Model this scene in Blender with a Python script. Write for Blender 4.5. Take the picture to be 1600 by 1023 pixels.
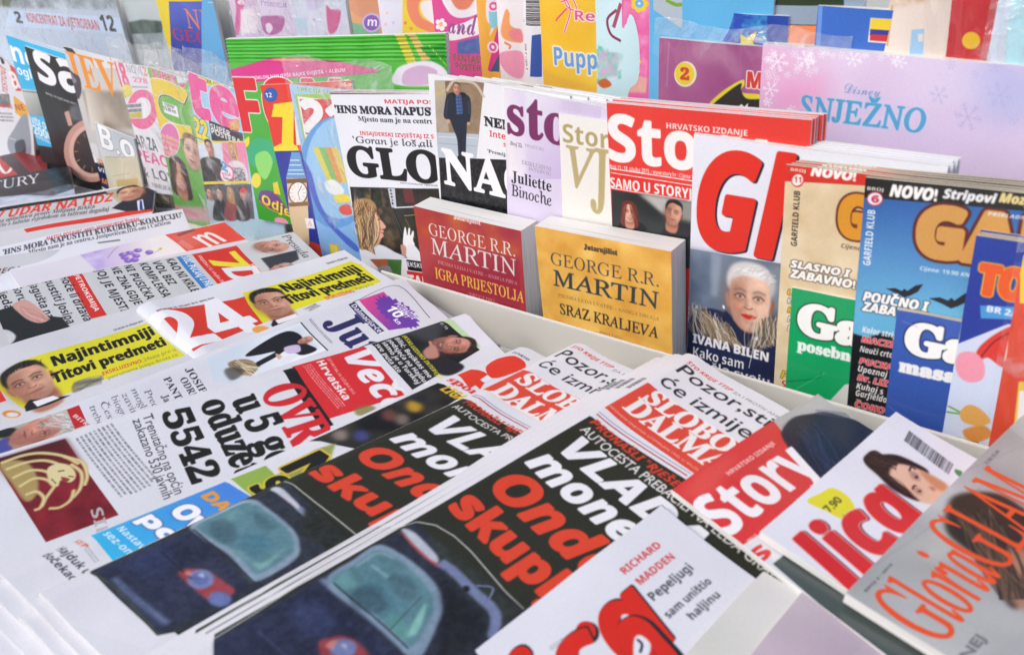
# A newsstand seen close up: magazines standing in a rack, newspapers fanned out on the slanted counter in front of it.
# Every printed page is drawn by this script (letters, blocks, painted pictures) in page millimetres on a canvas of its own.
import bpy, math, random
import numpy as np
from mathutils import Vector, Matrix

for _o in list(bpy.data.objects):
    bpy.data.objects.remove(_o)
S = bpy.context.scene
COL = S.collection

# ------------------------------------------------------------------ camera, sky, sun, exposure
cam = bpy.data.cameras.new('camera')
cam.sensor_width = 36.0
cam.lens = 31.5
cam.clip_start, cam.clip_end = 0.02, 200.0
cam.dof.use_dof = True
cam.dof.focus_distance = 1.22
cam.dof.aperture_fstop = 5.6
camo = bpy.data.objects.new('camera', cam)
camo.matrix_world = Matrix([[0.806946, -0.245984, 0.536964, 0.0], [0.577814, 0.517116, -0.631445, 0.052293], [-0.122348, 0.819807, 0.559417, 0.597717], [0.0, 0.0, 0.0, 1.0]])
COL.objects.link(camo)
S.camera = camo

SUN_EL, SUN_AZ = math.radians(50), math.radians(208)        # azimuth clockwise from +Y
w = bpy.data.worlds.new('World')
S.world = w
w.use_nodes = True
_n = w.node_tree.nodes
_sky = _n.new('ShaderNodeTexSky')
_sky.sky_type = 'NISHITA'
_sky.sun_disc = False
_sky.sun_elevation, _sky.sun_rotation = SUN_EL, SUN_AZ
_sky.air_density, _sky.dust_density = 1.0, 3.0
w.node_tree.links.new(_sky.outputs[0], _n['Background'].inputs[0])
_n['Background'].inputs[1].default_value = 0.15
sun = bpy.data.lights.new('sun', 'SUN')
sun.energy, sun.angle, sun.color = 1.55, math.radians(28), (1.0, 0.93, 0.82)
suno = bpy.data.objects.new('sun', sun)
_d = Vector((math.sin(SUN_AZ) * math.cos(SUN_EL), math.cos(SUN_AZ) * math.cos(SUN_EL), math.sin(SUN_EL)))
suno.rotation_euler = _d.to_track_quat('Z', 'Y').to_euler()
suno.location = _d * 5
COL.objects.link(suno)
S.view_settings.view_transform = 'Standard'
S.view_settings.look = 'None'
S.view_settings.exposure = 0.08
S.view_settings.gamma = 1.0
S.cycles.max_bounces = 8
S.cycles.transparent_max_bounces = 16

# ------------------------------------------------------------------ letters: outlines of the built-in font and its mathematical alphabets
ALPH = {'B': (0x1D400, 0x1D41A, 0x1D7CE), 'I': (0x1D468, 0x1D482, 0x1D7CE), 'S': (0x1D434, 0x1D44E, None), 'sb': (0x1D5D4, 0x1D5EE, 0x1D7EC),
        'si': (0x1D63C, 0x1D656, 0x1D7EC), 'sc': (0x1D4D0, 0x1D4EA, 0x1D7CE), 'm': (0x1D670, 0x1D68A, 0x1D7F6), 'r': None}
MARKS = {'č': ('c', 'v'), 'ć': ('c', '/'), 'š': ('s', 'v'), 'ž': ('z', 'v'), 'Č': ('C', 'v'), 'Ć': ('C', '/'), 'Š': ('S', 'v'), 'Ž': ('Z', 'v'),
         'đ': ('d', '-'), 'Đ': ('D', '='), 'ş': ('s', ',')}
_cd = bpy.data.curves.new('letter', 'FONT')
_cd.resolution_u = 5
_cd.fill_mode = 'NONE'
_co = bpy.data.objects.new('letter', _cd)
COL.objects.link(_co)
_G = {}


def _outl(s):
    _cd.body = s
    bpy.context.view_layer.update()
    me = _co.evaluated_get(bpy.context.evaluated_depsgraph_get()).to_mesh()
    co = np.empty(len(me.vertices) * 3, dtype=np.float32)
    me.vertices.foreach_get('co', co)
    co = co.reshape(-1, 3)[:, :2]
    ed = np.empty(len(me.edges) * 2, dtype=np.int32)
    me.edges.foreach_get('vertices', ed)
    ed = ed.reshape(-1, 2)
    nb = {}
    for a, b in ed.tolist():
        nb.setdefault(a, []).append(b)
        nb.setdefault(b, []).append(a)
    seen, cs = set(), []
    for a in sorted(nb):
        if a in seen:
            continue
        loop, cur = [a], a
        seen.add(a)
        while True:
            nx = [q for q in nb[cur] if q not in seen]
            if not nx:
                break
            cur = nx[0]
            seen.add(cur)
            loop.append(cur)
        if len(loop) > 2:
            cs.append(co[loop].astype(np.float64))
    return cs


def glyph(f, c):
    k = (f, c)
    if k in _G:
        return _G[k]
    base, mark = MARKS[c] if (f != 'r' and c in MARKS) else (c, None)
    m, ch = ALPH[f], base
    if m:
        o = ord(base)
        if 65 <= o <= 90:
            ch = chr(m[0] + o - 65)
        elif 97 <= o <= 122:
            ch = chr(m[1] + o - 97)
        elif 48 <= o <= 57 and m[2]:
            ch = chr(m[2] + o - 48)
        if f == 'S' and base == 'h':
            ch = '\u210e'
    if c == ' ':
        _G[k] = ([], 0.26)
        return _G[k]
    cs = _outl(ch)
    two = _outl(ch + ch)
    adv = 0.5
    if cs and len(two) == 2 * len(cs):
        adv = two[len(cs)][0][0] - two[0][0][0]
    if f == 'S':                                                    # set the slanted serif letters upright
        cs = [np.stack([q[:, 0] - 0.21 * q[:, 1], q[:, 1]], 1) for q in cs]
    if mark and cs:
        al = np.concatenate(cs)
        x0, x1, y1 = al[:, 0].min(), al[:, 0].max(), al[:, 1].max()
        mx = (x0 + x1) / 2
        if mark == 'v':
            cs = cs + [np.array([(mx - .2, y1 + .22), (mx, y1 + .12), (mx + .2, y1 + .22), (mx + .07, y1 + .04), (mx - .07, y1 + .04)])]
        elif mark == '/':
            cs = cs + [np.array([(mx - .08, y1 + .05), (mx + .02, y1 + .05), (mx + .2, y1 + .24), (mx + .02, y1 + .24)])]
        elif mark == '-':
            cs = cs + [np.array([(mx - .02, y1 - .15), (x1 + .08, y1 - .15), (x1 + .08, y1 - .07), (mx - .02, y1 - .07)])]
        elif mark == '=':
            ym = y1 / 2
            cs = cs + [np.array([(x0 - .06, ym - .05), (mx, ym - .05), (mx, ym + .05), (x0 - .06, ym + .05)])]
        elif mark == ',':
            cs = cs + [np.array([(mx - .04, -.02), (mx + .08, -.02), (mx - .02, -.2), (mx - .1, -.2)])]
    _G[k] = (cs, adv)
    return _G[k]


def capheight(f, low):
    q = np.concatenate(glyph(f, 'x' if low else 'H')[0])
    return q[:, 1].max()


# ------------------------------------------------------------------ painting a page
def hx(c):
    return np.array([int(c[i:i + 2], 16) / 255 for i in (0, 2, 4)], dtype=np.float32)


def blur(a, r):
    if r < 0.4:
        return a
    k = int(max(1, round(r * 2.5)))
    ker = np.exp(-0.5 * (np.arange(-k, k + 1) / r) ** 2)
    ker /= ker.sum()
    for ax in (0, 1):
        p = np.pad(a, [(k, k) if i == ax else (0, 0) for i in range(a.ndim)], mode='edge')
        n = a.shape[ax]
        o = np.zeros_like(a)
        for i, kv in enumerate(ker):
            o += kv * (p[i:i + n] if ax == 0 else p[:, i:i + n])
        a = o
    return a


def dilate(m, r):
    if r < 0.3:
        return m
    k = int(math.ceil(r))
    p = np.pad(m, k)
    o = m.copy()
    for dy in range(-k, k + 1):
        for dx in range(-k, k + 1):
            d = math.hypot(dx, dy)
            if d <= r + 0.7:
                wgt = min(1.0, r + 0.7 - d)
                o = np.maximum(o, wgt * p[k + dy:k + dy + m.shape[0], k + dx:k + dx + m.shape[1]])
    return o


def vnoise(h, w_, cell, rng):
    gh, gw = int(h / cell) + 3, int(w_ / cell) + 3
    g = rng.random((gh, gw)).astype(np.float32)
    y, x = np.arange(h) / cell, np.arange(w_) / cell
    yi, xi = y.astype(int), x.astype(int)
    fy, fx = (y - yi)[:, None], (x - xi)[None, :]
    fy, fx = fy * fy * (3 - 2 * fy), fx * fx * (3 - 2 * fx)
    a, b = g[yi][:, xi], g[yi][:, xi + 1]
    c, d = g[yi + 1][:, xi], g[yi + 1][:, xi + 1]
    return (a * (1 - fx) + b * fx) * (1 - fy) + (c * (1 - fx) + d * fx) * fy


def smooth(pts, n=7):
    p = np.asarray(pts, float)
    out = []
    m = len(p)
    for i in range(m):
        a, b, c, d = p[i - 1], p[i], p[(i + 1) % m], p[(i + 2) % m]
        for t in np.arange(n) / n:
            out.append(0.5 * ((2 * b) + (c - a) * t + (2 * a - 5 * b + 4 * c - d) * t * t + (3 * b - a - 3 * c + d) * t ** 3))
    return np.array(out)


class Page:
    def __init__(self, W, H, s, col, seed):
        self.s, self.w, self.h = s, max(8, int(W * s)), max(8, int(H * s))
        self.a = np.empty((self.h, self.w, 3), dtype=np.float32)
        self.a[:] = hx(col)
        self.rng = np.random.default_rng(seed)

    def mask(self, cs, pad=0):
        al = np.concatenate(cs)
        x0, y0 = np.floor(al.min(0)).astype(int) - pad - 1
        x1, y1 = np.ceil(al.max(0)).astype(int) + pad + 2
        x0, y0, x1, y1 = max(x0, -60), max(y0, -60), min(x1, self.w + 60), min(y1, self.h + 60)
        W, H = x1 - x0, y1 - y0
        if W < 2 or H < 2:
            return None
        SS = 4
        A = np.concatenate([q - (x0, y0) for q in cs])
        B = np.concatenate([np.roll(q, -1, 0) - (x0, y0) for q in cs])
        up = A[:, 1] > B[:, 1]
        sg = np.where(up, -1.0, 1.0)
        lo, hi = np.where(up[:, None], B, A), np.where(up[:, None], A, B)
        k0 = np.clip(np.ceil(lo[:, 1] * SS - 0.5), 0, H * SS).astype(int)
        k1 = np.clip(np.ceil(hi[:, 1] * SS - 0.5), 0, H * SS).astype(int)
        cnt = np.maximum(k1 - k0, 0)
        if cnt.sum() == 0:
            return None
        e = np.repeat(np.arange(len(cnt)), cnt)
        k = np.arange(cnt.sum()) - np.repeat(np.cumsum(cnt) - cnt, cnt) + k0[e]
        yy = (k + 0.5) / SS
        dy = hi[e, 1] - lo[e, 1]
        x = np.clip(lo[e, 0] + (yy - lo[e, 1]) / np.where(dy == 0, 1, dy) * (hi[e, 0] - lo[e, 0]), 0, W - 1.001)
        ix = x.astype(int)
        fr = x - ix
        buf = np.zeros((H, W + 1))
        np.add.at(buf, (k // SS, ix), sg[e] * (1 - fr))
        np.add.at(buf, (k // SS, ix + 1), sg[e] * fr)
        m = np.clip(np.abs(np.cumsum(buf, 1)[:, :W]) / SS, 0, 1).astype(np.float32)
        return m, x0, y0

    def put(self, m, x0, y0, col, a=1.0):
        H, W = m.shape
        cx0, cy0, cx1, cy1 = max(x0, 0), max(y0, 0), min(x0 + W, self.w), min(y0 + H, self.h)
        if cx1 <= cx0 or cy1 <= cy0:
            return
        mm = (m[cy0 - y0:cy1 - y0, cx0 - x0:cx1 - x0] * a)[:, :, None]
        c = hx(col) if isinstance(col, str) else col[cy0 - y0:cy1 - y0, cx0 - x0:cx1 - x0]
        t = self.a[cy0:cy1, cx0:cx1]
        t[:] = t * (1 - mm) + c * mm

    def poly(self, pts, col, soft=0, a=1.0, sm=0):
        p = np.asarray(pts, float) * self.s
        if sm:
            p = smooth(p)
        r = self.mask([p], int(soft * self.s * 3))
        if r:
            self.put(blur(r[0], soft * self.s), r[1], r[2], col, a)

    def tex(self, pts, c0, c1, cell, soft=0, a=1.0, sm=0, th=0):
        """a mottled patch: fractal noise between two inks"""
        p = np.asarray(pts, float) * self.s
        if sm:
            p = smooth(p)
        r = self.mask([p], int(soft * self.s * 3))
        if not r:
            return
        m = blur(r[0], soft * self.s)
        h, w_ = m.shape
        n = sum(vnoise(h, w_, max(1.5, cell * self.s / 2 ** i), self.rng) / 2 ** i for i in range(3)) / 1.75
        n = np.clip((n - 0.5) * (1.6 + th) + 0.5, 0, 1)[:, :, None]
        self.put(m, r[1], r[2], hx(c0) * (1 - n) + hx(c1) * n, a)

    def grad(self, pts, c0, c1, x0, y0, x1, y1, sm=0, soft=0):
        p = np.asarray(pts, float) * self.s
        if sm:
            p = smooth(p)
        r = self.mask([p], int(soft * self.s * 3))
        if not r:
            return
        m = blur(r[0], soft * self.s)
        h, w_ = m.shape
        yy, xx = np.mgrid[0:h, 0:w_]
        xx, yy = (xx + r[1]) / self.s, (yy + r[2]) / self.s
        t = np.clip(((xx - x0) * (x1 - x0) + (yy - y0) * (y1 - y0)) / max(1e-6, (x1 - x0) ** 2 + (y1 - y0) ** 2), 0, 1)[:, :, None]
        self.put(m, r[1], r[2], (hx(c0) * (1 - t) + hx(c1) * t).astype(np.float32))

    def line(self, pts, wd, col, a=1.0, soft=0):
        p = np.asarray(pts, float)
        if len(p) < 2:
            return
        d = np.gradient(p, axis=0)
        d /= np.maximum(np.linalg.norm(d, axis=1), 1e-6)[:, None]
        nrm = np.stack([-d[:, 1], d[:, 0]], 1) * wd / 2
        self.poly(np.concatenate([p + nrm, (p - nrm)[::-1]]), col, soft, a)

    def text(self, s, f, M, col, dil=0, ol=None, sh=None, low=0, a=1.0, it=0, ero=0):
        ox, oy, xx, xy, yx, yy = M
        run, x = [], 0.0
        for c in s:
            cs, adv = glyph(f, c)
            run += [q + (x, 0) for q in cs]
            x += adv
        if not run or x <= 0:
            return
        al = np.concatenate(run)
        xa, xb = al[:, 0].min(), al[:, 0].max()
        ch = capheight(f, low)
        cs = []
        for q in run:
            u, v = (q[:, 0] - xa) / max(xb - xa, .05), q[:, 1] / ch
            u = u + it * v * math.hypot(yx, yy) / max(math.hypot(xx, xy), .01)
            cs.append(np.stack([ox + u * xx + v * yx, oy + u * xy + v * yy], 1) * self.s)
        r = self.mask(cs, int((dil + (ol[0] if ol else 0)) * self.s + 3))
        if not r:
            return
        m, x0, y0 = r
        m = dilate(m, dil * self.s)
        if ero:
            m = 1 - dilate(1 - m, ero * self.s)
        if sh:
            self.put(dilate(m, (ol[0] if ol else 0) * self.s), x0 + int(round(sh[0] * self.s)), y0 + int(round(sh[1] * self.s)), sh[2])
        if ol:
            self.put(dilate(m, ol[0] * self.s), x0, y0, ol[1])
        self.put(m, x0, y0, col, a)

    def micro(self, M, n, col, a=0.8, gap=0.45):
        """a block of print too small to read: n rows of word-long dashes"""
        ox, oy, xx, xy, yx, yy = M
        for i in range(n):
            v0, v1 = (i + 0.2) / n, (i + 0.2 + 1 - gap) / n
            u = 0.0
            while u < 0.97:
                du = 0.02 + 0.05 * self.rng.random()
                u1 = min(1, u + du)
                q = [(ox + p * xx + t * yx, oy + p * xy + t * yy) for p, t in ((u, v0), (u1, v0), (u1, v1), (u, v1))]
                self.poly(q, col, 0, a * (0.6 + 0.4 * self.rng.random()))
                u = u1 + 0.01

    def bars(self, M, n, col='222222'):
        ox, oy, xx, xy, yx, yy = M
        u = 0.0
        while u < 1:
            du = (0.35 + 1.3 * self.rng.random()) / n / 1.6
            q = [(ox + p * xx + t * yx, oy + p * xy + t * yy) for p, t in ((u, 0), (u + du, 0), (u + du, 1), (u, 1))]
            self.poly(q, col)
            u += du + (0.4 + self.rng.random()) / n / 1.6

    def strands(self, p0, p1, spread, n, cols, wd=0.5, bend=0.3, a=0.5):
        p0, p1 = np.array(p0, float), np.array(p1, float)
        d = p1 - p0
        q = np.array([-d[1], d[0]])
        q /= max(np.linalg.norm(q), 1e-6)
        for i in range(n):
            o0, o1, b = (self.rng.random(3) - 0.5) * 2
            t = np.linspace(0, 1, 7)[:, None]
            t0 = self.rng.random() * 0.3
            pts = p0 + d * (t0 + t * (1 - t0)) + q * (o0 * spread * (1 - t) + o1 * spread * t) + q * np.sin(t * math.pi) * b * bend * .4 * np.linalg.norm(d)
            self.line(pts, wd * (0.5 + self.rng.random()), cols[int(self.rng.integers(len(cols)))], a * (0.5 + 0.5 * self.rng.random()))

    def face(self, cx, cy, hh, rot, skin='d9a58c', hair='2a1d18', yaw=0.0, style='short', lips='a8685a', neck=1, eye='3a2a22', light=-1, beard=0, open_=0, wf=.88):
        """a printed portrait: head height hh, rot degrees counter-clockwise on the page, yaw -1..1 turns the features"""
        ca, sa = math.cos(math.radians(rot)), math.sin(math.radians(rot))
        sk = hx(skin)

        def T(p):
            p = np.asarray(p, float) * hh * np.array([wf, 1.0])
            return np.stack([cx + p[:, 0] * ca - p[:, 1] * sa, cy - (p[:, 0] * sa + p[:, 1] * ca)], 1)

        def mix(c, k):
            c = np.clip(c * k, 0, 1)
            return '%02x%02x%02x' % tuple(int(v * 255) for v in c)

        def P(pts, c, soft=.02, a=1.0, sm=1):
            self.poly(T(pts), c, soft * hh, a, sm)

        dk, md, lt = mix(sk * np.array([.9, .72, .66]), .72), mix(sk * np.array([.97, .87, .84]), .9), mix(sk, 1.13)
        y = yaw * .1
        hd = hx(hair)
        hl, hl2 = mix(np.clip(hd * 1.5 + .06, 0, 1), 1), mix(hd, .6)
        if style == 'long':
            P([(-.46, .1), (-.4, .42), (-.1, .58), (.2, .56), (.44, .34), (.5, -.1), (.52, -.6), (.3, -.75), (-.3, -.75), (-.54, -.55)], hair, .02)
        if neck:
            P([(-.22, -.2), (.22, -.2), (.24, -.75), (-.24, -.75)], md, .02)
            P([(-.22, -.38), (.22, -.38), (.2, -.56), (-.2, -.54)], dk, .05, .7)
        if style != 'long':
            P([(-.38 - y * .4, .06), (-.42 - y * .4, .0), (-.39 - y * .4, -.14), (-.33, -.16)], md, .012)
            P([(.38 - y * .4, .06), (.42 - y * .4, .0), (.39 - y * .4, -.14), (.33, -.16)], dk, .012)
        P([(-.35, .1), (-.31, .36), (0, .47), (.31, .36), (.35, .1), (.32, -.2), (.2, -.42), (0, -.5), (-.2, -.42), (-.32, -.2)], skin, .012)
        P([(light * -.12, .3), (light * -.36, .2), (light * -.35, -.2), (light * -.18, -.46), (light * -.14, -.2), (light * -.2, .1)], dk, .06, .55)
        P([(light * -.02, .4), (light * -.4, .3), (light * -.4, -.3), (light * -.1, -.5), (light * -.06, -.1)], dk, .1, .32)
        P([(-.24, -.3), (-.1, -.42), (.1, -.42), (.24, -.3), (.14, -.52), (-.14, -.52)], dk, .04, .45)
        if style in ('short', 'bald'):
            P([(-.3, -.12), (-.2, -.22), (.2, -.22), (.3, -.12), (.22, -.42), (0, -.49), (-.22, -.42)], mix(sk * np.array([.86, .82, .84]), .8), .04, .4)
            for yy in (.22, .28):
                self.line(T([(-.16 + y, yy), (y, yy + .015), (.16 + y, yy)]), .012 * hh, dk, .35, .006 * hh)
        for sx in (-1, 1):
            self.line(T([(y + sx * .09, -.12), (y + sx * .15, -.2), (y + sx * .16, -.28)]), .022 * hh, dk, .4, .012 * hh)
            self.line(T([(y + sx * .08, -.0), (y + sx * .16, -.035), (y + sx * .23, -.0)]), .018 * hh, dk, .4, .01 * hh)
        P([(light * .05, .34), (light * .24, .3), (light * .2, .18), (light * .02, .2)], lt, .05, .7)
        P([(light * .1, -.02), (light * .26, .0), (light * .24, -.18), (light * .12, -.16)], lt, .05, .6)
        P([(-.27, -.08), (-.15, -.06), (-.14, -.2), (-.25, -.22)], mix(sk * np.array([1.02, .8, .76]), 1), .05, .5)
        for sx in (-1, 1):
            ex = sx * .155 + y
            P([(ex - .11, .09), (ex, .13), (ex + .11, .09), (ex + .1, -.0), (ex, -.04), (ex - .1, .0)], dk, .03, .45)
            P([(ex - .075, .035), (ex, .06), (ex + .075, .035), (ex, .008)], 'ddd2ca', .01, .85)
            P([(ex - .03, .038), (ex, .062), (ex + .03, .038), (ex, .008)], eye, .008)
            self.line(T([(ex - .1, .03), (ex - .03, .075), (ex + .04, .075), (ex + .1, .03)]), .022 * hh, '2a1c18', .7, .006 * hh)
            self.line(T([(ex - sx * .1, .115), (ex, .155), (ex + sx * .12, .12)]), .03 * hh, mix(np.minimum(hd, .4), .9), .65, .01 * hh)
        P([(y * 1.3 - .02, .08), (y * 1.3 + .03, .08), (y * 1.6 + .07, -.12), (y * 1.6 - .06, -.13)], lt, .02, .5)
        P([(y * 1.5 - light * .03, .05), (y * 1.7 - light * .085, -.12), (y * 1.5 - light * .02, -.13)], dk, .02, .6)
        self.line(T([(y * 1.6 - .075, -.115), (y * 1.6 - .03, -.145), (y * 1.6 + .03, -.145), (y * 1.6 + .075, -.115)]), .022 * hh, dk, .9)
        mw = .13
        P([(y - mw, -.25), (y - .04, -.222), (y, -.232), (y + .04, -.222), (y + mw, -.25), (y + .05, -.3 - open_), (y - .05, -.3 - open_)], lips, .008)
        if open_:
            P([(y - mw * .8, -.252), (y, -.245), (y + mw * .8, -.252), (y, -.285 - open_ * .5)], 'efe6de', .005)
        self.line(T([(y - mw, -.252), (y, -.262), (y + mw, -.252)]), .014 * hh, '5a2a28', .8)
        P([(y - .1, -.33), (y + .1, -.33), (y, -.37)], dk, .025, .5)
        if beard:
            P([(-.33, -.05), (-.3, -.25), (-.18, -.43), (0, -.5), (.18, -.43), (.3, -.25), (.33, -.05), (.22, -.2), (.14, -.2), (0, -.18), (-.14, -.2), (-.22, -.2)], mix(hd, 1), .03, beard)
        self.tex(T([(-.33, .1), (-.28, .34), (0, .44), (.28, .34), (.33, .1), (.28, -.25), (0, -.48), (-.28, -.25)]), dk, lt, .09 * hh, .03 * hh, .16, 1)
        if style == 'bald':
            P([(-.37, .2), (-.37, -.0), (-.33, -.02), (-.31, .22)], hair, .02, .8)
            P([(.37, .2), (.37, -.0), (.33, -.02), (.31, .22)], hair, .02, .8)
        elif style == 'short':
            P([(-.37, .04), (-.405, .24), (-.31, .45), (-.05, .54), (.2, .52), (.36, .37), (.385, .1), (.35, .22), (.27, .34), (.12, .37), (-.06, .41), (-.22, .35), (-.31, .24), (-.345, .12)], hair, .014)
            for i in range(46):
                u = -.37 + .74 * self.rng.random()
                v = .31 + .1 * (1 - (u / .37) ** 2)
                k = .5 + .5 * self.rng.random()
                self.line(T([(u, v - .03), (u + .04 * k, v + .08), (u * .95 + .1 * k, v + .13 - abs(u) * .16)]), .016 * hh, (hl, hl2, hl, hair)[i % 4], .5, .004 * hh)
        elif style == 'crop':
            P([(-.36, .12), (-.4, .3), (-.3, .5), (-.05, .58), (.25, .53), (.4, .32), (.36, .1), (.31, .28), (.1, .36), (-.16, .36), (-.31, .27)], hair, .02)
            P([(-.2, .42), (.05, .5), (.25, .42), (.2, .36), (-.1, .38)], 'f4f4f6', .03, .7)
            P([(.22, .46), (.4, .3), (.36, .1), (.32, .28)], mix(hd, .82), .03, .7)
            for i in range(40):
                u = -.34 + .7 * self.rng.random()
                v = .36 + .14 * self.rng.random() - abs(u) * .3
                self.line(T([(u, v), (u + .05, v + .05), (u + .12, v + .06)]), .014 * hh, (mix(hd, .86), 'f2f2f4')[i % 2], .55, .006 * hh)
        elif style == 'long':
            P([(-.36, -.3), (-.44, .2), (-.3, .5), (0, .58), (.3, .5), (.44, .2), (.36, -.3), (.33, .1), (.2, .33), (-.02, .42), (-.25, .28), (-.33, .05)], hair, .012)
            for sx in (-1, 1):
                self.strands(T([(sx * .12, .5)])[0], T([(sx * .44, -.6)])[0], .09 * hh, 26, [hl, hl2, hair], .02 * hh, .12, .6)

    def finish(self, grain=0.012, dots=0.0):
        n = self.rng.standard_normal((self.h, self.w, 1)).astype(np.float32)
        big = vnoise(self.h, self.w, 40 * self.s, self.rng)[:, :, None] - 0.5
        self.a = np.clip(self.a + n * grain + big * 0.02, 0, 1)


def paint(d):
    p = Page(d['W'], d['H'], d.get('s', 1.7), d.get('col', 'e6e6e8'), d.get('seed', 1))
    for op in d['ops']:
        k = op[0]
        kw = op[-1] if isinstance(op[-1], dict) else {}
        ar = op[1:-1] if isinstance(op[-1], dict) else op[1:]
        if k == 'P':
            p.poly(pairs(ar[0]), ar[1], **kw)
        elif k == 'C':
            c, ax, bx = pairs(ar[0])
            t = np.linspace(0, 2 * math.pi, 28, endpoint=False)[:, None]
            p.poly(c + (ax - c) * np.cos(t) + (bx - c) * np.sin(t), ar[1], **kw)
        elif k == 'W':
            c, ax, bx = pairs(ar[0])
            r = max(np.linalg.norm(ax - c), .3)
            at = lambda q, u, v: q + (ax - c) * u + (bx - c) * v
            for i in range(6):
                u = i * math.pi / 3 + .2
                p.line([c, at(c, math.cos(u), math.sin(u))], max(.4, r * .09), ar[1], ar[2])
                for s_ in (.5, .75):
                    b = at(c, s_ * math.cos(u), s_ * math.sin(u))
                    for g in (-.9, .9):
                        p.line([b, at(b, .28 * math.cos(u + g), .28 * math.sin(u + g))], max(.35, r * .07), ar[1], ar[2])
        elif k == 'X':
            p.tex(pairs(ar[0]), *ar[1:], **kw)
        elif k == 'D':
            p.grad(pairs(ar[0]), *ar[1:], **kw)
        elif k == 'L':
            pts = pairs(ar[0])
            p.line(pts if len(pts) < 3 else opencurve(pts), *ar[1:], **kw)
        elif k == 'T':
            p.text(*ar, **kw)
        elif k == 'M':
            p.micro(*ar, **kw)
        elif k == 'K':
            p.bars(*ar, **kw)
        elif k == 'S':
            p.strands(ar[0][:2], ar[0][2:], *ar[1:], **kw)
        elif k == 'F':
            p.face(*ar, **kw)
    p.finish(d.get('grain', 0.012))
    img = bpy.data.images.new('print', p.w, p.h, alpha=False)
    px = np.ones((p.h, p.w, 4), dtype=np.float32)
    px[:, :, :3] = p.a[::-1]
    img.pixels.foreach_set(px.ravel())
    img.update()
    img.pack()
    return img


def pairs(v):
    return np.asarray(v, float).reshape(-1, 2) / 2          # stored in half millimetres


def opencurve(p, n=6):
    q = np.concatenate([[2 * p[0] - p[1]], p, [2 * p[-1] - p[-2]]])
    out = []
    for i in range(1, len(q) - 2):
        a, b, c, d = q[i - 1], q[i], q[i + 1], q[i + 2]
        for t in np.arange(n) / n:
            out.append(0.5 * ((2 * b) + (c - a) * t + (2 * a - 5 * b + 4 * c - d) * t * t + (3 * b - a - 3 * c + d) * t ** 3))
    out.append(p[-1])
    return np.array(out)


# ------------------------------------------------------------------ materials
def newmat(name):
    m = bpy.data.materials.new(name)
    m.use_nodes = True
    t = m.node_tree
    return m, t.nodes, t.links, t.nodes['Principled BSDF']


def print_mat(img, gloss):
    m, n, l, b = newmat('printed_page')
    t = n.new('ShaderNodeTexImage')
    t.image = img
    t.extension = 'EXTEND'
    l.new(t.outputs[0], b.inputs['Base Color'])
    b.inputs['Roughness'].default_value = {0: 0.75, 1: 0.32, 2: 0.22}[gloss]
    b.inputs['Specular IOR Level'].default_value = {0: 0.25, 1: 0.45, 2: 0.5}[gloss]
    tc = n.new('ShaderNodeTexCoord')
    no = n.new('ShaderNodeTexNoise')
    no.inputs['Scale'].default_value = 26 if gloss else 11
    no.inputs['Detail'].default_value = 3
    l.new(tc.outputs['Object'], no.inputs['Vector'])
    bp = n.new('ShaderNodeBump')
    bp.inputs['Strength'].default_value = 0.12 if gloss else 0.3
    bp.inputs['Distance'].default_value = 0.004 if gloss else 0.008
    l.new(no.outputs[0], bp.inputs['Height'])
    l.new(bp.outputs[0], b.inputs['Normal'])
    return m


def pages_mat(c0=(.82, .81, .78), c1=(.62, .62, .61), scale=900):
    m, n, l, b = newmat('page_edges')
    tc = n.new('ShaderNodeTexCoord')
    mp = n.new('ShaderNodeMapping')
    mp.inputs['Scale'].default_value = (6, 6, scale)
    no = n.new('ShaderNodeTexNoise')
    no.inputs['Scale'].default_value = 1.0
    no.inputs['Detail'].default_value = 2
    cr = n.new('ShaderNodeMixRGB')
    cr.inputs[1].default_value = (*c1, 1)
    cr.inputs[2].default_value = (*c0, 1)
    rp = n.new('ShaderNodeMapRange')
    rp.inputs[1].default_value, rp.inputs[2].default_value = 0.35, 0.6
    l.new(tc.outputs['Object'], mp.inputs[0])
    l.new(mp.outputs[0], no.inputs['Vector'])
    l.new(no.outputs[0], rp.inputs[0])
    l.new(rp.outputs[0], cr.inputs[0])
    l.new(cr.outputs[0], b.inputs['Base Color'])
    b.inputs['Roughness'].default_value = 0.7
    return m


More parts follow.
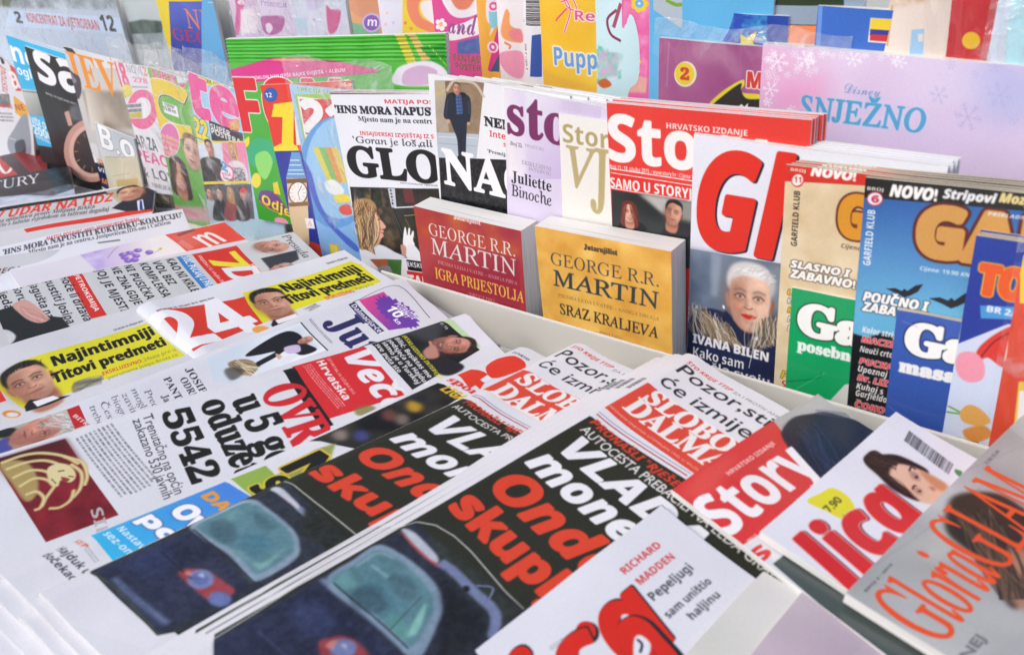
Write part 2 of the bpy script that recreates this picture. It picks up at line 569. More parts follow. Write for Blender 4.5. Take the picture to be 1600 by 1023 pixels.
def film_mat(name='clear_film', dens=0.1, scale=22, strength=0.9, tint=(1, 1, 1), mirror=0.6):
    m, n, l, b = newmat(name)
    n.remove(b)
    out = n['Material Output']
    tr = n.new('ShaderNodeBsdfTransparent')
    tr.inputs[0].default_value = (*tint, 1)
    gl = n.new('ShaderNodeBsdfGlossy')
    gl.inputs['Roughness'].default_value = 0.09
    df = n.new('ShaderNodeBsdfDiffuse')
    df.inputs[0].default_value = (.85, .87, .9, 1)
    fr = n.new('ShaderNodeLayerWeight')
    tc = n.new('ShaderNodeTexCoord')
    no = n.new('ShaderNodeTexNoise')
    no.inputs['Scale'].default_value = scale
    no.inputs['Detail'].default_value = 3
    no.inputs['Distortion'].default_value = 1.6
    l.new(tc.outputs['Object'], no.inputs['Vector'])
    bp = n.new('ShaderNodeBump')
    bp.inputs['Strength'].default_value = strength
    bp.inputs['Distance'].default_value = 0.02
    l.new(no.outputs[0], bp.inputs['Height'])
    for q in (gl, df, fr):
        l.new(bp.outputs[0], q.inputs['Normal'])
    m1, m2 = n.new('ShaderNodeMixShader'), n.new('ShaderNodeMixShader')
    rd = n.new('ShaderNodeMapRange')                                # milky creases where the film is folded
    rd.inputs[1].default_value, rd.inputs[2].default_value = 0.56, 0.72
    rd.inputs[3].default_value, rd.inputs[4].default_value = dens, min(1, dens + 0.35)
    l.new(no.outputs[0], rd.inputs[0])
    l.new(rd.outputs[0], m1.inputs[0])
    l.new(tr.outputs[0], m1.inputs[1])
    l.new(df.outputs[0], m1.inputs[2])
    pw = n.new('ShaderNodeMath')
    pw.operation = 'POWER'
    pw.inputs[1].default_value = 4.0
    l.new(fr.outputs['Facing'], pw.inputs[0])
    ma = n.new('ShaderNodeMath')
    ma.operation = 'MULTIPLY_ADD'
    ma.inputs[1].default_value, ma.inputs[2].default_value = mirror, 0.045
    ma.use_clamp = True
    l.new(pw.outputs[0], ma.inputs[0])
    l.new(ma.outputs[0], m2.inputs[0])
    l.new(m1.outputs[0], m2.inputs[1])
    l.new(gl.outputs[0], m2.inputs[2])
    l.new(m2.outputs[0], out.inputs[0])
    return m


def plain_mat(name, c, rough=0.5, var=0.06, scale=14, bump=0.05):
    m, n, l, b = newmat(name)
    tc = n.new('ShaderNodeTexCoord')
    no = n.new('ShaderNodeTexNoise')
    no.inputs['Scale'].default_value = scale
    no.inputs['Detail'].default_value = 5
    mx = n.new('ShaderNodeMixRGB')
    mx.inputs[1].default_value = (*[v * (1 - var * 2) for v in c], 1)
    mx.inputs[2].default_value = (*c, 1)
    l.new(tc.outputs['Object'], no.inputs['Vector'])
    l.new(no.outputs[0], mx.inputs[0])
    l.new(mx.outputs[0], b.inputs['Base Color'])
    b.inputs['Roughness'].default_value = rough
    bp = n.new('ShaderNodeBump')
    bp.inputs['Strength'].default_value = bump
    l.new(no.outputs[0], bp.inputs['Height'])
    l.new(bp.outputs[0], b.inputs['Normal'])
    return m


EDGE = pages_mat()
NEWS = pages_mat((.74, .74, .76), (.54, .54, .56), 1400)
TAN = pages_mat((.62, .55, .42), (.42, .36, .28), 900)
FILM = film_mat('clear_film', 0.04, 20, 0.5)
BAG = film_mat('thick_film', 0.07, 22, 0.6)
TOPF = film_mat('film_seal', 0.16, 16, 0.8, mirror=0.9)
FOIL = film_mat('shrink_film', 0.015, 9, 0.2)
PAGES = {'w': EDGE, 'n': NEWS, 't': TAN}


# ------------------------------------------------------------------ shapes
def link(name, verts, faces, mats, parent=None, uvs=None, fm=None, smooth_=True):
    me = bpy.data.meshes.new(name)
    me.from_pydata(verts, [], faces)
    for m in mats:
        me.materials.append(m)
    if fm:
        me.polygons.foreach_set('material_index', fm)
    if uvs is not None:
        lay = me.uv_layers.new(name='UVMap')
        li = np.empty(len(me.loops), dtype=np.int32)
        me.loops.foreach_get('vertex_index', li)
        lay.data.foreach_set('uv', np.asarray(uvs, dtype=np.float32)[li].ravel())
    if smooth_:
        me.polygons.foreach_set('use_smooth', [True] * len(me.polygons))
    me.update()
    o = bpy.data.objects.new(name, me)
    COL.objects.link(o)
    if parent:
        o.parent = parent
    return o


def warp_fn(d):
    """how far the sheet stands off its flat plane, in metres, at u, v in 0..1"""
    W, H = d['W'] / 1000, d['H'] / 1000
    r = random.Random(d.get('seed', 1))
    ph = [r.uniform(0, 6.28) for _ in range(6)]
    am, bow, fold = d.get('wav', .0012), d.get('bow', .003), d.get('fold', 0)
    curl = d.get('curl', (0, 0, 0, 0))

    def f(u, v):
        z = am * (math.sin(5.1 * u + ph[0]) * math.cos(3.7 * v + ph[1]) + .6 * math.sin(9 * v + 4 * u + ph[2]) + .4 * math.sin(13 * u - 6 * v + ph[3]))
        z += bow * math.sin(math.pi * u)
        if fold:                                    # a rounded fold along the left edge
            q = min(1.0, u * W / .011)
            z -= fold * (1 - math.sqrt(max(0, 1 - (1 - q) ** 2)))
            z += fold * .5 * math.exp(-((u * W - .022) / .014) ** 2)
        if d.get('ridge') and v * H < .034:             # the crimped seal of a foil pack
            z += .0014 * math.sin(v * H / .0052 * 6.283) * (1 + .3 * math.sin(40 * u))
        for c, (a, b) in zip(curl, ((0, 0), (1, 0), (1, 1), (0, 1))):
            if c:
                e = max(0, 1 - math.hypot((u - a) * W, (v - b) * H) / .13)
                z += c * e * e
        return z
    return f


def sheet(name, d, off, thick, mats, parent, uv=True, nx=18, ny=24, grow=0.0):
    """a closed slab whose upper face follows the page's warp; upper face = material 0, sides and back = material 1"""
    W, H = d['W'] / 1000, d['H'] / 1000
    f = warp_fn(d)
    ny = d.get('ny', ny)
    us = [i / nx for i in range(nx + 1)]
    if d.get('fold'):
        us = sorted(set([k * .0018 / W for k in range(13)] + [u for u in us if u > .0245 / W]))
    vs = [j / ny for j in range(ny + 1)]
    V, UV = [], []
    n = len(us)
    for s_ in (0, 1):
        for v in vs:
            for u in us:
                z = f(u, v) + off
                if s_:
                    z = (z - thick) if thick < .0012 else off - thick + .3 * (z - off)
                V.append((-grow + u * (W + 2 * grow) + d.get('shr', 0) * v * H, grow - v * (H + 2 * grow), z))
                UV.append((u, 1 - v))
    m = len(us) * len(vs)
    F, M = [], []
    for j in range(ny):
        for i in range(n - 1):
            a = j * n + i
            F.append((a, a + n, a + n + 1, a + 1))
            M.append(0)
            F.append((m + a, m + a + 1, m + a + n + 1, m + a + n))
            M.append(1)
    rim = [(i, i + 1) for i in range(n - 1)] + [((j + 1) * n - 1, (j + 2) * n - 1) for j in range(ny)] + \
          [(ny * n + i + 1, ny * n + i) for i in range(n - 1)] + [((j + 1) * n, j * n) for j in range(ny)]
    for a, b in rim:
        F.append((a, b, m + b, m + a))
        M.append(1)
    o = link(name, V, F, mats, parent, UV, M)
    o.data.set_sharp_from_angle(angle=math.radians(50))
    return o


def film(name, d, parent, mat, rise=.02, drop=.002, off=.002, wide=.006):
    """a clear bag over the front of a magazine, puckered, its sealed top standing above the page"""
    W, H = d['W'] / 1000, d['H'] / 1000
    f = warp_fn(d)
    r = random.Random(d.get('seed', 1) + 77)
    ph = [r.uniform(0, 6.28) for _ in range(8)]
    nx, ny = 44, 60
    V, F = [], []
    for j in range(ny + 1):
        for i in range(nx + 1):
            u, t = i / nx, j / ny
            y = rise - t * (H + rise + drop)
            v = min(1, max(0, -y / H))
            top = max(0, y) / max(rise, .001)
            z = f(u, v) + off + .0011 * (math.sin(31 * u + 9 * t + ph[0]) * math.sin(23 * t + ph[1]) + .8 * math.sin(60 * u - 25 * t + ph[2]))
            z += top * (.0014 * math.sin(19 * u + ph[3]) + .0011 * math.sin(47 * u + 30 * t + ph[4]) - .002)
            yy = y + top * .004 * math.sin(11 * u + ph[5])
            V.append((-wide + u * (W + 2 * wide), yy, z))
    for j in range(ny):
        for i in range(nx):
            a = j * (nx + 1) + i
            F.append((a, a + nx + 1, a + nx + 2, a + 1))
    return link(name, V, F, [mat, TOPF], parent, fm=[0 if V[f_[1]][1] < .001 else 1 for f_ in F])


def thing(d):
    o = bpy.data.objects.new(d['name'], None)
    o.empty_display_size = .02
    COL.objects.link(o)
    ex, up, O = Vector(d['ex']), Vector(d['up']), Vector(d['O'])
    nz = ex.cross(up).normalized()
    up = nz.cross(ex).normalized()
    R = Matrix((ex, up, nz)).transposed().to_4x4()
    W, H = d['W'] / 1000, d['H'] / 1000
    o.matrix_world = Matrix.Translation(O) @ R
    o['label'], o['category'] = d['label'], d['cat']
    if d.get('group'):
        o['group'] = d['group']
    return o


def copy_tree(o, dz, dx, dy, rz, label, group):
    c = o.copy()
    COL.objects.link(c)
    c.matrix_world = o.matrix_world @ Matrix.Translation((dx, dy, dz)) @ Matrix.Rotation(rz, 4, 'Z')
    c['label'], c['group'] = label, group
    for ch in o.children:
        if ch.name.startswith(('plastic_wrapper', 'price_tag')):
            continue
        k = ch.copy()
        COL.objects.link(k)
        k.parent = c
    return c


def build(d):
    img = paint(d)
    o = thing(d)
    t = d['t'] / 1000
    pm = PAGES[d.get('pg', 'w')]
    gl = d.get('gloss', 1)
    pr = print_mat(img, gl)
    names = ('front_page', 'inner_pages') if gl == 0 else ('front_cover', 'inner_pages')
    sheet(names[0], d, 0.0, .0005, [pr, pm], o)
    sheet(names[1], d, -.0006, t, [pm, pm], o)
    if d.get('film'):
        film('plastic_wrapper', d, o, {1: FILM, 2: BAG, 3: FOIL}[d['film']], d.get('rise', .02))
    c = d.get('copies')
    if c:
        rr = random.Random(d.get('seed', 1) + 5)
        for i in range(c[0]):
            k = i + 1
            copy_tree(o, -(t + .0009) * k, c[1] * k + rr.uniform(-.002, .002), c[2] * k + rr.uniform(-.0006, .0006), rr.uniform(-.004, .004), c[3], c[4])
    _co.hide_render = True
    return o



# ------------------------------------------------------------------ the stand: counter, lip, rack board and the step of the back row
LEAN = 0.087266
STAND_M = Matrix.Rotation(-LEAN, 4, 'X')
CREAM = plain_mat('cream_enamel', (.76, .755, .71), .38, .1, 9, .06)
BOARD = plain_mat('grey_board', (.68, .7, .72), .6)


def boxmesh(name, lo, hi, mat, parent, bev=.0015):
    x0, y0, z0 = lo
    x1, y1, z1 = hi
    V = [(x0, y0, z0), (x1, y0, z0), (x1, y1, z0), (x0, y1, z0), (x0, y0, z1), (x1, y0, z1), (x1, y1, z1), (x0, y1, z1)]
    F = [(0, 3, 2, 1), (4, 5, 6, 7), (0, 1, 5, 4), (1, 2, 6, 5), (2, 3, 7, 6), (3, 0, 4, 7)]
    o = link(name, V, F, [mat], parent, smooth_=False)
    b = o.modifiers.new('bevel', 'BEVEL')
    b.width, b.segments = bev, 2
    return o


stand = bpy.data.objects.new('newspaper_stand', None)
stand.empty_display_size = .1
COL.objects.link(stand)
stand.matrix_world = STAND_M
stand['label'], stand['category'] = 'cream metal newspaper stand whose counter, lip and rack hold every magazine and newspaper', 'display stand'
boxmesh('counter_board', (-5.0, -.45, -.06), (.75, .8115, -.036), CREAM, stand)
boxmesh('front_lip', (-.88, .812, -.06), (.75, .8165, .027), CREAM, stand, .002)
boxmesh('low_lip', (-5.0, .812, -.06), (-.8805, .8165, -.034), CREAM, stand, .001)
boxmesh('rack_floor', (-5.0, .817, -.055), (.75, 1.09, -.04), CREAM, stand)
boxmesh('step_riser', (-5.0, .945, -.0395), (.75, .95, .10), CREAM, stand)
boxmesh('back_step', (-5.0, .9505, .085), (.75, 1.09, .10), CREAM, stand)
boxmesh('back_board', (-5.0, 1.0905, -.06), (.75, 1.105, .62), BOARD, stand)

# ------------------------------------------------------------------ the printed things, pages in millimetres
THINGS = []
THINGS.append(dict(name='magazine', label='pale blue car magazine in clear film with a red capital line,back row', cat='magazine', W=640, H=300, col='b9cdea', seed=3, t=6, group='books and packs standing in the back row', film=1, gloss=1, O=[-2.37881,1.05121,0.25481], ex=[1,0,0], up=[0,0.08716,0.99619],
  ops=[
    ('D',[0,0,1280,0,1280,600,0,600],'bcc9dc','d2e2f8',0,0,0,300),
    ('X',[-111,4,1340,38,1321,76,-227,143],'7f8a94','c9d6e4',24,{'soft': 2}),
    ('X',[280,46,490,58,410,111,231,113],'5a6a3a','3a4a2a',14,{'soft': 2}),
    ('P',[400,125,1305,108,1274,170,317,202],'c9dcf6'),
    ('T','KONCENTRAT ZA VJETROBRAN','sb',(272.9,84.6,283.3,0,0,-20),'c8464c',{'ero': 0.1}),
    ('T','2','sb',(217.4,89.1,29.8,0,0,-23.9),'26272e',{'dil': 1}),
    ('T','12','sb',(567.1,83.4,48.1,0,0,-30.6),'26272e',{'dil': 0.8}),
]))
THINGS.append(dict(name='book', label='pale photo book with a dark hillside beside the yellow bordered one', cat='book', W=190, H=300, col='a9b6bc', seed=4, t=6, group='books and packs standing in the back row', gloss=2, O=[-1.73294,1.06451,0.29209], ex=[1,0,0], up=[0,0.08716,0.99619],
  ops=[
    ('D',[0,0,380,0,380,600,0,600],'c9d2d6','9aa6aa',0,0,0,300),
    ('X',[-57,218,113,189,253,186,205,294,-84,317],'3d4a48','6a7870',20,{'soft': 1.5}),
    ('X',[-79,261,234,230,205,294,-109,319],'8a949a','a8b2b6',14,{'soft': 1}),
]))
THINGS.append(dict(name='book', label='blue book with a yellow border and a faint orange title', cat='book', W=172, H=300, col='e9cf2a', seed=5, t=6, group='books and packs standing in the back row', gloss=2, O=[-1.59376,1.04963,0.29413], ex=[1,0,0], up=[0,0.08716,0.99619],
  ops=[
    ('D',[90,104,292,94,123,524,-94,550],'5a68c8','3f4aa0',73.8,48.2,35.2,139),
    ('T','NE','S',(84.2,97,81,0,0,-34.1),'e0895a',{'dil': 0.6}),
    ('T','GEO','S',(28,121.9,109.3,0,0,-20.1),'c8384a',{'dil': 0.4}),
    ('P',[328,-10,876,-27,747,449,123,524],'6fb2e2'),
    ('M',(160.1,46.9,23.4,-1.1,-1.6,4.2),1,'e8f0f8'),
]))
THINGS.append(dict(name='magazine', label='pink princess pack in a clear bag,next to the blue book', cat='magazine', W=85.6, H=300, col='dfc0dd', seed=6, t=6, group='books and packs standing in the back row', film=2, gloss=2, O=[-1.37921,1.053,0.32118], ex=[1,0,0], up=[0,0.08716,0.99619],
  ops=[
    ('D',[0,0,171.2,0,171.2,600,0,600],'dfc0dd','cfd4ee',0,0,0,300),
    ('P',[55,82,117,101,86,166,32,246,-5,249,42,168],'d6589a',{'soft': 1.5,'sm': 1}),
    ('T','e','sc',(30.4,73.7,20.8,0,0,-13.6),'f0e4f0',{'dil': 1}),
    ('X',[68,167,159,151,131,240,39,251],'ecdcea','f8f4f8',10,{'soft': 2}),
]))
THINGS.append(dict(name='magazine', label='pale lilac packed magazine with a pink chalice picture', cat='magazine', W=94.0, H=300, col='e6d2ea', seed=7, t=6, group='books and packs standing in the back row', film=2, gloss=2, O=[-1.29626,1.04923,0.32403], ex=[1,0,0], up=[0,0.08716,0.99619],
  ops=[
    ('D',[0,0,188,0,188,600,0,600],'e6d2ea','c9cfe8',0,0,0,300),
    ('T','Princeza','I',(10.4,75.1,66.3,0,0,-10.7),'a890c0',{'ero': 0.2}),
    ('P',[4,192,87,179,134,184,105,228,50,245,6,240],'b45a9c',{'soft': 1,'sm': 1}),
    ('P',[27,212,55,205,66,220,43,240,25,233],'ead8ea',{'soft': 0.8,'sm': 1}),
    ('L',[63,178,68,162],2,'d0b8d8'),
]))
THINGS.append(dict(name='magazine', label='pale blue packed magazine with pink ribbon pictures', cat='magazine', W=128.32, H=300, col='cfe0ee', seed=8, t=6, group='books and packs standing in the back row', film=2, gloss=2, O=[-1.20518,1.04548,0.32707], ex=[1,0,0], up=[0,0.08716,0.99619],
  ops=[
    ('D',[0,0,256.64,0,256.64,600,0,600],'cfe0ee','e6d0e8',0,0,0,300),
    ('P',[167,140,187,149,230,152,202,208,162,221],'cf5a92',{'soft': 1,'sm': 1}),
    ('X',[1,190,75,176,58,238,-14,243],'aadce0','d8c8ec',8,{'soft': 1.5}),
    ('C',[103,184,110,184,102,188],'e0a0b0',{'soft': 0.6}),
    ('P',[94,104,172,91,145,142,81,155],'c8b8e0',{'soft': 2,'sm': 1,'a': 0.6}),
]))
THINGS.append(dict(name='book', label='orange and green book with a round purple badge', cat='book', W=80, H=300, col='d89a7a', seed=9, t=6, group='books and packs standing in the back row', gloss=2, O=[-1.06742,1.04161,0.31718], ex=[1,0,0], up=[0,0.08716,0.99619],
  ops=[
    ('P',[-16,153,123,159,108,233,-37,244],'7ab892'),
    ('P',[-9,123,57,144,128,130,123,159,39,164,-17,158],'e0a878',{'soft': 1,'sm': 1}),
    ('C',[92,156,132,154,86,185],'cdb6dc',{'soft': 0.4}),
    ('C',[92,156,123,154,88,179],'8a6ab8',{'soft': 0.4}),
    ('T','m','si',(36.4,82.9,20.9,0,0,-9.8),'f2ecf6',{'low': 1}),
]))
THINGS.append(dict(name='book', label='white and yellow children book with a pink swirl', cat='book', W=112, H=300, col='e2e2f2', seed=10, t=6, group='books and packs standing in the back row', gloss=2, O=[-0.99964,1.03687,0.32034], ex=[1,0,0], up=[0,0.08716,0.99619],
  ops=[
    ('P',[126,-4,242,-7,208,218,81,228],'f0d448'),
    ('P',[132,67,173,47,233,54,228,89,180,83,164,101,171,133,218,153,215,176,149,157,123,117],'f09070',{'soft': 0.6,'sm': 1}),
    ('P',[172,92,204,82,231,89,222,148,178,128],'f4eef0',{'soft': 0.8,'sm': 1}),
    ('C',[37,127,43,126,36,131],'f0d880',{'soft': 0.4}),
    ('C',[59,153,65,153,58,158],'c8d0f0',{'soft': 0.4}),
    ('C',[24,160,30,160,23,165],'f0c0c8',{'soft': 0.4}),
    ('C',[79,115,85,115,78,119],'d8e8f0',{'soft': 0.4}),
    ('C',[108,150,114,150,107,155],'e89050',{'soft': 0.4}),
    ('C',[128,165,134,165,127,170],'e8a050',{'soft': 0.4}),
]))
THINGS.append(dict(name='magazine', label='pink girls magazine with curly lettering on white', cat='magazine', W=85, H=300, col='e0569c', seed=11, t=6, group='books and packs standing in the back row', gloss=2, O=[-0.88738,1.03223,0.32477], ex=[1,0,0], up=[0,0.08716,0.99619],
  ops=[
    ('P',[47,58,58,110,102,130,174,108,197,52],'f0eef4',{'soft': 0.6,'sm': 1}),
    ('P',[77,57,89,100,117,107,142,93,163,54],'e88a70',{'soft': 0.8,'sm': 1}),
    ('P',[47,187,63,159,112,142,161,126,168,165,119,182,58,195],'f4f2f6',{'soft': 0.4,'sm': 1}),
    ('T','and','sc',(26.7,87,51.4,0,0,-13.8),'9a5a9a',{'dil': 0.5,'low': 1}),
    ('X',[82,198,178,173,173,223,77,230],'4a62a8','6a80bc',12,{'soft': 1.2}),
    ('C',[41,151,50,151,40,158],'fbf6f8',{'soft': 0.2}),
    ('C',[29,163,39,162,28,170],'fbf6f8',{'soft': 0.2}),
    ('C',[14,160,23,159,13,167],'fbf6f8',{'soft': 0.2}),
    ('C',[16,146,25,145,15,153],'fbf6f8',{'soft': 0.2}),
    ('C',[33,141,42,140,32,147],'fbf6f8',{'soft': 0.2}),
    ('C',[26,152,33,152,26,157],'f0c040'),
    ('T','FANTASY','sb',(30.8,126,54.3,0,0,-10.1),'6a7a4c',{'ero': 0.35}),
    ('T','POSTERI','sb',(31.7,137.1,52.1,0,0,-9),'6a7a4c',{'ero': 0.35}),
]))
THINGS.append(dict(name='book', label='orange book strip with pink ring pattern', cat='book', W=46, H=300, col='eeb04a', seed=12, t=6, group='books and packs standing in the back row', gloss=2, O=[-0.80379,1.02753,0.32838], ex=[1,0,0], up=[0,0.08716,0.99619],
  ops=[
    ('P',[47,64,81,55,74,130,41,175,50,149,35,128],'f0e0ea',{'soft': 0.6,'sm': 1}),
    ('P',[49,106,82,104,78,138,49,153],'8accdc',{'soft': 0.6,'sm': 1}),
    ('P',[23,270,79,130,70,221,31,274],'d8408c'),
    ('P',[31,274,70,221,65,271],'4a5a7a'),
    ('C',[63,96,82,95,62,111],'f2dce8',{'soft': 0.3}),
    ('C',[63,96,76,95,62,107],'e0609c',{'soft': 0.3}),
    ('C',[63,96,69,96,63,101],'f6e8f0',{'soft': 0.3}),
    ('C',[49,205,69,204,48,221],'f2dce8',{'soft': 0.3}),
    ('C',[49,205,62,204,48,217],'e0609c',{'soft': 0.3}),
    ('C',[49,205,55,205,49,210],'f6e8f0',{'soft': 0.3}),
]))
THINGS.append(dict(name='book', label='white cover with orange and pink shapes on it', cat='book', W=62, H=300, col='f0eaee', seed=13, t=6, group='books and packs standing in the back row', gloss=2, O=[-0.76551,1.02271,0.33071], ex=[1,0,0], up=[0,0.08716,0.99619],
  ops=[
    ('P',[11,157,34,105,47,112,47,142,73,157,81,186,38,185,17,178],'f0a468',{'soft': 0.6,'sm': 1}),
    ('P',[40,159,78,152,81,182,49,180],'ee8c94',{'soft': 0.8,'sm': 1}),
    ('P',[-5,227,36,211,79,216,74,278,40,281,9,261],'ee9cb8',{'soft': 0.6,'sm': 1}),
    ('L',[21,190,42,197,36,206],3,'ee8a5a'),
]))
THINGS.append(dict(name='magazine', label='white magazine back with a barcode and a price line', cat='magazine', W=52, H=300, col='e9e8ee', seed=14, t=6, group='books and packs standing in the back row', gloss=2, O=[-0.71861,1.01792,0.33328], ex=[1,0,0], up=[0,0.08716,0.99619],
  ops=[
    ('K',(7.5,31.3,-3.1,39.9,24.2,-1.1),30,'2a2a2a'),
    ('T','3 km / 3 eur','r',(3.2,129.8,0,-35.5,-5.4,-0),'54545c',{'dil': 0.2}),
    ('P',[30,166,59,161,52,273,13,276],'3c5aa8'),
    ('T','sa','r',(-9.9,67.6,11.4,0,0,-5.6),'8a8a90',{'low': 1}),
]))
THINGS.append(dict(name='book', label='yellow picture book with blue and pink wavy letters', cat='book', W=120, H=300, col='f0bf34', seed=15, t=6, group='books and packs standing in the back row', gloss=2, O=[-0.68843,1.01174,0.31999], ex=[1,0,0], up=[0,0.08716,0.99619],
  ops=[
    ('X',[5,0,186,-7,179,262,-15,282],'efb92a','f4cc4c',60,{'soft': 1}),
    ('P',[-11,221,41,234,106,244,179,262,-16,300],'e0a84a',{'soft': 3,'sm': 1,'a': 0.5}),
    ('L',[71,48,105,38,118,65,90,58,81,36,99,66,77,123],3.2,'f6e8ee'),
    ('L',[71,48,105,38,118,65,90,58,81,36,99,66,77,123],1.6,'e2508c'),
    ('L',[89,62,59,88,53,96],2,'e2508c'),
    ('T','Rea','sb',(56.2,44.5,42.5,0,0,-11.9),'e4588e',{'ol': (1.6,'f6e8ee'),'ero': 0.3}),
    ('T','Puppy','sb',(21,103.4,81.1,0,0,-23.3),'6fa0d8',{'ol': (2.2,'f6f2ea'),'dil': 0.5}),
]))
THINGS.append(dict(name='book', label='turquoise sticker album with glitter and a dark red letter', cat='book', W=100, H=300, col='bfe2ee', seed=16, t=6, group='books and packs standing in the back row', gloss=2, O=[-0.60195,1.00839,0.33906], ex=[1,0,0], up=[0,0.08716,0.99619],
  ops=[
    ('D',[0,0,200,0,200,600,0,600],'d4ecf4','aee0e6',0,0,0,300),
    ('X',[-8,180,80,197,74,257,-7,281],'6ac8b8','d8e8f0',7,{'soft': 0.8,'th': 1}),
    ('X',[5,191,75,201,61,254,8,263],'d8a0c8','8ad8c8',8,{'soft': 2,'a': 0.8}),
    ('L',[63,94,35,118,44,152,75,166],3.4,'8a3a5c'),
    ('L',[53,136,76,78],5,'a8486a'),
    ('P',[3,276,27,262,46,276,22,287],'c86a3a',{'soft': 0.6,'sm': 1}),
]))
THINGS.append(dict(name='book', label='pink flower patterned book with teal and yellow blossoms', cat='book', W=58, H=300, col='e06aa8', seed=17, t=6, group='books and packs standing in the back row', gloss=2, O=[-0.56251,1.00554,0.34093], ex=[1,0,0], up=[0,0.08716,0.99619],
  ops=[
    ('X',[11,0,87,-2,67,284,-11,292],'e25aa0','ee90bc',12),
    ('C',[65,77,74,77,65,85],'f0cc40',{'soft': 0.3}),
    ('C',[59,88,68,87,59,95],'f0cc40',{'soft': 0.3}),
    ('C',[46,91,55,91,46,99],'f0cc40',{'soft': 0.3}),
    ('C',[35,84,44,84,35,92],'f0cc40',{'soft': 0.3}),
    ('C',[35,72,44,72,35,80],'f0cc40',{'soft': 0.3}),
    ('C',[46,65,55,64,46,72],'f0cc40',{'soft': 0.3}),
    ('C',[59,67,68,66,59,74],'f0cc40',{'soft': 0.3}),
    ('C',[49,78,61,77,49,88],'6ab0e0',{'soft': 0.3}),
    ('C',[49,78,53,78,49,81],'f4f0e0',{'soft': 0.3}),
    ('C',[35,161,45,160,34,170],'78d8d0',{'soft': 0.3}),
    ('C',[27,174,38,173,27,183],'78d8d0',{'soft': 0.3}),
    ('C',[12,178,22,178,11,187],'78d8d0',{'soft': 0.3}),
    ('C',[-1,170,9,170,-1,180],'78d8d0',{'soft': 0.3}),
    ('C',[-1,156,10,156,-1,166],'78d8d0',{'soft': 0.3}),
    ('C',[12,147,23,146,12,156],'78d8d0',{'soft': 0.3}),
    ('C',[28,149,38,149,28,158],'78d8d0',{'soft': 0.3}),
    ('C',[16,162,30,161,16,174],'8a6ab0',{'soft': 0.3}),
    ('C',[16,162,21,162,16,166],'f4f0e0',{'soft': 0.3}),
    ('C',[17,217,19,217,17,219],'f0c84a',{'soft': 0.3}),
    ('C',[15,219,18,219,15,221],'f0c84a',{'soft': 0.3}),
    ('C',[12,220,14,220,12,222],'f0c84a',{'soft': 0.3}),
    ('C',[10,219,12,219,10,221],'f0c84a',{'soft': 0.3}),
    ('C',[10,216,12,216,10,218],'f0c84a',{'soft': 0.3}),
    ('C',[12,214,15,214,12,216],'f0c84a',{'soft': 0.3}),
    ('C',[16,215,18,214,16,216],'f0c84a',{'soft': 0.3}),
    ('C',[13,217,16,217,13,220],'f0c84a',{'soft': 0.3}),
    ('C',[13,217,14,217,13,218],'f4f0e0',{'soft': 0.3}),
    ('C',[53,214,54,214,53,215],'f0b84a',{'soft': 0.3}),
    ('C',[51,216,53,216,51,218],'f0b84a',{'soft': 0.3}),
    ('C',[49,217,50,217,49,218],'f0b84a',{'soft': 0.3}),
    ('C',[46,215,48,215,46,217],'f0b84a',{'soft': 0.3}),
    ('C',[46,213,48,213,46,215],'f0b84a',{'soft': 0.3}),
    ('C',[49,211,50,211,49,213],'f0b84a',{'soft': 0.3}),
    ('C',[51,212,53,212,51,213],'f0b84a',{'soft': 0.3}),
    ('C',[49,214,52,214,49,216],'f0c84a',{'soft': 0.3}),
    ('C',[49,214,50,214,49,215],'f4f0e0',{'soft': 0.3}),
    ('C',[48,238,50,238,48,239],'f0c84a',{'soft': 0.3}),
    ('C',[47,240,49,240,47,242],'f0c84a',{'soft': 0.3}),
    ('C',[44,241,46,241,44,243],'f0c84a',{'soft': 0.3}),
    ('C',[42,240,44,239,42,241],'f0c84a',{'soft': 0.3}),
    ('C',[42,237,44,237,42,239],'f0c84a',{'soft': 0.3}),
    ('C',[44,235,46,235,44,237],'f0c84a',{'soft': 0.3}),
    ('C',[47,235,49,235,47,237],'f0c84a',{'soft': 0.3}),
    ('C',[45,238,48,238,45,240],'f0c84a',{'soft': 0.3}),
    ('C',[45,238,46,238,45,239],'f4f0e0',{'soft': 0.3}),
    ('C',[26,264,33,263,26,270],'e0a0c8',{'soft': 0.3}),
    ('C',[21,273,28,273,21,280],'e0a0c8',{'soft': 0.3}),
    ('C',[10,277,17,276,10,283],'e0a0c8',{'soft': 0.3}),
    ('C',[1,271,8,270,1,278],'e0a0c8',{'soft': 0.3}),
    ('C',[1,261,8,260,1,268],'e0a0c8',{'soft': 0.3}),
    ('C',[10,254,18,253,10,261],'e0a0c8',{'soft': 0.3}),
    ('C',[21,255,29,255,21,262],'e0a0c8',{'soft': 0.3}),
    ('C',[13,265,23,264,13,274],'e8d8a0',{'soft': 0.3}),
    ('C',[13,265,16,265,13,268],'f4f0e0',{'soft': 0.3}),
    ('P',[-10,243,72,251,67,288,-13,296],'e4dc9a',{'soft': 1,'a': 0.55}),
]))
THINGS.append(dict(name='book', label='light blue book with a grey slanted top and green beads', cat='book', W=150, H=300, col='62b4e4', seed=18, t=6, group='books and packs standing in the back row', gloss=2, O=[-0.5238,1.00017,0.32547], ex=[1,0,0], up=[0,0.08716,0.99619],
  ops=[
    ('P',[11,57,87,96,84,-3,10,0],'b4c0cc'),
    ('L',[44,34,69,43,85,42],4,'7aa83a'),
]))
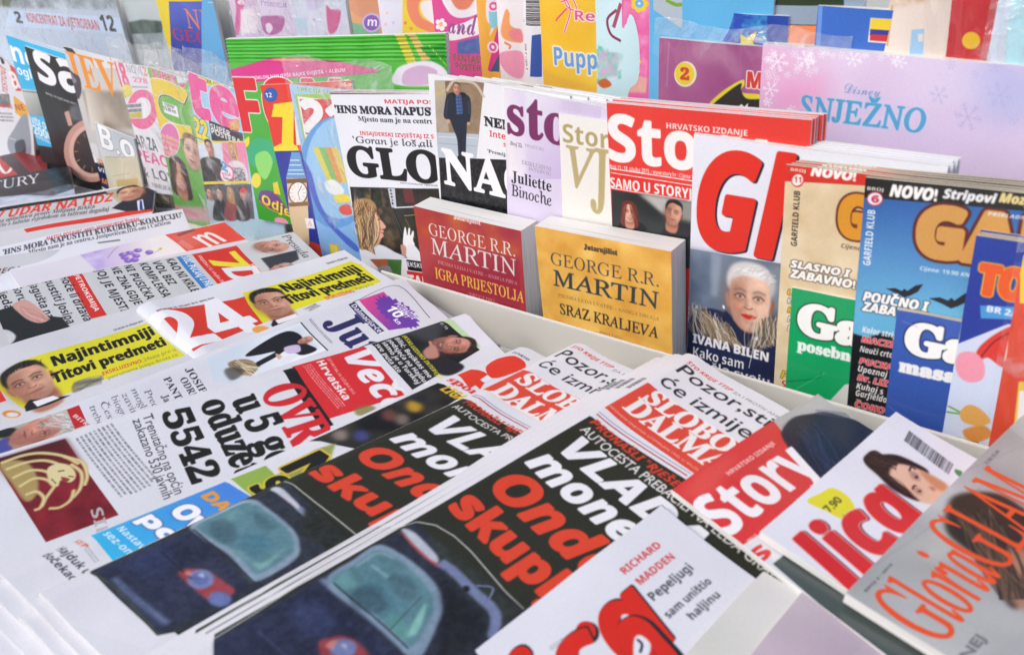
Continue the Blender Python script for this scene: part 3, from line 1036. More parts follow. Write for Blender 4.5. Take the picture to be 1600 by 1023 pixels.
THINGS.append(dict(name='book', label='sky blue pack with red and white flame shapes', cat='book', W=140, H=300, col='7ab4e4', seed=19, t=6, group='books and packs standing in the back row', gloss=2, O=[-0.4916,1.00991,0.35642], ex=[1,0,0], up=[0,0.08716,0.99619],
  ops=[
    ('D',[0,0,280,0,280,600,0,600],'6aa4dc','a8d4f4',0,0,0,300),
    ('P',[15,87,48,113,111,121,193,95,219,120,124,142,55,135],'f0f0f4',{'soft': 0.5,'sm': 1}),
    ('P',[22,75,61,110,123,115,215,78,218,110,124,134,55,127],'d83a2e',{'soft': 0.4,'sm': 1}),
    ('P',[36,131,62,141,56,158],'d83a2e',{'soft': 0.4,'sm': 1}),
    ('P',[123,115,217,99,218,118,136,125],'e8c83a'),
]))
THINGS.append(dict(name='book', label='dark blue glittering card pack with a yellow star', cat='book', W=105, H=300, col='2a4aa8', seed=20, t=6, group='books and packs standing in the back row', gloss=2, O=[-0.46089,0.99786,0.29903], ex=[1,0,0], up=[0,0.08716,0.99619],
  ops=[
    ('X',[-6,-1,162,-10,177,190,1,209],'2a4ab0','3e9cd0',9,{'th': 1}),
    ('P',[4,10,56,12,96,63,22,68],'2c4ab8'),
    ('L',[25,11,65,65],1.8,'8aa0e0',{'soft': 0.6}),
    ('P',[104,43,119,50,142,34,135,60,153,72,108,73],'ecd83a'),
]))
THINGS.append(dict(name='book', label='grey and orange comic album with a dark top', cat='book', W=110, H=300, col='8fa0b4', seed=21, t=6, group='books and packs standing in the back row', gloss=2, O=[-0.39054,1.00812,0.35898], ex=[1,0,0], up=[0,0.08716,0.99619],
  ops=[
    ('P',[-14,0,169,-4,180,95,-1,104],'2a3a26'),
    ('P',[-4,150,31,142,131,136,148,301,2,317],'ea8a58'),
    ('L',[-3,152,37,142,132,137],0.8,'3a3a3a'),
    ('P',[-8,126,29,113,28,256,-2,259],'cfd8dc',{'soft': 2,'a': 0.4}),
]))
THINGS.append(dict(name='book', label='blue book carrying a small yellow blue and red flag', cat='book', W=128, H=300, col='3c6cc4', seed=22, t=6, group='books and packs standing in the back row', gloss=2, O=[-0.32581,0.99796,0.3117], ex=[1,0,0], up=[0,0.08716,0.99619],
  ops=[
    ('P',[1,0,10,-1,17,146,6,147],'6a94dc'),
    ('P',[111,17,153,17,153,65,111,65],'eef0f0'),
    ('P',[112,18,153,18,153,42,112,42],'efcf3a'),
    ('P',[113,39,156,39,156,52,113,52],'3a3a9a'),
    ('P',[114,49,158,49,158,62,114,62],'c83a3a'),
]))
THINGS.append(dict(name='book', label='cream book with a fuzzy brown edge and pale blue block', cat='book', W=90, H=300, col='e4d6cc', seed=23, t=6, group='books and packs standing in the back row', gloss=2, O=[-0.25356,0.99952,0.36394], ex=[1,0,0], up=[0,0.08716,0.99619],
  ops=[
    ('X',[-6,38,70,35,72,82,3,100],'c8a88a','e4d6cc',8,{'soft': 2}),
    ('L',[5,95,6,129,6,174],2.2,'c89a5a',{'a': 0.8}),
    ('P',[50,138,73,135,78,184,52,186],'9cc4e4'),
    ('P',[63,145,72,144,74,159,65,160],'e4d6cc'),
]))
THINGS.append(dict(name='pack', label='red glossy pack with one big yellow dot', cat='pack', W=150, H=300, col='c22a32', seed=24, t=6, group='books and packs standing in the back row', gloss=2, film=3, O=[-0.21473,0.99664,0.36545], ex=[1,0,0], up=[0,0.08716,0.99619],
  ops=[
    ('X',[-17,0,110,-2,142,217,4,230],'b8242c','c8323a',40),
    ('C',[83,153,99,152,85,169],'e4b82e'),
    ('C',[6,104,18,103,9,120],'d8703a',{'soft': 1.5}),
    ('L',[7,140,23,110,24,54],1,'e0a0a0',{'a': 0.6,'soft': 0.4}),
]))
THINGS.append(dict(name='pack', label='white and turquoise pack in a shiny wrapper at the right end of the back row', cat='pack', W=150, H=300, col='d4e2ee', seed=25, t=6, group='books and packs standing in the back row', gloss=2, film=2, O=[-0.15586,0.9938,0.36737], ex=[1,0,0], up=[0,0.08716,0.99619],
  ops=[
    ('D',[0,0,300,0,300,600,0,600],'c9def0','e4dcec',0,0,0,300),
    ('P',[16,34,113,31,150,206,34,218],'b4e4f0'),
]))
THINGS.append(dict(name='book', label='purple children album with a yellow number spot and a black hooded shape', cat='book', W=215, H=230, col='a8528e', seed=26, t=6, group='books and packs standing in the back row', gloss=2, film=3, O=[-0.5062,0.98716,0.26847], ex=[1,0,0], up=[0,0.08716,0.99619],
  ops=[
    ('X',[-10,1,263,-12,278,180,-8,217],'a04a86','b8709c',50),
    ('P',[82,1,156,-7,208,48,198,83,159,47,102,46],'c48cac',{'soft': 4,'sm': 1,'a': 0.6}),
    ('L',[26,5,22,113],1.2,'c89ab8',{'a': 0.7,'soft': 0.5}),
    ('C',[70,78,99,75,70,108],'f2e8d0'),
    ('C',[68,77,93,75,69,103],'ecd62e'),
    ('T','2','B',(29,45.1,10.5,0,0,-12.5),'d2442c',{'dil': 1}),
    ('P',[126,151,162,110,210,77,217,87,212,105,273,110,277,168,127,187],'e8dc2e',{'soft': 0.3,'sm': 1}),
    ('P',[135,152,169,116,208,85,210,100,225,118,273,119,277,168,134,186],'24261c',{'soft': 0.4,'sm': 1}),
    ('T','Ma','sb',(111.7,46.1,29.7,0,0,-17.3),'d63a2c',{'ol': (1.5,'f4ece8'),'dil': 0.8}),
    ('P',[202,142,213,131,220,137,229,127,227,145],'f0eef4'),
]))
THINGS.append(dict(name='book', label='wide pink and lilac book covered in white snowflakes with a blue title', cat='book', W=420, H=210, col='e0c4e4', seed=27, t=20, group='books and packs standing in the back row', gloss=2, O=[-0.37764,0.98247,0.27232], ex=[1,0,0], up=[0,0.08716,0.99619],
  ops=[
    ('D',[0,0,840,0,840,420,0,420],'e2cce8','d0c8ea',0,0,0,210),
    ('D',[-12,-1,227,-3,194,161,1,187],'ecb4d8','e4d0ea',9.1,48.5,91,26.5,{'soft': 8}),
    ('X',[40,78,160,50,146,122,45,140],'f0a8d0','e6c0e0',40,{'soft': 8,'a': 0.8}),
    ('P',[398,8,507,-7,565,74,485,113,434,79],'b4bce8',{'soft': 12,'sm': 1,'a': 0.8}),
    ('P',[300,-14,427,-9,434,79,330,90],'e0d4f0',{'soft': 12,'sm': 1,'a': 0.7}),
    ('W',[278,9,287,8,279,19],'f6f4fb',0.8),
    ('W',[14,59,21,58,14,66],'f6f4fb',0.8),
    ('W',[215,4,225,3,216,13],'f6f4fb',0.8),
    ('W',[121,44,128,44,122,52],'f6f4fb',0.8),
    ('W',[84,38,95,37,85,48],'f6f4fb',0.8),
    ('W',[76,135,87,134,77,146],'f6f4fb',0.8),
    ('W',[27,58,36,57,27,67],'f6f4fb',0.8),
    ('W',[278,16,283,16,279,21],'f6f4fb',0.8),
    ('W',[103,19,111,18,104,26],'f6f4fb',0.8),
    ('W',[284,3,289,2,284,8],'f6f4fb',0.8),
    ('W',[112,26,122,25,113,36],'f6f4fb',0.8),
    ('W',[131,10,141,9,132,20],'f6f4fb',0.8),
    ('W',[102,29,109,28,103,36],'f6f4fb',0.8),
    ('W',[35,72,45,71,36,82],'f6f4fb',0.8),
    ('W',[27,38,34,37,28,44],'f6f4fb',0.8),
    ('W',[23,19,34,18,23,30],'f6f4fb',0.8),
    ('W',[251,6,259,5,252,14],'f6f4fb',0.8),
    ('W',[16,125,24,125,16,133],'f6f4fb',0.8),
    ('W',[223,5,229,4,224,11],'f6f4fb',0.8),
    ('W',[70,137,77,136,71,144],'f6f4fb',0.8),
    ('W',[107,50,117,50,108,61],'f6f4fb',0.8),
    ('W',[72,15,82,14,73,24],'f6f4fb',0.8),
    ('W',[15,32,25,31,16,42],'f6f4fb',0.8),
    ('W',[265,1,269,1,266,5],'f6f4fb',0.8),
    ('W',[211,18,216,18,212,23],'f6f4fb',0.8),
    ('W',[105,9,114,9,106,18],'f6f4fb',0.8),
    ('W',[114,30,118,29,114,34],'f6f4fb',0.8),
    ('W',[154,11,161,11,154,18],'f6f4fb',0.8),
    ('W',[60,60,68,59,61,68],'f6f4fb',0.8),
    ('W',[143,7,148,7,144,12],'f6f4fb',0.8),
    ('W',[11,31,19,30,12,38],'f6f4fb',0.8),
    ('W',[18,69,26,68,19,77],'f6f4fb',0.8),
    ('W',[105,24,115,23,106,34],'f6f4fb',0.8),
    ('W',[133,8,138,7,133,12],'f6f4fb',0.8),
    ('W',[172,9,181,8,173,18],'f6f4fb',0.8),
    ('W',[107,15,116,14,108,23],'f6f4fb',0.8),
    ('W',[25,22,31,22,25,28],'f6f4fb',0.8),
    ('W',[81,48,90,47,82,57],'f6f4fb',0.8),
    ('W',[36,34,61,32,38,57],'faf8ff',0.9),
    ('W',[24,96,43,94,25,114],'faf8ff',0.9),
    ('W',[98,24,118,22,100,44],'faf8ff',0.9),
    ('W',[196,15,212,13,198,31],'faf8ff',0.9),
    ('W',[289,12,303,11,291,26],'faf8ff',0.9),
    ('W',[20,125,32,124,21,137],'faf8ff',0.9),
    ('W',[371,70,389,68,374,90],'b4b0de',0.55),
    ('W',[480,59,502,56,484,84],'b4b0de',0.55),
    ('W',[431,107,457,104,436,136],'b4b0de',0.55),
    ('W',[385,9,394,8,386,19],'b4b0de',0.55),
    ('W',[461,5,474,3,464,18],'b4b0de',0.55),
    ('W',[431,24,439,24,432,33],'b4b0de',0.55),
    ('W',[510,100,521,99,512,113],'b4b0de',0.55),
    ('T','Disney','sc',(92.9,42.8,36.7,0,0,-10),'8a9ccc'),
    ('T','SNJEŽNO','S',(48,75,128.6,0,0,-23.9),'5aa8d4',{'dil': 1.1,'ol': (0.5,'d8ecf8')}),
]))
THINGS.append(dict(name='magazine', label='white weekly magazine with red upright letters cut by the left frame edge', cat='magazine', W=205, H=312, col='d8dae2', seed=28, group='magazines standing in the front row of the rack', bow=0.001, wav=0.0006, t=3, O=[-2.13418,0.92186,0.18767], ex=[0.89941,-0.01114,-0.43696], up=[0.43607,0.09146,0.89525],
  ops=[
    ('T','R','sb',(116.7,13.5,35,-18.6,-17.8,-33.5),'2a2b30',{'dil': 1}),
    ('P',[285,4,361,-40,385,72,315,115],'d24a4c'),
    ('T','a','sb',(149.3,56.4,26.6,-16.2,-18.8,-30.9),'f0e6e8',{'low': 1}),
    ('T','TESTOVI','sb',(127.8,86.6,0,-66.2,-18.6,-0),'c8464a'),
    ('X',[-67,357,264,162,267,228,-82,437],'3a3c40','8a8c90',10),
    ('T','IZBOR GODINE','sb',(-39.8,213.4,182,-101.3,-4.8,-8.6),'c8464a'),
    ('M',(-43.6,233.8,187.5,-113.4,-5.8,31.2),3,'55555a'),
    ('P',[294,150,385,150,385,237,294,237],'e2a83a'),
    ('T','NE','sb',(153.7,109.1,29.9,-17.9,-7.1,-11.8),'a8442c'),
    ('P',[216,437,276,335,359,204,387,255,380,419,288,518,220,499],'8f98a4',{'soft': 1,'sm': 1}),
    ('P',[271,419,342,354,345,424,281,476],'3c4250',{'soft': 1,'sm': 1}),
    ('L',[230,418,280,395],1.5,'e8ecf0'),
]))
THINGS.append(dict(name='magazine', label='cyan and grey motoring magazine with white small letters', cat='magazine', W=215, H=317, col='9fa6a8', seed=29, copies=(2,0.004,0.0006,'copy of the cyan motoring magazine hidden behind its front copy','cyan motoring magazine copies'), group='magazines standing in the front row of the rack', bow=0.001, wav=0.0006, t=3, O=[-1.96165,0.9181,0.19056], ex=[0.99298,0.0197,-0.1166], up=[0.11438,0.09,0.98935],
  ops=[
    ('P',[-5,-2,678,-80,609,104,-19,239],'2fb4e6'),
    ('D',[-14,227,602,125,556,247,-17,356],'c4c8c4','7f8888',10.2,115,44.2,167.8),
    ('L',[7,233,208,200],2,'5a6468',{'soft': 0.5}),
    ('T','nov','sb',(3.4,51.9,143.4,0,0,-30.8),'f2f6fa',{'dil': 1,'low': 1}),
    ('T','oglasnik','sb',(7,79.1,150.3,0,0,-14.9),'f2f6fa',{'low': 1}),
    ('P',[-11,341,556,247,499,399,-27,482],'34b2e4'),
    ('T','VIŠE OD','sb',(2.2,188.5,69,0,0,-15.8),'f2f6fa'),
    ('T','2000','sb',(0.1,211.4,71.4,0,0,-20.5),'f2f6fa'),
    ('T','FOTOOGLASA','sb',(3.6,220.5,75.5,0,0,-6.7),'d8ecf6'),
    ('P',[-21,480,502,391,427,594,-86,741],'23282a'),
]))
THINGS.append(dict(name='magazine', label='black watch magazine with big white letters and a rose gold watch', cat='magazine', W=205, H=302, col='15161a', seed=30, group='magazines standing in the front row of the rack', bow=0.001, wav=0.0006, t=3, O=[-1.89328,0.91364,0.17399], ex=[0.99151,0.0186,-0.12872], up=[0.12655,0.09024,0.98785],
  ops=[
    ('T','sat','sb',(24.9,64.5,217,0,0,-64.6),'f0f0f4',{'dil': 1.6,'low': 1}),
    ('T','BROJ 10 SIJEČANJ 2015.','sb',(34.4,90.5,105.2,0,0,-4.3),'c8c8cc'),
    ('P',[175,233,262,205,452,173,409,291,183,293],'2e2e34',{'soft': 1,'sm': 1}),
    ('X',[224,194,332,161,304,236,196,262],'3e4046','6a6c74',20,{'soft': 2}),
    ('P',[173,233,208,218,211,279,179,291],'c89a8c',{'soft': 0.5}),
    ('C',[295,370,499,316,237,525],'c49488',{'soft': 0.5}),
    ('C',[301,369,471,323,253,498],'d8b0a4',{'soft': 0.6}),
    ('C',[307,367,448,329,267,476],'3a3436',{'soft': 0.6}),
    ('L',[411,339,439,332],1.4,'d8924a'),
    ('L',[384,381,404,385],1.4,'d8924a'),
    ('L',[335,420,343,436],1.4,'d8924a'),
    ('L',[278,446,269,469],1.4,'d8924a'),
    ('L',[228,450,205,474],1.4,'d8924a'),
    ('L',[199,432,168,450],1.4,'d8924a'),
    ('L',[200,396,170,404],1.4,'d8924a'),
    ('L',[230,353,209,348],1.4,'d8924a'),
    ('L',[280,314,273,299],1.4,'d8924a'),
    ('L',[336,291,344,269],1.4,'d8924a'),
    ('L',[384,288,404,266],1.4,'d8924a'),
    ('L',[411,305,438,288],1.4,'d8924a'),
]))
THINGS.append(dict(name='magazine', label='white home magazine with orange serif capitals and a dark car on its edge', cat='magazine', W=205, H=317, col='c9c6c4', seed=31, group='magazines standing in the front row of the rack', bow=0.001, wav=0.0006, t=3, O=[-1.73991,0.91271,0.18624], ex=[0.99679,0.02331,-0.07664], up=[0.07428,0.08913,0.99325],
  ops=[
    ('D',[-6,1,623,-82,599,-11,-3,84],'dcdce0','c8c8ce',63.1,-7.6,46.9,28.3),
    ('P',[-2,3,60,-4,81,16,37,22],'2a2a30'),
    ('X',[45,165,569,75,516,230,45,310],'b4a89a','8f8478',40,{'soft': 3}),
    ('D',[68,162,201,138,131,306,38,325],'d8d0c4','a0968a',27.6,94.7,94.9,82.8,{'soft': 2}),
    ('T','JEV','B',(-6.6,72.6,161.7,0,0,-64.4),'e8922e',{'dil': 0.6}),
    ('P',[-9,85,22,99,58,112,45,165,6,205,-13,175,-22,125],'4a3f4c',{'soft': 0.8,'sm': 1}),
    ('P',[-3,97,16,113,29,130,3,141],'8a8090',{'soft': 0.8,'sm': 1}),
    ('P',[-148,442,-38,398,52,393,-22,565,-101,591,-152,552],'d8dade',{'soft': 1,'sm': 1}),
    ('C',[-46,491,11,479,-71,548],'eeeef0',{'soft': 0.8}),
    ('C',[-45,495,-18,489,-57,522],'b0b4b8',{'soft': 0.8}),
    ('P',[-16,474,137,444,98,595,-35,568],'1f2850'),
    ('T','ZIMA','si',(9.9,235.5,49.9,0,0,-11.7),'e8923a',{'dil': 0.3}),
    ('T','Više','si',(6.6,252.5,46.1,0,0,-9.9),'e8e8ee'),
    ('T','MOD','si',(6.1,278.8,52.4,0,0,-12.1),'e8923a'),
]))
THINGS.append(dict(name='magazine', label='pink pop magazine with a giant pink O and handwritten pink words,in a clear bag', cat='magazine', W=200, H=302, col='e4e4ea', seed=32, film=1, rise=0.042, group='magazines standing in the front row of the rack', bow=0.001, wav=0.0006, t=3, O=[-1.56708,0.90658,0.17364], ex=[0.99945,0.02863,-0.01674], up=[0.01417,0.08757,0.99606],
  ops=[
    ('T','18','sb',(-8,44.6,37.6,0,0,-44.8),'e85a88',{'dil': 1.2}),
    ('T','NOVI','sb',(35.5,15.7,44.3,0,0,-14.3),'a8aab4'),
    ('T','24','I',(82.7,16.6,22.1,0,0,-14.9),'e86a4a'),
    ('T','278','sb',(45.1,31.6,41.9,0,0,-9.2),'ea6a94'),
    ('M',(35.4,39,49.5,-4.5,-2.8,6.2),1,'8a8c94'),
    ('C',[25,104,66,99,13,129],'e8d84a',{'soft': 0.4}),
    ('C',[95,165,193,153,61,243],'e86a9c',{'soft': 0.3}),
    ('C',[101,158,153,152,82,200],'eceaf0',{'soft': 0.3}),
    ('P',[-14,157,107,136,84,200,-31,214],'d8dade',{'soft': 0.2}),
    ('M',(-2,77.7,52.8,-8.7,-11.8,27.7),3,'3a3c48',{'gap': 0.3}),
    ('P',[-17,194,85,175,78,197,-22,212],'c8b83a'),
    ('T','DAR ZA','sb',(-17.8,160.3,80.9,0,0,-24.5),'4a4c58',{'ero': 0.3}),
    ('T','PEACE','sb',(-14,187.9,117.6,0,0,-23),'e0508c',{'ero': 0.35}),
    ('T','& LOVE','sb',(-10.4,219.2,122.7,0,0,-20.8),'5a5468',{'ero': 0.45}),
    ('T','NARUKVICA','r',(12.1,238.3,76.9,0,0,-9.5),'6a6a74',{'dil': 0.2}),
    ('P',[13,503,200,483,177,540,7,566],'4a4438'),
    ('M',(9.8,256,46.6,-3.5,-4.3,16.1),3,'d8cc3a'),
]))
THINGS.append(dict(name='magazine', label='small beige magazine with white outlined round letters standing low', cat='magazine', W=120, H=200, col='c4ccd2', seed=33, t=3, group='magazines standing in the front row of the rack', bow=0.001, wav=0.0006, O=[-1.687,0.88775,0.05019], ex=[0.98782,0.01621,-0.15477], up=[0.1527,0.0907,0.9841],
  ops=[
    ('D',[0,0,622,-172,583,6,-45,200],'b0bcc8','d0d4d2',65.8,-15.6,37.6,73.5),
    ('T','B.o.','sb',(9.7,47.8,119.6,0,0,-48.8),'eef0f2',{'dil': 1.2,'ol': (1,'23262c')}),
    ('L',[27,137,214,83],1,'3a3c44'),
    ('X',[16,140,298,55,240,266,-10,350],'c8c2a8','d8d2bc',40,{'soft': 2}),
    ('L',[43,216,171,162],1,'8a846c',{'a': 0.5}),
    ('L',[113,223,152,127],1.4,'a89a78',{'a': 0.6}),
    ('P',[65,227,218,168,204,218,64,263],'c8b07a',{'soft': 1}),
]))
THINGS.append(dict(name='magazine', label='green teen magazine with a fat yellow C and a dark-haired girl,in a clear bag', cat='magazine', W=205, H=307, col='6cb04a', seed=34, film=1, rise=0.04, group='magazines standing in the front row of the rack', bow=0.001, wav=0.0006, t=3, O=[-1.4563,0.90181,0.17641], ex=[0.99168,0.01872,-0.12734], up=[0.12517,0.09021,0.98803],
  ops=[
    ('D',[0,0,410,0,410,614,0,614],'7abf52','5aa544',0,0,0,307),
    ('T','SUPER D','sb',(10.2,16,87.8,0,0,-21.1),'e0509a',{'dil': 0.6,'ol': (0.8,'f0e8f0')}),
    ('P',[160,-23,213,-34,205,12,156,23],'d8dee8'),
    ('T','C','sb',(-28.9,110.6,123,0,0,-90.2),'e8ce3a',{'dil': 4.5,'ol': (1.8,'f4f0e0'),'sh': (1.2,1.2,'2a2c30')}),
    ('P',[50,112,129,112,129,153,50,153],'eceef0'),
    ('T','CIJENA','sb',(29.1,61.9,27.7,0,0,-4.8),'3a3c40'),
    ('T','15,90 kn','sb',(25.1,70.9,33.8,0,0,-7),'3a3c40'),
    ('C',[44,258,109,241,24,331],'f0e6f2',{'soft': 0.3}),
    ('C',[44,259,103,244,25,327],'dc78b4',{'soft': 0.3}),
    ('T','Na dočku','sb',(-4.2,127.7,52.9,0,0,-7.8),'ecdc4a',{'dil': 0.2}),
    ('T','je nova','sb',(-4.5,138.8,47.3,0,0,-7.8),'ecdc4a',{'dil': 0.2}),
    ('T','sa ko','sb',(-4.8,150,41.7,0,0,-7.9),'ecdc4a',{'dil': 0.2}),
    ('T','1mt?','sb',(-5.1,161.3,36.1,0,0,-8),'ecdc4a',{'dil': 0.2}),
    ('F',32.4,194.4,61.9,-0.7,{'skin': 'd8a78c','hair': '2a1e1a','yaw': 0.1,'style': 'long','lips': 'c8606a','open_': 0.03}),
    ('F',82.3,137.4,68.6,-11.7,{'skin': 'e4c4b4','hair': '7a6450','yaw': -0.1,'style': 'short','neck': 0}),
    ('P',[-36,545,220,473,205,538,-32,600],'e4a8c4',{'soft': 3,'a': 0.8}),
    ('T','KONKURS','si',(-0,272.1,66.7,0,0,-8.3),'e86aa0'),
]))
THINGS.append(dict(name='magazine', label='pale blue teen magazine with fat pink letters and poster pictures,in a clear bag', cat='magazine', W=200, H=317, col='a8d4ec', seed=35, film=1, rise=0.045, group='magazines standing in the front row of the rack', bow=0.001, wav=0.0006, t=3, O=[-1.33586,0.89717,0.18077], ex=[0.98676,0.01559,-0.16144], up=[0.1594,0.0908,0.98303],
  ops=[
    ('D',[0,0,400,0,400,634,0,634],'9ccdea','c4def0',0,0,0,317),
    ('P',[54,-4,180,-29,181,4,53,31],'e4dc3a'),
    ('T','OŽUJAK 2015.','sb',(29.3,6.9,53.7,0,0,-8.7),'6a6a2a',{'ero': 0.2}),
    ('P',[180,-29,219,-36,217,-6,181,3],'e8a0c0'),
    ('M',(91.3,-12.1,15.8,-4,-1.1,12.4),3,'c8508a'),
    ('T','te','sb',(-4,71.5,119.6,0,0,-63.9),'e8529c',{'dil': 4.2,'ol': (1.6,'f6eef4'),'low': 1}),
    ('P',[80,147,244,147,244,219,80,219],'1c1c20'),
    ('T','22','si',(-4.7,114.7,37.2,0,0,-35.8),'ecdc3a',{'dil': 1.5,'ol': (1.2,'2a2a2c')}),
    ('T','SUPER','sb',(41.7,88.2,49.4,0,0,-9.9),'f4f4f6',{'dil': 0.4}),
    ('T','POSTERA','sb',(42.5,96.6,72.8,0,0,-10.1),'f4f4f6',{'dil': 0.4}),
    ('P',[179,126,233,102,236,132,186,152],'e8922e'),
    ('T','WOOW','sb',(93.1,69.9,22.9,0,0,-8.8),'d8c83a'),
    ('P',[-12,250,244,173,259,177,-4,256],'ecd83a'),
    ('P',[-9,257,131,214,119,371,-1,404],'d4e0ec'),
    ('P',[131,213,252,176,248,325,119,371],'ec8cae'),
    ('F',30.1,127.2,29.1,9.1,{'skin': 'd8ac94','hair': '201a1a','yaw': 0.1}),
    ('P',[-10,344,19,303,98,282,118,305,101,402,-9,439],'1f2126',{'soft': 0.8,'sm': 1}),
    ('F',91.5,112.3,24.6,4,{'skin': 'e4b8a0','hair': 'c89a5c','style': 'long','yaw': -0.1}),
    ('P',[145,295,183,262,230,262,246,311,214,365,159,352],'e4e0e8',{'soft': 1,'sm': 1}),
    ('X',[143,301,228,274,239,356,153,385],'4a4a54','e8e4ec',3,{'soft': 1}),
    ('C',[135,328,173,316,128,365],'ea5a94',{'soft': 0.3}),
    ('C',[133,329,166,318,127,359],'f4f0f4',{'soft': 0.3}),
    ('T','2','sb',(55.4,159.4,15.2,0,0,-16.3),'4aa8d8',{'dil': 1,'ol': (0.8,'f4f4f8')}),
    ('T','MEGA','sb',(54.9,171.2,24.5,-6.4,-1.5,-5.9),'d84a8a'),
    ('T','TURNEJE','sb',(55,176.8,22.8,0,0,-5.6),'5a4a6a'),
    ('P',[-1,402,253,315,256,323,1,413],'ecd83a'),
    ('X',[2,419,256,326,255,460,4,550],'4a4a52','6a686c',40,{'soft': 0.5}),
    ('P',[-29,562,-10,488,22,461,48,468,46,535],'b8c4d0',{'soft': 0.8,'sm': 1}),
    ('F',12.1,221.4,24.5,-5.3,{'skin': 'd8a890','hair': '4a3a30','yaw': 0.1,'neck': 0,'style': 'short'}),
    ('P',[27,542,46,469,76,442,102,450,101,515],'2a2e34',{'soft': 0.8,'sm': 1}),
    ('F',39.4,212.2,24.2,-4.7,{'skin': 'd8a890','hair': '2a201c','yaw': 0.1,'neck': 0,'style': 'short'}),
    ('P',[92,519,109,447,139,421,164,428,164,493],'9a4a4c',{'soft': 0.8,'sm': 1}),
    ('F',70.5,201.7,23.7,-4,{'skin': 'd8a890','hair': 'b89060','yaw': 0.1,'neck': 0,'style': 'long'}),
    ('P',[159,495,175,424,204,399,229,406,229,470],'3e3a40',{'soft': 0.8,'sm': 1}),
    ('F',103,190.8,23.3,-3.3,{'skin': 'd8a890','hair': '3a2a24','yaw': 0.1,'neck': 0,'style': 'short'}),
    ('P',[192,376,212,353,231,359,227,370],'d8303a',{'soft': 0.4,'sm': 1}),
]))
THINGS.append(dict(name='magazine_pack', label='green foil pack with a red letter block and a magenta banner', cat='magazine pack', W=436, H=302, col='4fae3c', seed=36, ridge=1, ny=200, t=7, gloss=2, bow=0.003, wav=0.0012, group='magazines standing in the front row of the rack', shr=-0.1521, O=[-1.20478,0.89769,0.24408], ex=[0.9963,0.0368,0.07769], up=[-0.08057,0.08446,0.99316],
  ops=[
    ('D',[0,0,872,0,872,604,0,604],'58b840','3fa034',0,0,0,302),
    ('P',[-8,0,883,0,880,50,-23,79],'4fb83a'),
    ('P',[701,-4,735,-3,772,79,743,88],'e8cc4a',{'a': 0.8,'soft': 0.3}),
    ('P',[746,-3,772,-2,819,63,790,71],'e8b46a',{'a': 0.8,'soft': 0.3}),
    ('P',[782,33,881,26,888,96,855,96],'2f9c2c'),
    ('L',[816,29,877,88],1.2,'c8d83a',{'a': 0.8}),
    ('P',[696,92,744,75,813,69,866,92,863,130,691,132],'e4dcea',{'soft': 0.8,'sm': 1}),
    ('P',[725,97,784,81,838,96,808,130,721,132],'c8a8c8',{'soft': 0.8,'sm': 1}),
    ('P',[-22,102,95,77,196,60,302,63,451,66,545,79,635,97,443,111,255,118,79,134,-18,143],'d8348a',{'soft': 0.5,'sm': 1}),
    ('P',[196,61,304,57,398,66,301,70],'ea8a80',{'soft': 1,'sm': 1}),
    ('T','ČASOPIS + POKLON NAJLJEPŠE BAJKE SVIJETA + ALBUM','sb',(-0.9,64.9,252.9,-16.2,-0.3,-5.1),'f4e8ee',{'dil': 0.25}),
    ('T','FOX','sb',(0.7,143.9,240.9,0,0,-82.4),'d8262c',{'dil': 3,'ol': (2,'f4ecec')}),
    ('P',[-14,333,25,309,18,337,-10,349],'ecd83a',{'soft': 0.3,'sm': 1}),
    ('P',[-1,377,18,337,65,312,134,320,148,357,113,405,23,411],'3fae78',{'soft': 0.5,'sm': 1}),
    ('P',[41,374,102,354,124,391,78,451,43,430],'8fd870',{'soft': 0.6,'sm': 1}),
    ('C',[25,460,51,458,18,487],'e4d84a',{'soft': 0.4}),
    ('P',[22,518,49,493,114,496,159,544,153,568,83,557,28,545],'6a4a8a',{'soft': 0.4,'sm': 1}),
    ('L',[23,533,82,560,153,571],2,'e88a3a'),
    ('T','Odjel','sb',(16.9,269.1,78.1,21.9,4.6,-16.4),'ecd83a',{'dil': 0.5,'ol': (0.6,'3a2a4a')}),
    ('P',[110,462,135,454,141,500,109,499],'e4c83a'),
    ('C',[24,626,42,624,20,645],'e0509a',{'soft': 0.4}),
    ('P',[87,593,126,583,155,597,140,629,89,634],'ee9ab0',{'soft': 0.8,'sm': 1}),
]))
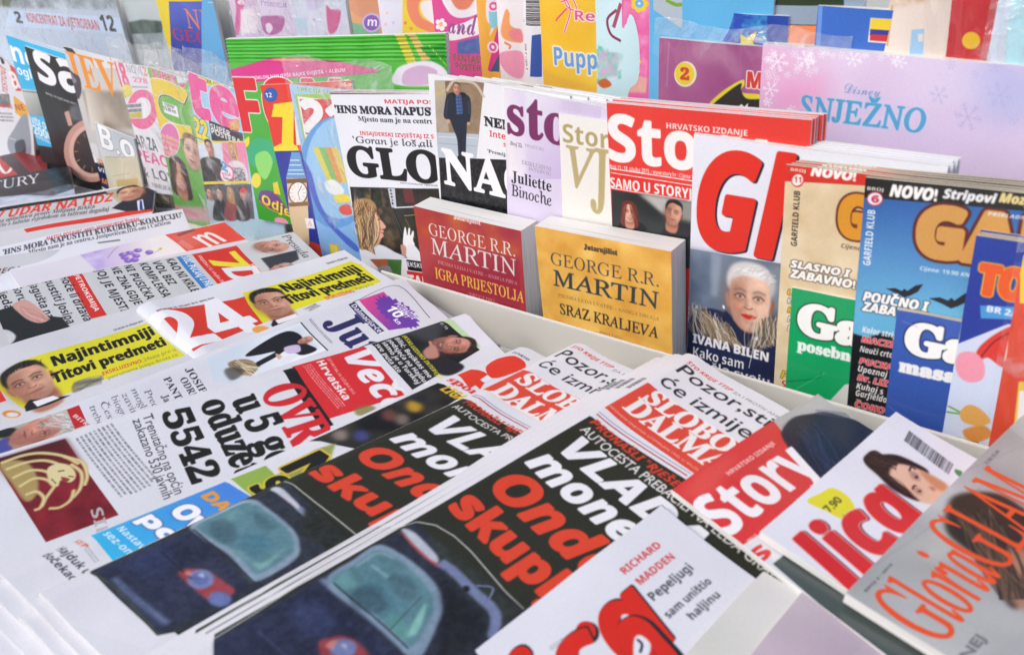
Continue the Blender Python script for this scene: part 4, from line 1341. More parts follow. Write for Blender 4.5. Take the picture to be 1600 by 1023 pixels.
THINGS.append(dict(name='magazine', label='red and navy language magazine with a yellow numeral and a clock tower drawing', cat='magazine', W=200, H=297, col='dd3a2a', seed=37, t=3, gloss=2, group='magazines standing in the front row of the rack', bow=0.001, wav=0.0006, shr=-0.0949, O=[-1.14357,0.88908,0.18007], ex=[0.99158,0.04062,0.12293], up=[-0.12595,0.0827,0.98858],
  ops=[
    ('T','12 x','sb',(7.2,16.9,30.2,0,0,-7.4),'e8e8f0'),
    ('C',[42,31,76,32,34,53],'2f58a8',{'soft': 0.3}),
    ('T','12','sb',(8.2,19.2,15.2,0,0,-6.9),'f0f0f4'),
    ('P',[47,59,143,53,101,182,111,197,-4,196,44,182,75,100,22,99],'ecd42e'),
    ('P',[143,53,169,52,137,187,114,187],'f0e8d0'),
    ('P',[-12,196,114,187,122,210,-9,209],'f0d83a'),
    ('P',[-9,209,334,198,319,253,211,540,-12,498],'2f3a9a'),
    ('P',[82,210,120,210,120,257,124,295,26,297,56,253],'6a9cd0'),
    ('L',[66,237,112,236],1.4,'e8eef4'),
    ('L',[56,253,114,252],1.4,'e8eef4'),
    ('L',[47,270,117,268],1.4,'e8eef4'),
    ('L',[39,283,120,281],1.4,'e8eef4'),
    ('P',[29,297,125,295,67,528,-24,535],'dcc4a0'),
    ('P',[29,300,125,295,121,310,26,315],'7a5a3a'),
    ('C',[68,346,116,344,55,386],'6a5a4a'),
    ('C',[68,346,110,344,56,382],'f0eeea'),
    ('L',[91,345,108,344],0.5,'8a8a8a'),
    ('L',[85,355,98,361],0.5,'8a8a8a'),
    ('L',[74,363,79,375],0.5,'8a8a8a'),
    ('L',[61,366,57,380],0.5,'8a8a8a'),
    ('L',[50,364,37,376],0.5,'8a8a8a'),
    ('L',[44,357,26,364],0.5,'8a8a8a'),
    ('L',[44,347,26,347],0.5,'8a8a8a'),
    ('L',[50,336,38,330],0.5,'8a8a8a'),
    ('L',[61,329,57,317],0.5,'8a8a8a'),
    ('L',[74,326,79,312],0.5,'8a8a8a'),
    ('L',[85,328,97,316],0.5,'8a8a8a'),
    ('L',[91,335,108,327],0.5,'8a8a8a'),
    ('L',[68,346,69,371],0.9,'3a3a3a'),
    ('L',[68,346,92,323],0.9,'3a3a3a'),
    ('P',[10,382,111,373,109,387,10,396],'8a6a46'),
    ('P',[73,432,112,432,112,467,73,467],'f0ecee'),
    ('T','A','S',(39.7,228.8,10.6,0,0,-9.3),'d89aa8',{'dil': 0.3}),
]))
THINGS.append(dict(name='magazine', label='light blue rainbow magazine with a date panel,in a clear bag', cat='magazine', W=205, H=302, col='9cc8ec', seed=38, t=3, gloss=2, film=1, rise=0.042, group='magazines standing in the front row of the rack', bow=0.001, wav=0.0006, shr=-0.0298, O=[-1.06794,0.88596,0.19029], ex=[0.99927,0.03192,0.02087], up=[-0.02356,0.08643,0.99598],
  ops=[
    ('D',[0,0,410,0,410,604,0,604],'a8d0f0','7ab0e8',0,0,0,302),
    ('T','SPECIJALNI DAR','sb',(15.5,8.3,112.2,0,0,-5.6),'8ab83a',{'ol': (0.5,'f0f4e8')}),
    ('P',[17,28,237,11,200,178,142,197,29,208,21,183],'a4c84a'),
    ('P',[27,33,233,33,233,193,27,193],'f0eef0'),
    ('P',[34,41,233,26,210,133,34,148],'d8464a'),
    ('T','21','sb',(17.5,68.5,84.5,0,0,-47.3),'f4f2f4',{'dil': 3}),
    ('P',[34,162,208,144,202,171,30,190],'eca03a'),
    ('T','JUNI','sb',(21.1,87.9,73.4,0,0,-8.6),'f4f4f4',{'dil': 0.4}),
    ('C',[125,266,289,245,81,451],'5aa0e0',{'soft': 0.6}),
    ('C',[149,247,295,229,112,413],'9cccf0',{'soft': 0.6}),
    ('P',[53,187,82,183,121,282,95,302],'e8d44a',{'soft': 0.6,'a': 0.9}),
    ('P',[81,184,109,181,142,280,117,299],'7cc060',{'soft': 0.6,'a': 0.9}),
    ('P',[108,181,136,178,163,277,138,296],'ec9a4a',{'soft': 0.6,'a': 0.9}),
    ('P',[134,178,162,175,184,274,160,293],'e8d060',{'soft': 0.6,'a': 0.9}),
    ('P',[75,299,121,282,156,309,137,333,89,329],'ecf4f4',{'soft': 1,'sm': 1}),
    ('P',[108,337,166,324,176,344,117,358],'f0dc4a',{'soft': 0.8,'sm': 1}),
    ('P',[121,373,166,356,173,387,130,394],'e2483c',{'soft': 0.6,'sm': 1}),
    ('P',[-2,235,-2,320,32,415,103,482,167,516,172,492,84,440,36,370,24,274],'3a62c8',{'soft': 1,'sm': 1}),
    ('P',[42,509,86,509,86,546,42,546],'d8b83a'),
    ('P',[48,514,78,514,78,540,48,540],'ecd83a'),
]))
THINGS.append(dict(name='magazine', label='white newsmagazine with a heavy black title and a blonde woman in profile', cat='magazine', W=215, H=317, col='e4e6ee', seed=39, gloss=1, copies=(3,0.001,0.0006,'copy of the white newsmagazine hidden behind its front copy','white newsmagazine copies'), group='magazines standing in the front row of the rack', bow=0.001, wav=0.0006, t=3, shr=-0.0678, O=[-0.97668,0.88088,0.18962], ex=[0.99554,0.03755,0.08655], up=[-0.08946,0.08413,0.99243],
  ops=[
    ('P',[0,0,480,-5,479,-1,0,5],'7a4a5c'),
    ('T','MATIJA POSAVEC (HNS)','sb',(104.7,13.7,169.7,0,0,-5.4),'d23a40'),
    ('T',"'HNS MORA NAPUSTITI KUK",'B',(4.5,28.7,269.6,0,0,-10),'1d1e26',{'dil': 0.8}),
    ('T','Mjesto nam je na centru','B',(47,39.9,140.2,0,0,-6.8),'1d1e26',{'dil': 0.25}),
    ('T','INSAJDERSKI IZVJEŠTAJ IZ SDP','sb',(45.2,60.2,152.8,0,0,-5.5),'d23a40'),
    ('T',"'Goran je loš,ali Zoran",'S',(28.7,72.2,217.2,0,0,-9.3),'1d1e26',{'dil': 0.35}),
    ('T','GLOB','B',(10.8,122.3,233,0,0,-43),'121317',{'dil': 2.2}),
    ('T','NACIONALNI TJEDNIK','r',(110.3,128.4,69.4,0,0,-2.5),'5a5c64'),
    ('X',[8,283,416,259,383,471,-8,519],'1c1c1e','3a3632',24),
    ('X',[22,285,54,283,49,340,13,348],'4a5a5c','1c1e1e',8,{'soft': 0.6}),
    ('X',[63,282,95,280,90,336,55,344],'7a6a48','1c1e1e',8,{'soft': 0.6}),
    ('X',[103,279,134,277,131,333,96,341],'38482f','1c1e1e',8,{'soft': 0.6}),
    ('X',[136,277,167,274,164,330,129,338],'6a5a40','1c1e1e',8,{'soft': 0.6}),
    ('P',[166,276,195,273,189,333,169,335],'c0c8d4'),
    ('P',[226,273,261,270,265,312,227,315],'6a2c30'),
    ('C',[177,281,181,281,177,284],'2a3a6a'),
    ('C',[177,291,181,291,176,294],'a03038'),
    ('C',[177,301,181,301,176,304],'2a3a6a'),
    ('C',[177,311,180,311,176,314],'a03038'),
    ('C',[176,321,180,321,176,325],'2a3a6a'),
    ('L',[179,334,288,320],2.2,'d0d4da'),
    ('L',[171,340,197,420,200,451],7,'15161a'),
    ('L',[171,340,197,420],0.8,'7a7c80'),
    ('L',[213,356,283,345],1,'b89a5a'),
    ('L',[217,366,243,425],1,'8a7a4a'),
    ('X',[113,340,172,334,187,453,128,481,106,462],'26221e','6a5a44',12,{'soft': 1.5}),
    ('P',[-26,521,4,484,65,464,106,462,149,478,185,496],'dfe2ec',{'soft': 0.8,'sm': 1}),
    ('P',[51,403,96,414,104,440,85,464,50,468],'c9947c',{'soft': 1,'sm': 1}),
    ('P',[66,338,93,339,107,361,115,376,124,385,133,398,127,405,117,408,121,416,115,424,118,429,105,440,82,448,57,434,47,393],'dca88e',{'soft': 0.6,'sm': 1}),
    ('L',[102,364,118,361],1.2,'7a5240'),
    ('L',[103,378,115,377],1.4,'4a2e26'),
    ('P',[105,406,116,408,110,413],'a8705c',{'soft': 0.6,'sm': 1}),
    ('L',[107,420,120,419],1.6,'a84a48'),
    ('P',[63,381,81,389,81,421,59,429],'c08a72',{'soft': 1.5,'sm': 1,'a': 0.6}),
    ('P',[12,332,44,317,85,316,105,330,105,351,86,368,73,395,74,422,57,467,17,488,-4,474,0,413],'a8845c',{'soft': 1,'sm': 1}),
    ('S',(35,161.2,9.3,241.2),26,90,['d8b98c','6a4a30','8a6440','e4cca4','4f3822'],{'wd': 1.3,'bend': 0.5,'a': 0.8}),
    ('S',(11.7,173.6,3.5,236.4),8,40,['e4cca4','5a3c26','b8905c'],{'wd': 1.2,'bend': 0.6,'a': 0.8}),
    ('S',(47.4,165.4,28.4,233.6),6,40,['e4cca4','6a4a30','3f2a1a'],{'wd': 1.1,'bend': 0.5,'a': 0.8}),
    ('P',[190,452,203,404,212,392,213,418,223,394,229,396,225,417,239,400,241,410,233,432,236,447,211,460],'f0f0f4',{'soft': 0.4,'sm': 1}),
    ('P',[199,459,233,447,257,487,198,494],'e6e8ee',{'soft': 0.6,'sm': 1}),
    ('P',[180,453,199,456,194,484,180,488],'c89888',{'soft': 0.6,'sm': 1}),
    ('X',[38,518,116,507,174,502,158,567,109,571],'4a7a3a','2e5a28',14),
    ('P',[38,518,115,507,112,560,67,543],'a85a34',{'soft': 0.6}),
    ('P',[67,543,118,531,122,575,81,575],'8a8c98',{'soft': 1,'sm': 1}),
    ('P',[193,499,380,499,380,534,193,534],'15161a'),
    ('T','EKSKLUZIVNO','sb',(97.2,260.9,72.7,0,0,-8.3),'f0f0f4',{'dil': 0.3}),
    ('P',[187,537,374,537,374,600,187,600],'d82a2c'),
    ('T','TAJNA','sb',(93.7,296.2,67.3,0,0,-21.2),'f4f0f0',{'dil': 0.8}),
]))
THINGS.append(dict(name='magazine', label='white weekly with a walking man photo and white letters on a black panel', cat='magazine', W=212, H=317, col='e8e9ee', seed=40, gloss=1, copies=(4,0.022,0.0006,'copy of the walking man weekly hidden behind its front copy','walking man weekly copies'), group='magazines standing in the front row of the rack', bow=0.001, wav=0.0006, t=3, O=[-0.78293,0.88283,0.23483], ex=[0.99891,0.02674,-0.0382], up=[0.03571,0.08817,0.99547],
  ops=[
    ('P',[20,14,179,-4,137,204,9,222],'9a8f84'),
    ('X',[20,14,81,9,62,143,12,153],'a89a88','c4b8a4',18),
    ('D',[54,12,179,-4,149,138,54,144],'7a6048','a08a70',29.8,5.6,84.3,60.9),
    ('X',[67,19,178,4,149,138,54,144],'846a52','a89278',10,{'a': 0.6}),
    ('L',[57,37,80,11,122,3,152,8,176,37],4,'c8bca8',{'soft': 0.6}),
    ('P',[14,152,150,136,137,204,9,222],'b8c2cc'),
    ('L',[14,164,146,147],1,'d8dee4'),
    ('L',[13,182,142,169],0.8,'98a4b0'),
    ('C',[37,27,44,26,36,31],'c8b46a',{'soft': 0.6}),
    ('C',[29,49,37,48,29,53],'c8b46a',{'soft': 0.6}),
    ('C',[44,38,51,37,43,43],'c8b46a',{'soft': 0.6}),
    ('P',[63,113,72,103,109,95,114,113,108,158,101,203,86,209,79,207,79,162,69,133],'222a3c',{'soft': 0.4,'sm': 1}),
    ('L',[94,121,89,205],0.9,'141a26'),
    ('P',[77,207,98,204,100,210,78,215],'1a1a1e',{'soft': 0.2,'sm': 1}),
    ('P',[56,49,70,39,85,39,104,34,119,37,131,47,130,85,123,108,113,111,109,101,71,111,60,113,49,112,41,103,48,72],'1f2838',{'soft': 0.4,'sm': 1}),
    ('P',[85,43,104,40,104,89,84,94],'4a66a0',{'soft': 0.3}),
    ('L',[86,50,107,46],0.7,'222c48'),
    ('L',[85,59,106,55],0.7,'222c48'),
    ('L',[84,68,105,64],0.7,'222c48'),
    ('L',[84,78,105,74],0.7,'222c48'),
    ('L',[83,87,104,83],0.7,'222c48'),
    ('L',[94,44,92,91],0.6,'222c48'),
    ('L',[101,42,99,90],0.6,'222c48'),
    ('P',[68,41,80,38,86,49,77,46],'15161a',{'soft': 0.3,'sm': 1}),
    ('P',[103,35,115,34,118,41,106,47],'15161a',{'soft': 0.3,'sm': 1}),
    ('L',[60,57,53,80,49,106],1,'4a5468',{'soft': 0.5}),
    ('L',[125,52,124,86],1,'4a5468',{'soft': 0.5}),
    ('F',45.1,13.3,16.2,-5.3,{'skin': 'd0a088','hair': '5a4a40','yaw': 0.1,'neck': 0}),
    ('P',[49,112,60,111,58,121,49,121],'cfa088',{'soft': 0.3,'sm': 1}),
    ('P',[116,110,123,108,123,115,116,116],'cfa088',{'soft': 0.3,'sm': 1}),
    ('T','NENAD','B',(85.7,54.4,68.2,0,0,-11.5),'1d1f26',{'dil': 0.8}),
    ('T','Intervju','sb',(92.5,67.9,48.8,0,0,-8),'d6404a'),
    ('T','s njim','sb',(113.4,77.5,34.7,0,0,-6.5),'d6404a'),
    ('T',"'Premijer",'B',(87.2,90.2,37,0,0,-4.4),'2a2c34'),
    ('X',[11,223,274,183,267,355,2,414],'0f1014','2a2b30',3,{'th': 2}),
    ('T','NACIO','B',(12.5,146.4,230.6,0,0,-48.4),'f0f0f4',{'dil': 2.0}),
]))
THINGS.append(dict(name='magazine', label='lilac lifestyle magazine with purple serif letters', cat='magazine', W=205, H=280, col='d9cfe6', seed=41, gloss=2, copies=(3,0.03,0.0006,'copy of the lilac lifestyle magazine hidden behind its front copy','lilac lifestyle magazine copies'), group='magazines standing in the front row of the rack', bow=0.001, wav=0.0006, t=3, O=[-0.66158,0.88082,0.22909], ex=[0.9979,0.02482,-0.05983], up=[0.05741,0.08873,0.9944],
  ops=[
    ('D',[0,0,269,-21,276,174,2,233],'e6e2ee','c8b8dc',23.5,7.3,92.7,76),
    ('D',[0,0,66,-4,62,220,2,233],'eee8ec','dcd2ea',-1.8,52.4,32.2,46.3,{'soft': 3}),
    ('P',[166,-1,218,-13,230,143,167,135],'c4b6d4',{'soft': 5,'sm': 1,'a': 0.5}),
    ('T','story','B',(4.6,54.7,153.2,0,0,-35.1),'75285e',{'dil': 1.3,'low': 1}),
    ('T','Broj 22','S',(7.4,70.1,17.6,0,0,-4.9),'5a4a5c',{'dil': 0.3}),
    ('T','PROLJEĆE 2015.','S',(29.8,67.9,28.6,0,0,-3.8),'9a8c9c'),
    ('T','EKSKLUZIVNI','S',(24.2,91.7,43.9,0,0,-5.1),'8a7c8c',{'dil': 0.1}),
    ('T','INTERVJU','S',(34.8,97.8,33.3,0,0,-4.4),'8a7c8c',{'dil': 0.1}),
    ('T','Juliette','B',(7.2,118.9,61.6,0,0,-14.8),'25222c',{'ero': 0.15}),
    ('T','Binoche','S',(7.3,138.1,61.5,0,0,-15.1),'25222c',{'dil': 0.35}),
]))
THINGS.append(dict(name='magazine', label='cream bridal magazine with gold thin letters', cat='magazine', W=205, H=275, col='e6e4dc', seed=42, gloss=1, group='magazines standing in the front row of the rack', bow=0.001, wav=0.0006, t=3, O=[-0.58203,0.87749,0.2082], ex=[0.99948,0.02886,-0.01411], up=[0.01154,0.08749,0.9961],
  ops=[
    ('D',[0,0,410,0,410,550,0,550],'eceae4','dedbd2',0,0,0,275),
    ('T','Story','sb',(4.6,33.6,80.7,0,0,-22.5),'b0a06c',{'ero': 0.35}),
    ('L',[16,75,56,74],0.5,'b8ac84'),
    ('L',[72,74,130,71],0.5,'b8ac84'),
    ('T','V','S',(9.1,87.5,39.9,0,0,-49.9),'b8a878',{'dil': 1.2}),
    ('T','J','S',(42,114.4,24.3,0,0,-79),'b8a878',{'dil': 1.2}),
]))
THINGS.append(dict(name='magazine', label='red celebrity magazine with thick white letters standing behind the yellow paperback', cat='magazine', W=230, H=290, col='e23c34', seed=43, gloss=1, copies=(4,0.002,0.0006,'copy of the red celebrity magazine hidden behind its front copy','red celebrity magazine copies'), group='magazines standing in the front row of the rack', bow=0.001, wav=0.0006, t=3, O=[-0.51549,0.87783,0.22932], ex=[0.99915,0.03234,0.02574], up=[-0.02845,0.08627,0.99587],
  ops=[
    ('T','Story','sb',(0.7,66.4,185.2,0,0,-53.6),'f2eeec',{'dil': 1.3,'it': 0}),
    ('T','HRVATSKO IZDANJE','sb',(73.6,22.4,91.4,0,0,-6.3),'f2e4e2'),
    ('T','Broj 11 | 18. ožujka 2015. | www.story.hr | Cijena 12 kn','sb',(0.7,76.7,113.6,0,0,-4.9),'f6e4e2',{'dil': 0.15}),
    ('L',[3,154,229,158],1.2,'f4eeee'),
    ('P',[2,165,311,172,312,205,2,201],'e03028'),
    ('L',[2,164,311,171],1,'f4eeee'),
    ('L',[2,202,312,206],1,'f4eeee'),
    ('T','SAMO U STORYJU','sb',(0.2,100.3,112.9,0,0,-12.4),'f6f0f0',{'dil': 0.4,'ero': 0.0}),
    ('X',[3,206,312,208,317,374,-2,372],'23292a','3a4040',40),
    ('P',[70,205,312,205,314,263,142,250],'8a8c88',{'soft': 2}),
    ('P',[82,206,154,208,136,245],'b4b4ae',{'soft': 2}),
    ('P',[16,300,30,282,80,278,89,300,9,320],'15161a',{'soft': 0.8,'sm': 1}),
    ('F',24.1,128.5,25.5,1.5,{'skin': 'e0b49c','hair': '6a2c24','style': 'long','yaw': 0.2,'lips': 'b8484a','open_': 0.04}),
    ('P',[135,305,148,273,177,262,218,267,230,295],'23242a',{'soft': 0.8,'sm': 1}),
    ('F',81.3,120.4,30.6,-8.2,{'skin': 'cf9c84','hair': '1f1d20','yaw': -0.5,'light': 1,'neck': 1}),
]))
THINGS.append(dict(name='magazine', label='tall white magazine with giant red italic letters and a woman with white cropped hair', cat='magazine', W=252, H=300, col='e2e4ee', seed=44, gloss=1, copies=(5,0.001,0.0006,'copy of the tall white magazine hidden behind its front copy','tall white magazine copies'), group='magazines standing in the front row of the rack', bow=0.001, wav=0.0006, t=3, O=[-0.407,0.87349,0.20844], ex=[0.99955,0.02989,-0.00246], up=[-0.00015,0.08715,0.9962],
  ops=[
    ('T','Glo','si',(9.2,125.9,154.7,0,0,-110.5),'dd2f20',{'dil': 3.2,'sh': (2.4,1.2,'1d2336')}),
    ('D',[-2,269,330,256,368,608,6,735],'7e8ca0','5a687c',13.8,137.6,86.1,175.2),
    ('X',[-2,269,73,266,62,403,2,405],'8a9aae','5c6c84',30,{'soft': 3}),
    ('P',[50,268,76,266,72,375,55,379],'9aa8b8',{'soft': 2,'a': 0.7}),
    ('X',[177,267,245,263,256,390,185,372],'6a7888','8c9aa8',26,{'soft': 3}),
    ('P',[1,523,4,450,50,412,121,419,168,450,220,399,268,460,284,638,6,735],'222a4e',{'soft': 1,'sm': 1}),
    ('X',[1,537,124,476,269,472,284,638,6,735],'1c2344','2c3560',26,{'soft': 2,'a': 0.7}),
    ('F',73.6,183,81.8,1.7,{'skin': 'e6bda6','hair': 'd4d2d0','style': 'crop','yaw': -0.08,'wf': 0.84,'lips': 'dd2c28','eye': '4a3a34','light': 1}),
    ('P',[91,408,112,427,134,447,157,450,178,432,192,400,206,440,171,494,125,488,88,460],'202848',{'soft': 0.8,'sm': 1}),
    ('S',(1.2,203.9,17.7,243.5),9,16,['c8bca8','8a7458','5c4a38','e0d8c8','a08c70'],{'wd': 1.1,'bend': 0.3,'a': 0.8}),
    ('S',(6.8,203.9,23.8,244.3),9,16,['c8bca8','8a7458','5c4a38','e0d8c8','a08c70'],{'wd': 1.1,'bend': 0.3,'a': 0.8}),
    ('S',(12.5,204.5,29.8,245.1),9,16,['c8bca8','8a7458','5c4a38','e0d8c8','a08c70'],{'wd': 1.1,'bend': 0.3,'a': 0.8}),
    ('S',(18.1,205.8,35.8,245.9),9,16,['c8bca8','8a7458','5c4a38','e0d8c8','a08c70'],{'wd': 1.1,'bend': 0.3,'a': 0.8}),
    ('S',(23.8,207.8,41.8,246.7),9,16,['c8bca8','8a7458','5c4a38','e0d8c8','a08c70'],{'wd': 1.1,'bend': 0.3,'a': 0.8}),
    ('S',(29.5,210.5,47.8,247.4),9,16,['c8bca8','8a7458','5c4a38','e0d8c8','a08c70'],{'wd': 1.1,'bend': 0.3,'a': 0.8}),
    ('S',(35.1,213.9,53.7,248.2),9,16,['c8bca8','8a7458','5c4a38','e0d8c8','a08c70'],{'wd': 1.1,'bend': 0.3,'a': 0.8}),
    ('S',(40.8,217.9,59.6,249),9,16,['c8bca8','8a7458','5c4a38','e0d8c8','a08c70'],{'wd': 1.1,'bend': 0.3,'a': 0.8}),
    ('S',(46.6,222.7,65.5,249.8),9,16,['c8bca8','8a7458','5c4a38','e0d8c8','a08c70'],{'wd': 1.1,'bend': 0.3,'a': 0.8}),
    ('S',(88,202.2,79.7,245.7),8,14,['c8bca8','8a7458','5c4a38','e0d8c8'],{'wd': 1.1,'bend': 0.3,'a': 0.8}),
    ('S',(91.2,200.2,85.2,242.8),8,14,['c8bca8','8a7458','5c4a38','e0d8c8'],{'wd': 1.1,'bend': 0.3,'a': 0.8}),
    ('S',(94.4,198.1,90.7,239.9),8,14,['c8bca8','8a7458','5c4a38','e0d8c8'],{'wd': 1.1,'bend': 0.3,'a': 0.8}),
    ('S',(97.5,196.1,96.1,237.1),8,14,['c8bca8','8a7458','5c4a38','e0d8c8'],{'wd': 1.1,'bend': 0.3,'a': 0.8}),
    ('S',(100.6,194,101.5,234.3),8,14,['c8bca8','8a7458','5c4a38','e0d8c8'],{'wd': 1.1,'bend': 0.3,'a': 0.8}),
    ('S',(103.7,192,106.8,231.5),8,14,['c8bca8','8a7458','5c4a38','e0d8c8'],{'wd': 1.1,'bend': 0.3,'a': 0.8}),
    ('L',[166,457,163,497,157,545],1,'c8ccd4'),
    ('C',[170,460,173,459,170,466],'d8dce4'),
    ('C',[87,399,90,399,88,404],'e8e8ec'),
    ('T','IVANA BILEN','sb',(7.6,256.8,92.9,0,0,-12),'f2f2f6',{'dil': 0.7}),
    ('T','Kako sam','sb',(8.2,276.1,63.9,0,0,-13.5),'eceef4',{'dil': 0.2}),
    ('T','prešla svoju','sb',(4.1,290.2,100.3,0,0,-12.1),'eceef4',{'dil': 0.2}),
    ('T','bolnicu i ku','sb',(11.1,311,98.1,0,0,-14),'eceef4',{'dil': 0.2}),
]))
THINGS.append(dict(name='comic_magazine', label='cream comic magazine with a red top strip standing behind the green booklet', cat='comic', W=200, H=285, col='dcc9a4', seed=45, pg='t', gloss=1, copies=(4,0.004,0.0006,'copy of the cream comic magazine hidden behind its front copy','cream comic magazine copies'), group='magazines standing in the front row of the rack', bow=0.001, wav=0.0006, t=3, O=[-0.29941,0.85893,0.19694], ex=[0.99908,0.03252,0.0278], up=[-0.03052,0.0862,0.99581],
  ops=[
    ('X',[-12,1,345,-28,416,468,-4,599],'d4be94','e6d6b6',24,{'soft': 1}),
    ('P',[-6,-1,346,-23,351,8,-4,35],'cf3226'),
    ('T','BROJ','sb',(4.9,5.8,15,0,0,-3.1),'f4eae0',{'dil': 0.2}),
    ('C',[25,29,38,27,26,44],'cf3226'),
    ('C',[25,29,36,27,25,41],'f2ece6'),
    ('T','11','sb',(9.2,16.9,6.9,0,0,-6),'cf3226',{'dil': 0.3}),
    ('T','NOVO!','si',(25.5,7.9,42.9,0,0,-9.4),'f8f2ee',{'dil': 0.9}),
    ('T','GARFIELD KLUB','sb',(15.9,86.5,0,-60.5,-6.2,-0),'2a2620'),
    ('T','GAR','sb',(57.3,66.1,90.1,0,0,-42.3),'d8952c',{'dil': 3,'ol': (2.2,'5a2218')}),
    ('T','Cijena 19','si',(60.5,79.8,29.5,0,0,-4.6),'5a5048'),
    ('T','SLASNO I','si',(10.6,110.8,61.5,0,0,-7.9),'f6f2ea',{'dil': 0.8,'ol': (1,'3a3630')}),
    ('T','ZABAVNO!','si',(10.7,122.6,66.9,0,0,-9),'f6f2ea',{'dil': 0.8,'ol': (1,'3a3630')}),
    ('T','Uz','si',(9,144.1,14.1,0,0,-6.9),'e4c02e',{'ol': (0.8,'4a4232')}),
    ('T','Kolor','si',(9.6,154.4,18,0,0,-7),'f0ece4',{'ol': (0.8,'4a4232')}),
    ('T','Kviz','si',(10.2,165.5,16.8,0,0,-7.1),'e4c02e',{'ol': (0.8,'4a4232')}),
    ('T','Naj','si',(10.8,176.6,15.6,0,0,-7.2),'f0ece4',{'ol': (0.8,'4a4232')}),
    ('T','Def','si',(11.4,187.7,15.7,0,0,-7.3),'f0ece4',{'ol': (0.8,'4a4232')}),
    ('T','Prva','si',(7.2,249.7,29.6,0,0,-10.1),'e4c02e',{'ol': (0.8,'4a4232')}),
    ('T','Slika','si',(7.8,261.6,29.7,0,0,-9.4),'c83a2c',{'ol': (0.8,'f0e8dc')}),
]))
THINGS.append(dict(name='comic_magazine', label='blue comic magazine with a black top strip and a gold letter logo', cat='comic', W=215, H=290, col='3f7cb8', seed=46, pg='t', gloss=2, copies=(5,0.003,0.0006,'copy of the blue comic magazine hidden behind its front copy,only its top edge showing','blue comic magazine copies'), group='magazines standing in the front row of the rack', bow=0.001, wav=0.0006, t=3, O=[-0.22017,0.85457,0.19867], ex=[0.99846,0.03391,0.04391], up=[-0.04668,0.08567,0.99523],
  ops=[
    ('D',[0,0,332,-5,400,418,1,535],'2f62a8','6ab4dc',48.5,17.6,54.2,130.2),
    ('P',[-3,-2,331,-10,337,30,-2,40],'20231f'),
    ('T','BROJ','sb',(2.3,12.3,14.7,0,0,-3.3),'f4eae0',{'dil': 0.2}),
    ('C',[20,41,35,39,21,56],'b83a54'),
    ('C',[20,41,33,39,21,53],'f0e6ea'),
    ('T','6','sb',(7.1,24,6.6,0,0,-6.9),'b8304a',{'dil': 0.5}),
    ('T','NOVO!','si',(23.2,15.7,40.5,0,0,-11.2),'f6f4f2',{'dil': 0.9}),
    ('T','Stripovi','si',(69.2,12.1,43.1,0,0,-8.4),'f0f0f2',{'dil': 0.7}),
    ('T','Mozga','si',(114.7,10.3,32.9,0,0,-8.4),'e8d490',{'dil': 0.7}),
    ('T','GARFIELD KLUB','sb',(11.4,90.2,0,-58.2,-7.1,-0),'e8eef4'),
    ('T','GAR','sb',(53,69.6,120.1,0,0,-46.9),'d09a50',{'dil': 4,'ol': (3,'5c1f1c')}),
    ('T','PRIKLADNO','si',(107.3,24,35.4,0,0,-3.4),'dce8f2'),
    ('T','Cijena: 19,90 KN','si',(57,86.6,43.4,0,0,-4.1),'dce8f2',{'dil': 0.2}),
    ('P',[56,225,73,220,86,224,90,218,96,222,110,207,123,202,115,220,102,231,92,237,78,231],'1c2630'),
    ('P',[136,230,155,224,170,228,175,221,181,226,197,208,212,203,203,224,188,237,177,244,161,237],'1c2630'),
    ('T','POUČNO I','si',(7.3,129.6,61.5,0,0,-10.4),'f4f4f2',{'dil': 0.8,'ol': (1,'2a3a4c')}),
    ('T','ZABAVNO!','si',(7.3,140.8,62.7,0,0,-9.9),'f4f4f2',{'dil': 0.8,'ol': (1,'2a3a4c')}),
    ('P',[0,339,29,343,57,326,93,332,376,267,406,457,-1,583],'1a1c20',{'soft': 0.8}),
    ('T','Kolor strip','si',(9,166,34.2,0,0,-7),'f2f0ee',{'dil': 0.3,'ol': None}),
    ('T','MACZILLA','si',(9.4,177.5,47.6,0,0,-7.1),'e0303c',{'dil': 0.3,'ol': (0.8,'f2eaea')}),
    ('T','Nauči crtati','si',(8.4,189.6,38,0,0,-7.2),'f2f0ee',{'dil': 0.3,'ol': None}),
    ('T','PUCKA','si',(8.8,204,33.1,0,0,-7.3),'e0303c',{'dil': 0.3,'ol': (0.8,'f2eaea')}),
    ('T','Upoznaj','si',(8.2,213.8,29.8,0,0,-7.3),'f2f0ee',{'dil': 0.3,'ol': None}),
    ('T','Dr. LIZ','si',(8.4,224.7,31.4,0,0,-7.4),'e0303c',{'dil': 0.3,'ol': (0.8,'f2eaea')}),
    ('T','Kuhaj s','si',(7.9,235.6,27.8,0,0,-7.5),'f2f0ee',{'dil': 0.3,'ol': None}),
    ('T','Garfieldom','si',(8,244.7,38.5,0,0,-7.6),'f2f0ee',{'dil': 0.3,'ol': None}),
    ('T','ČOKO','si',(8.3,258.9,30.5,0,0,-7.7),'e0303c',{'dil': 0.3,'ol': (0.8,'f2eaea')}),
    ('T','HRSKAVE','si',(8.6,269.6,39.5,0,0,-7.8),'e0303c',{'dil': 0.3,'ol': (0.8,'f2eaea')}),
]))
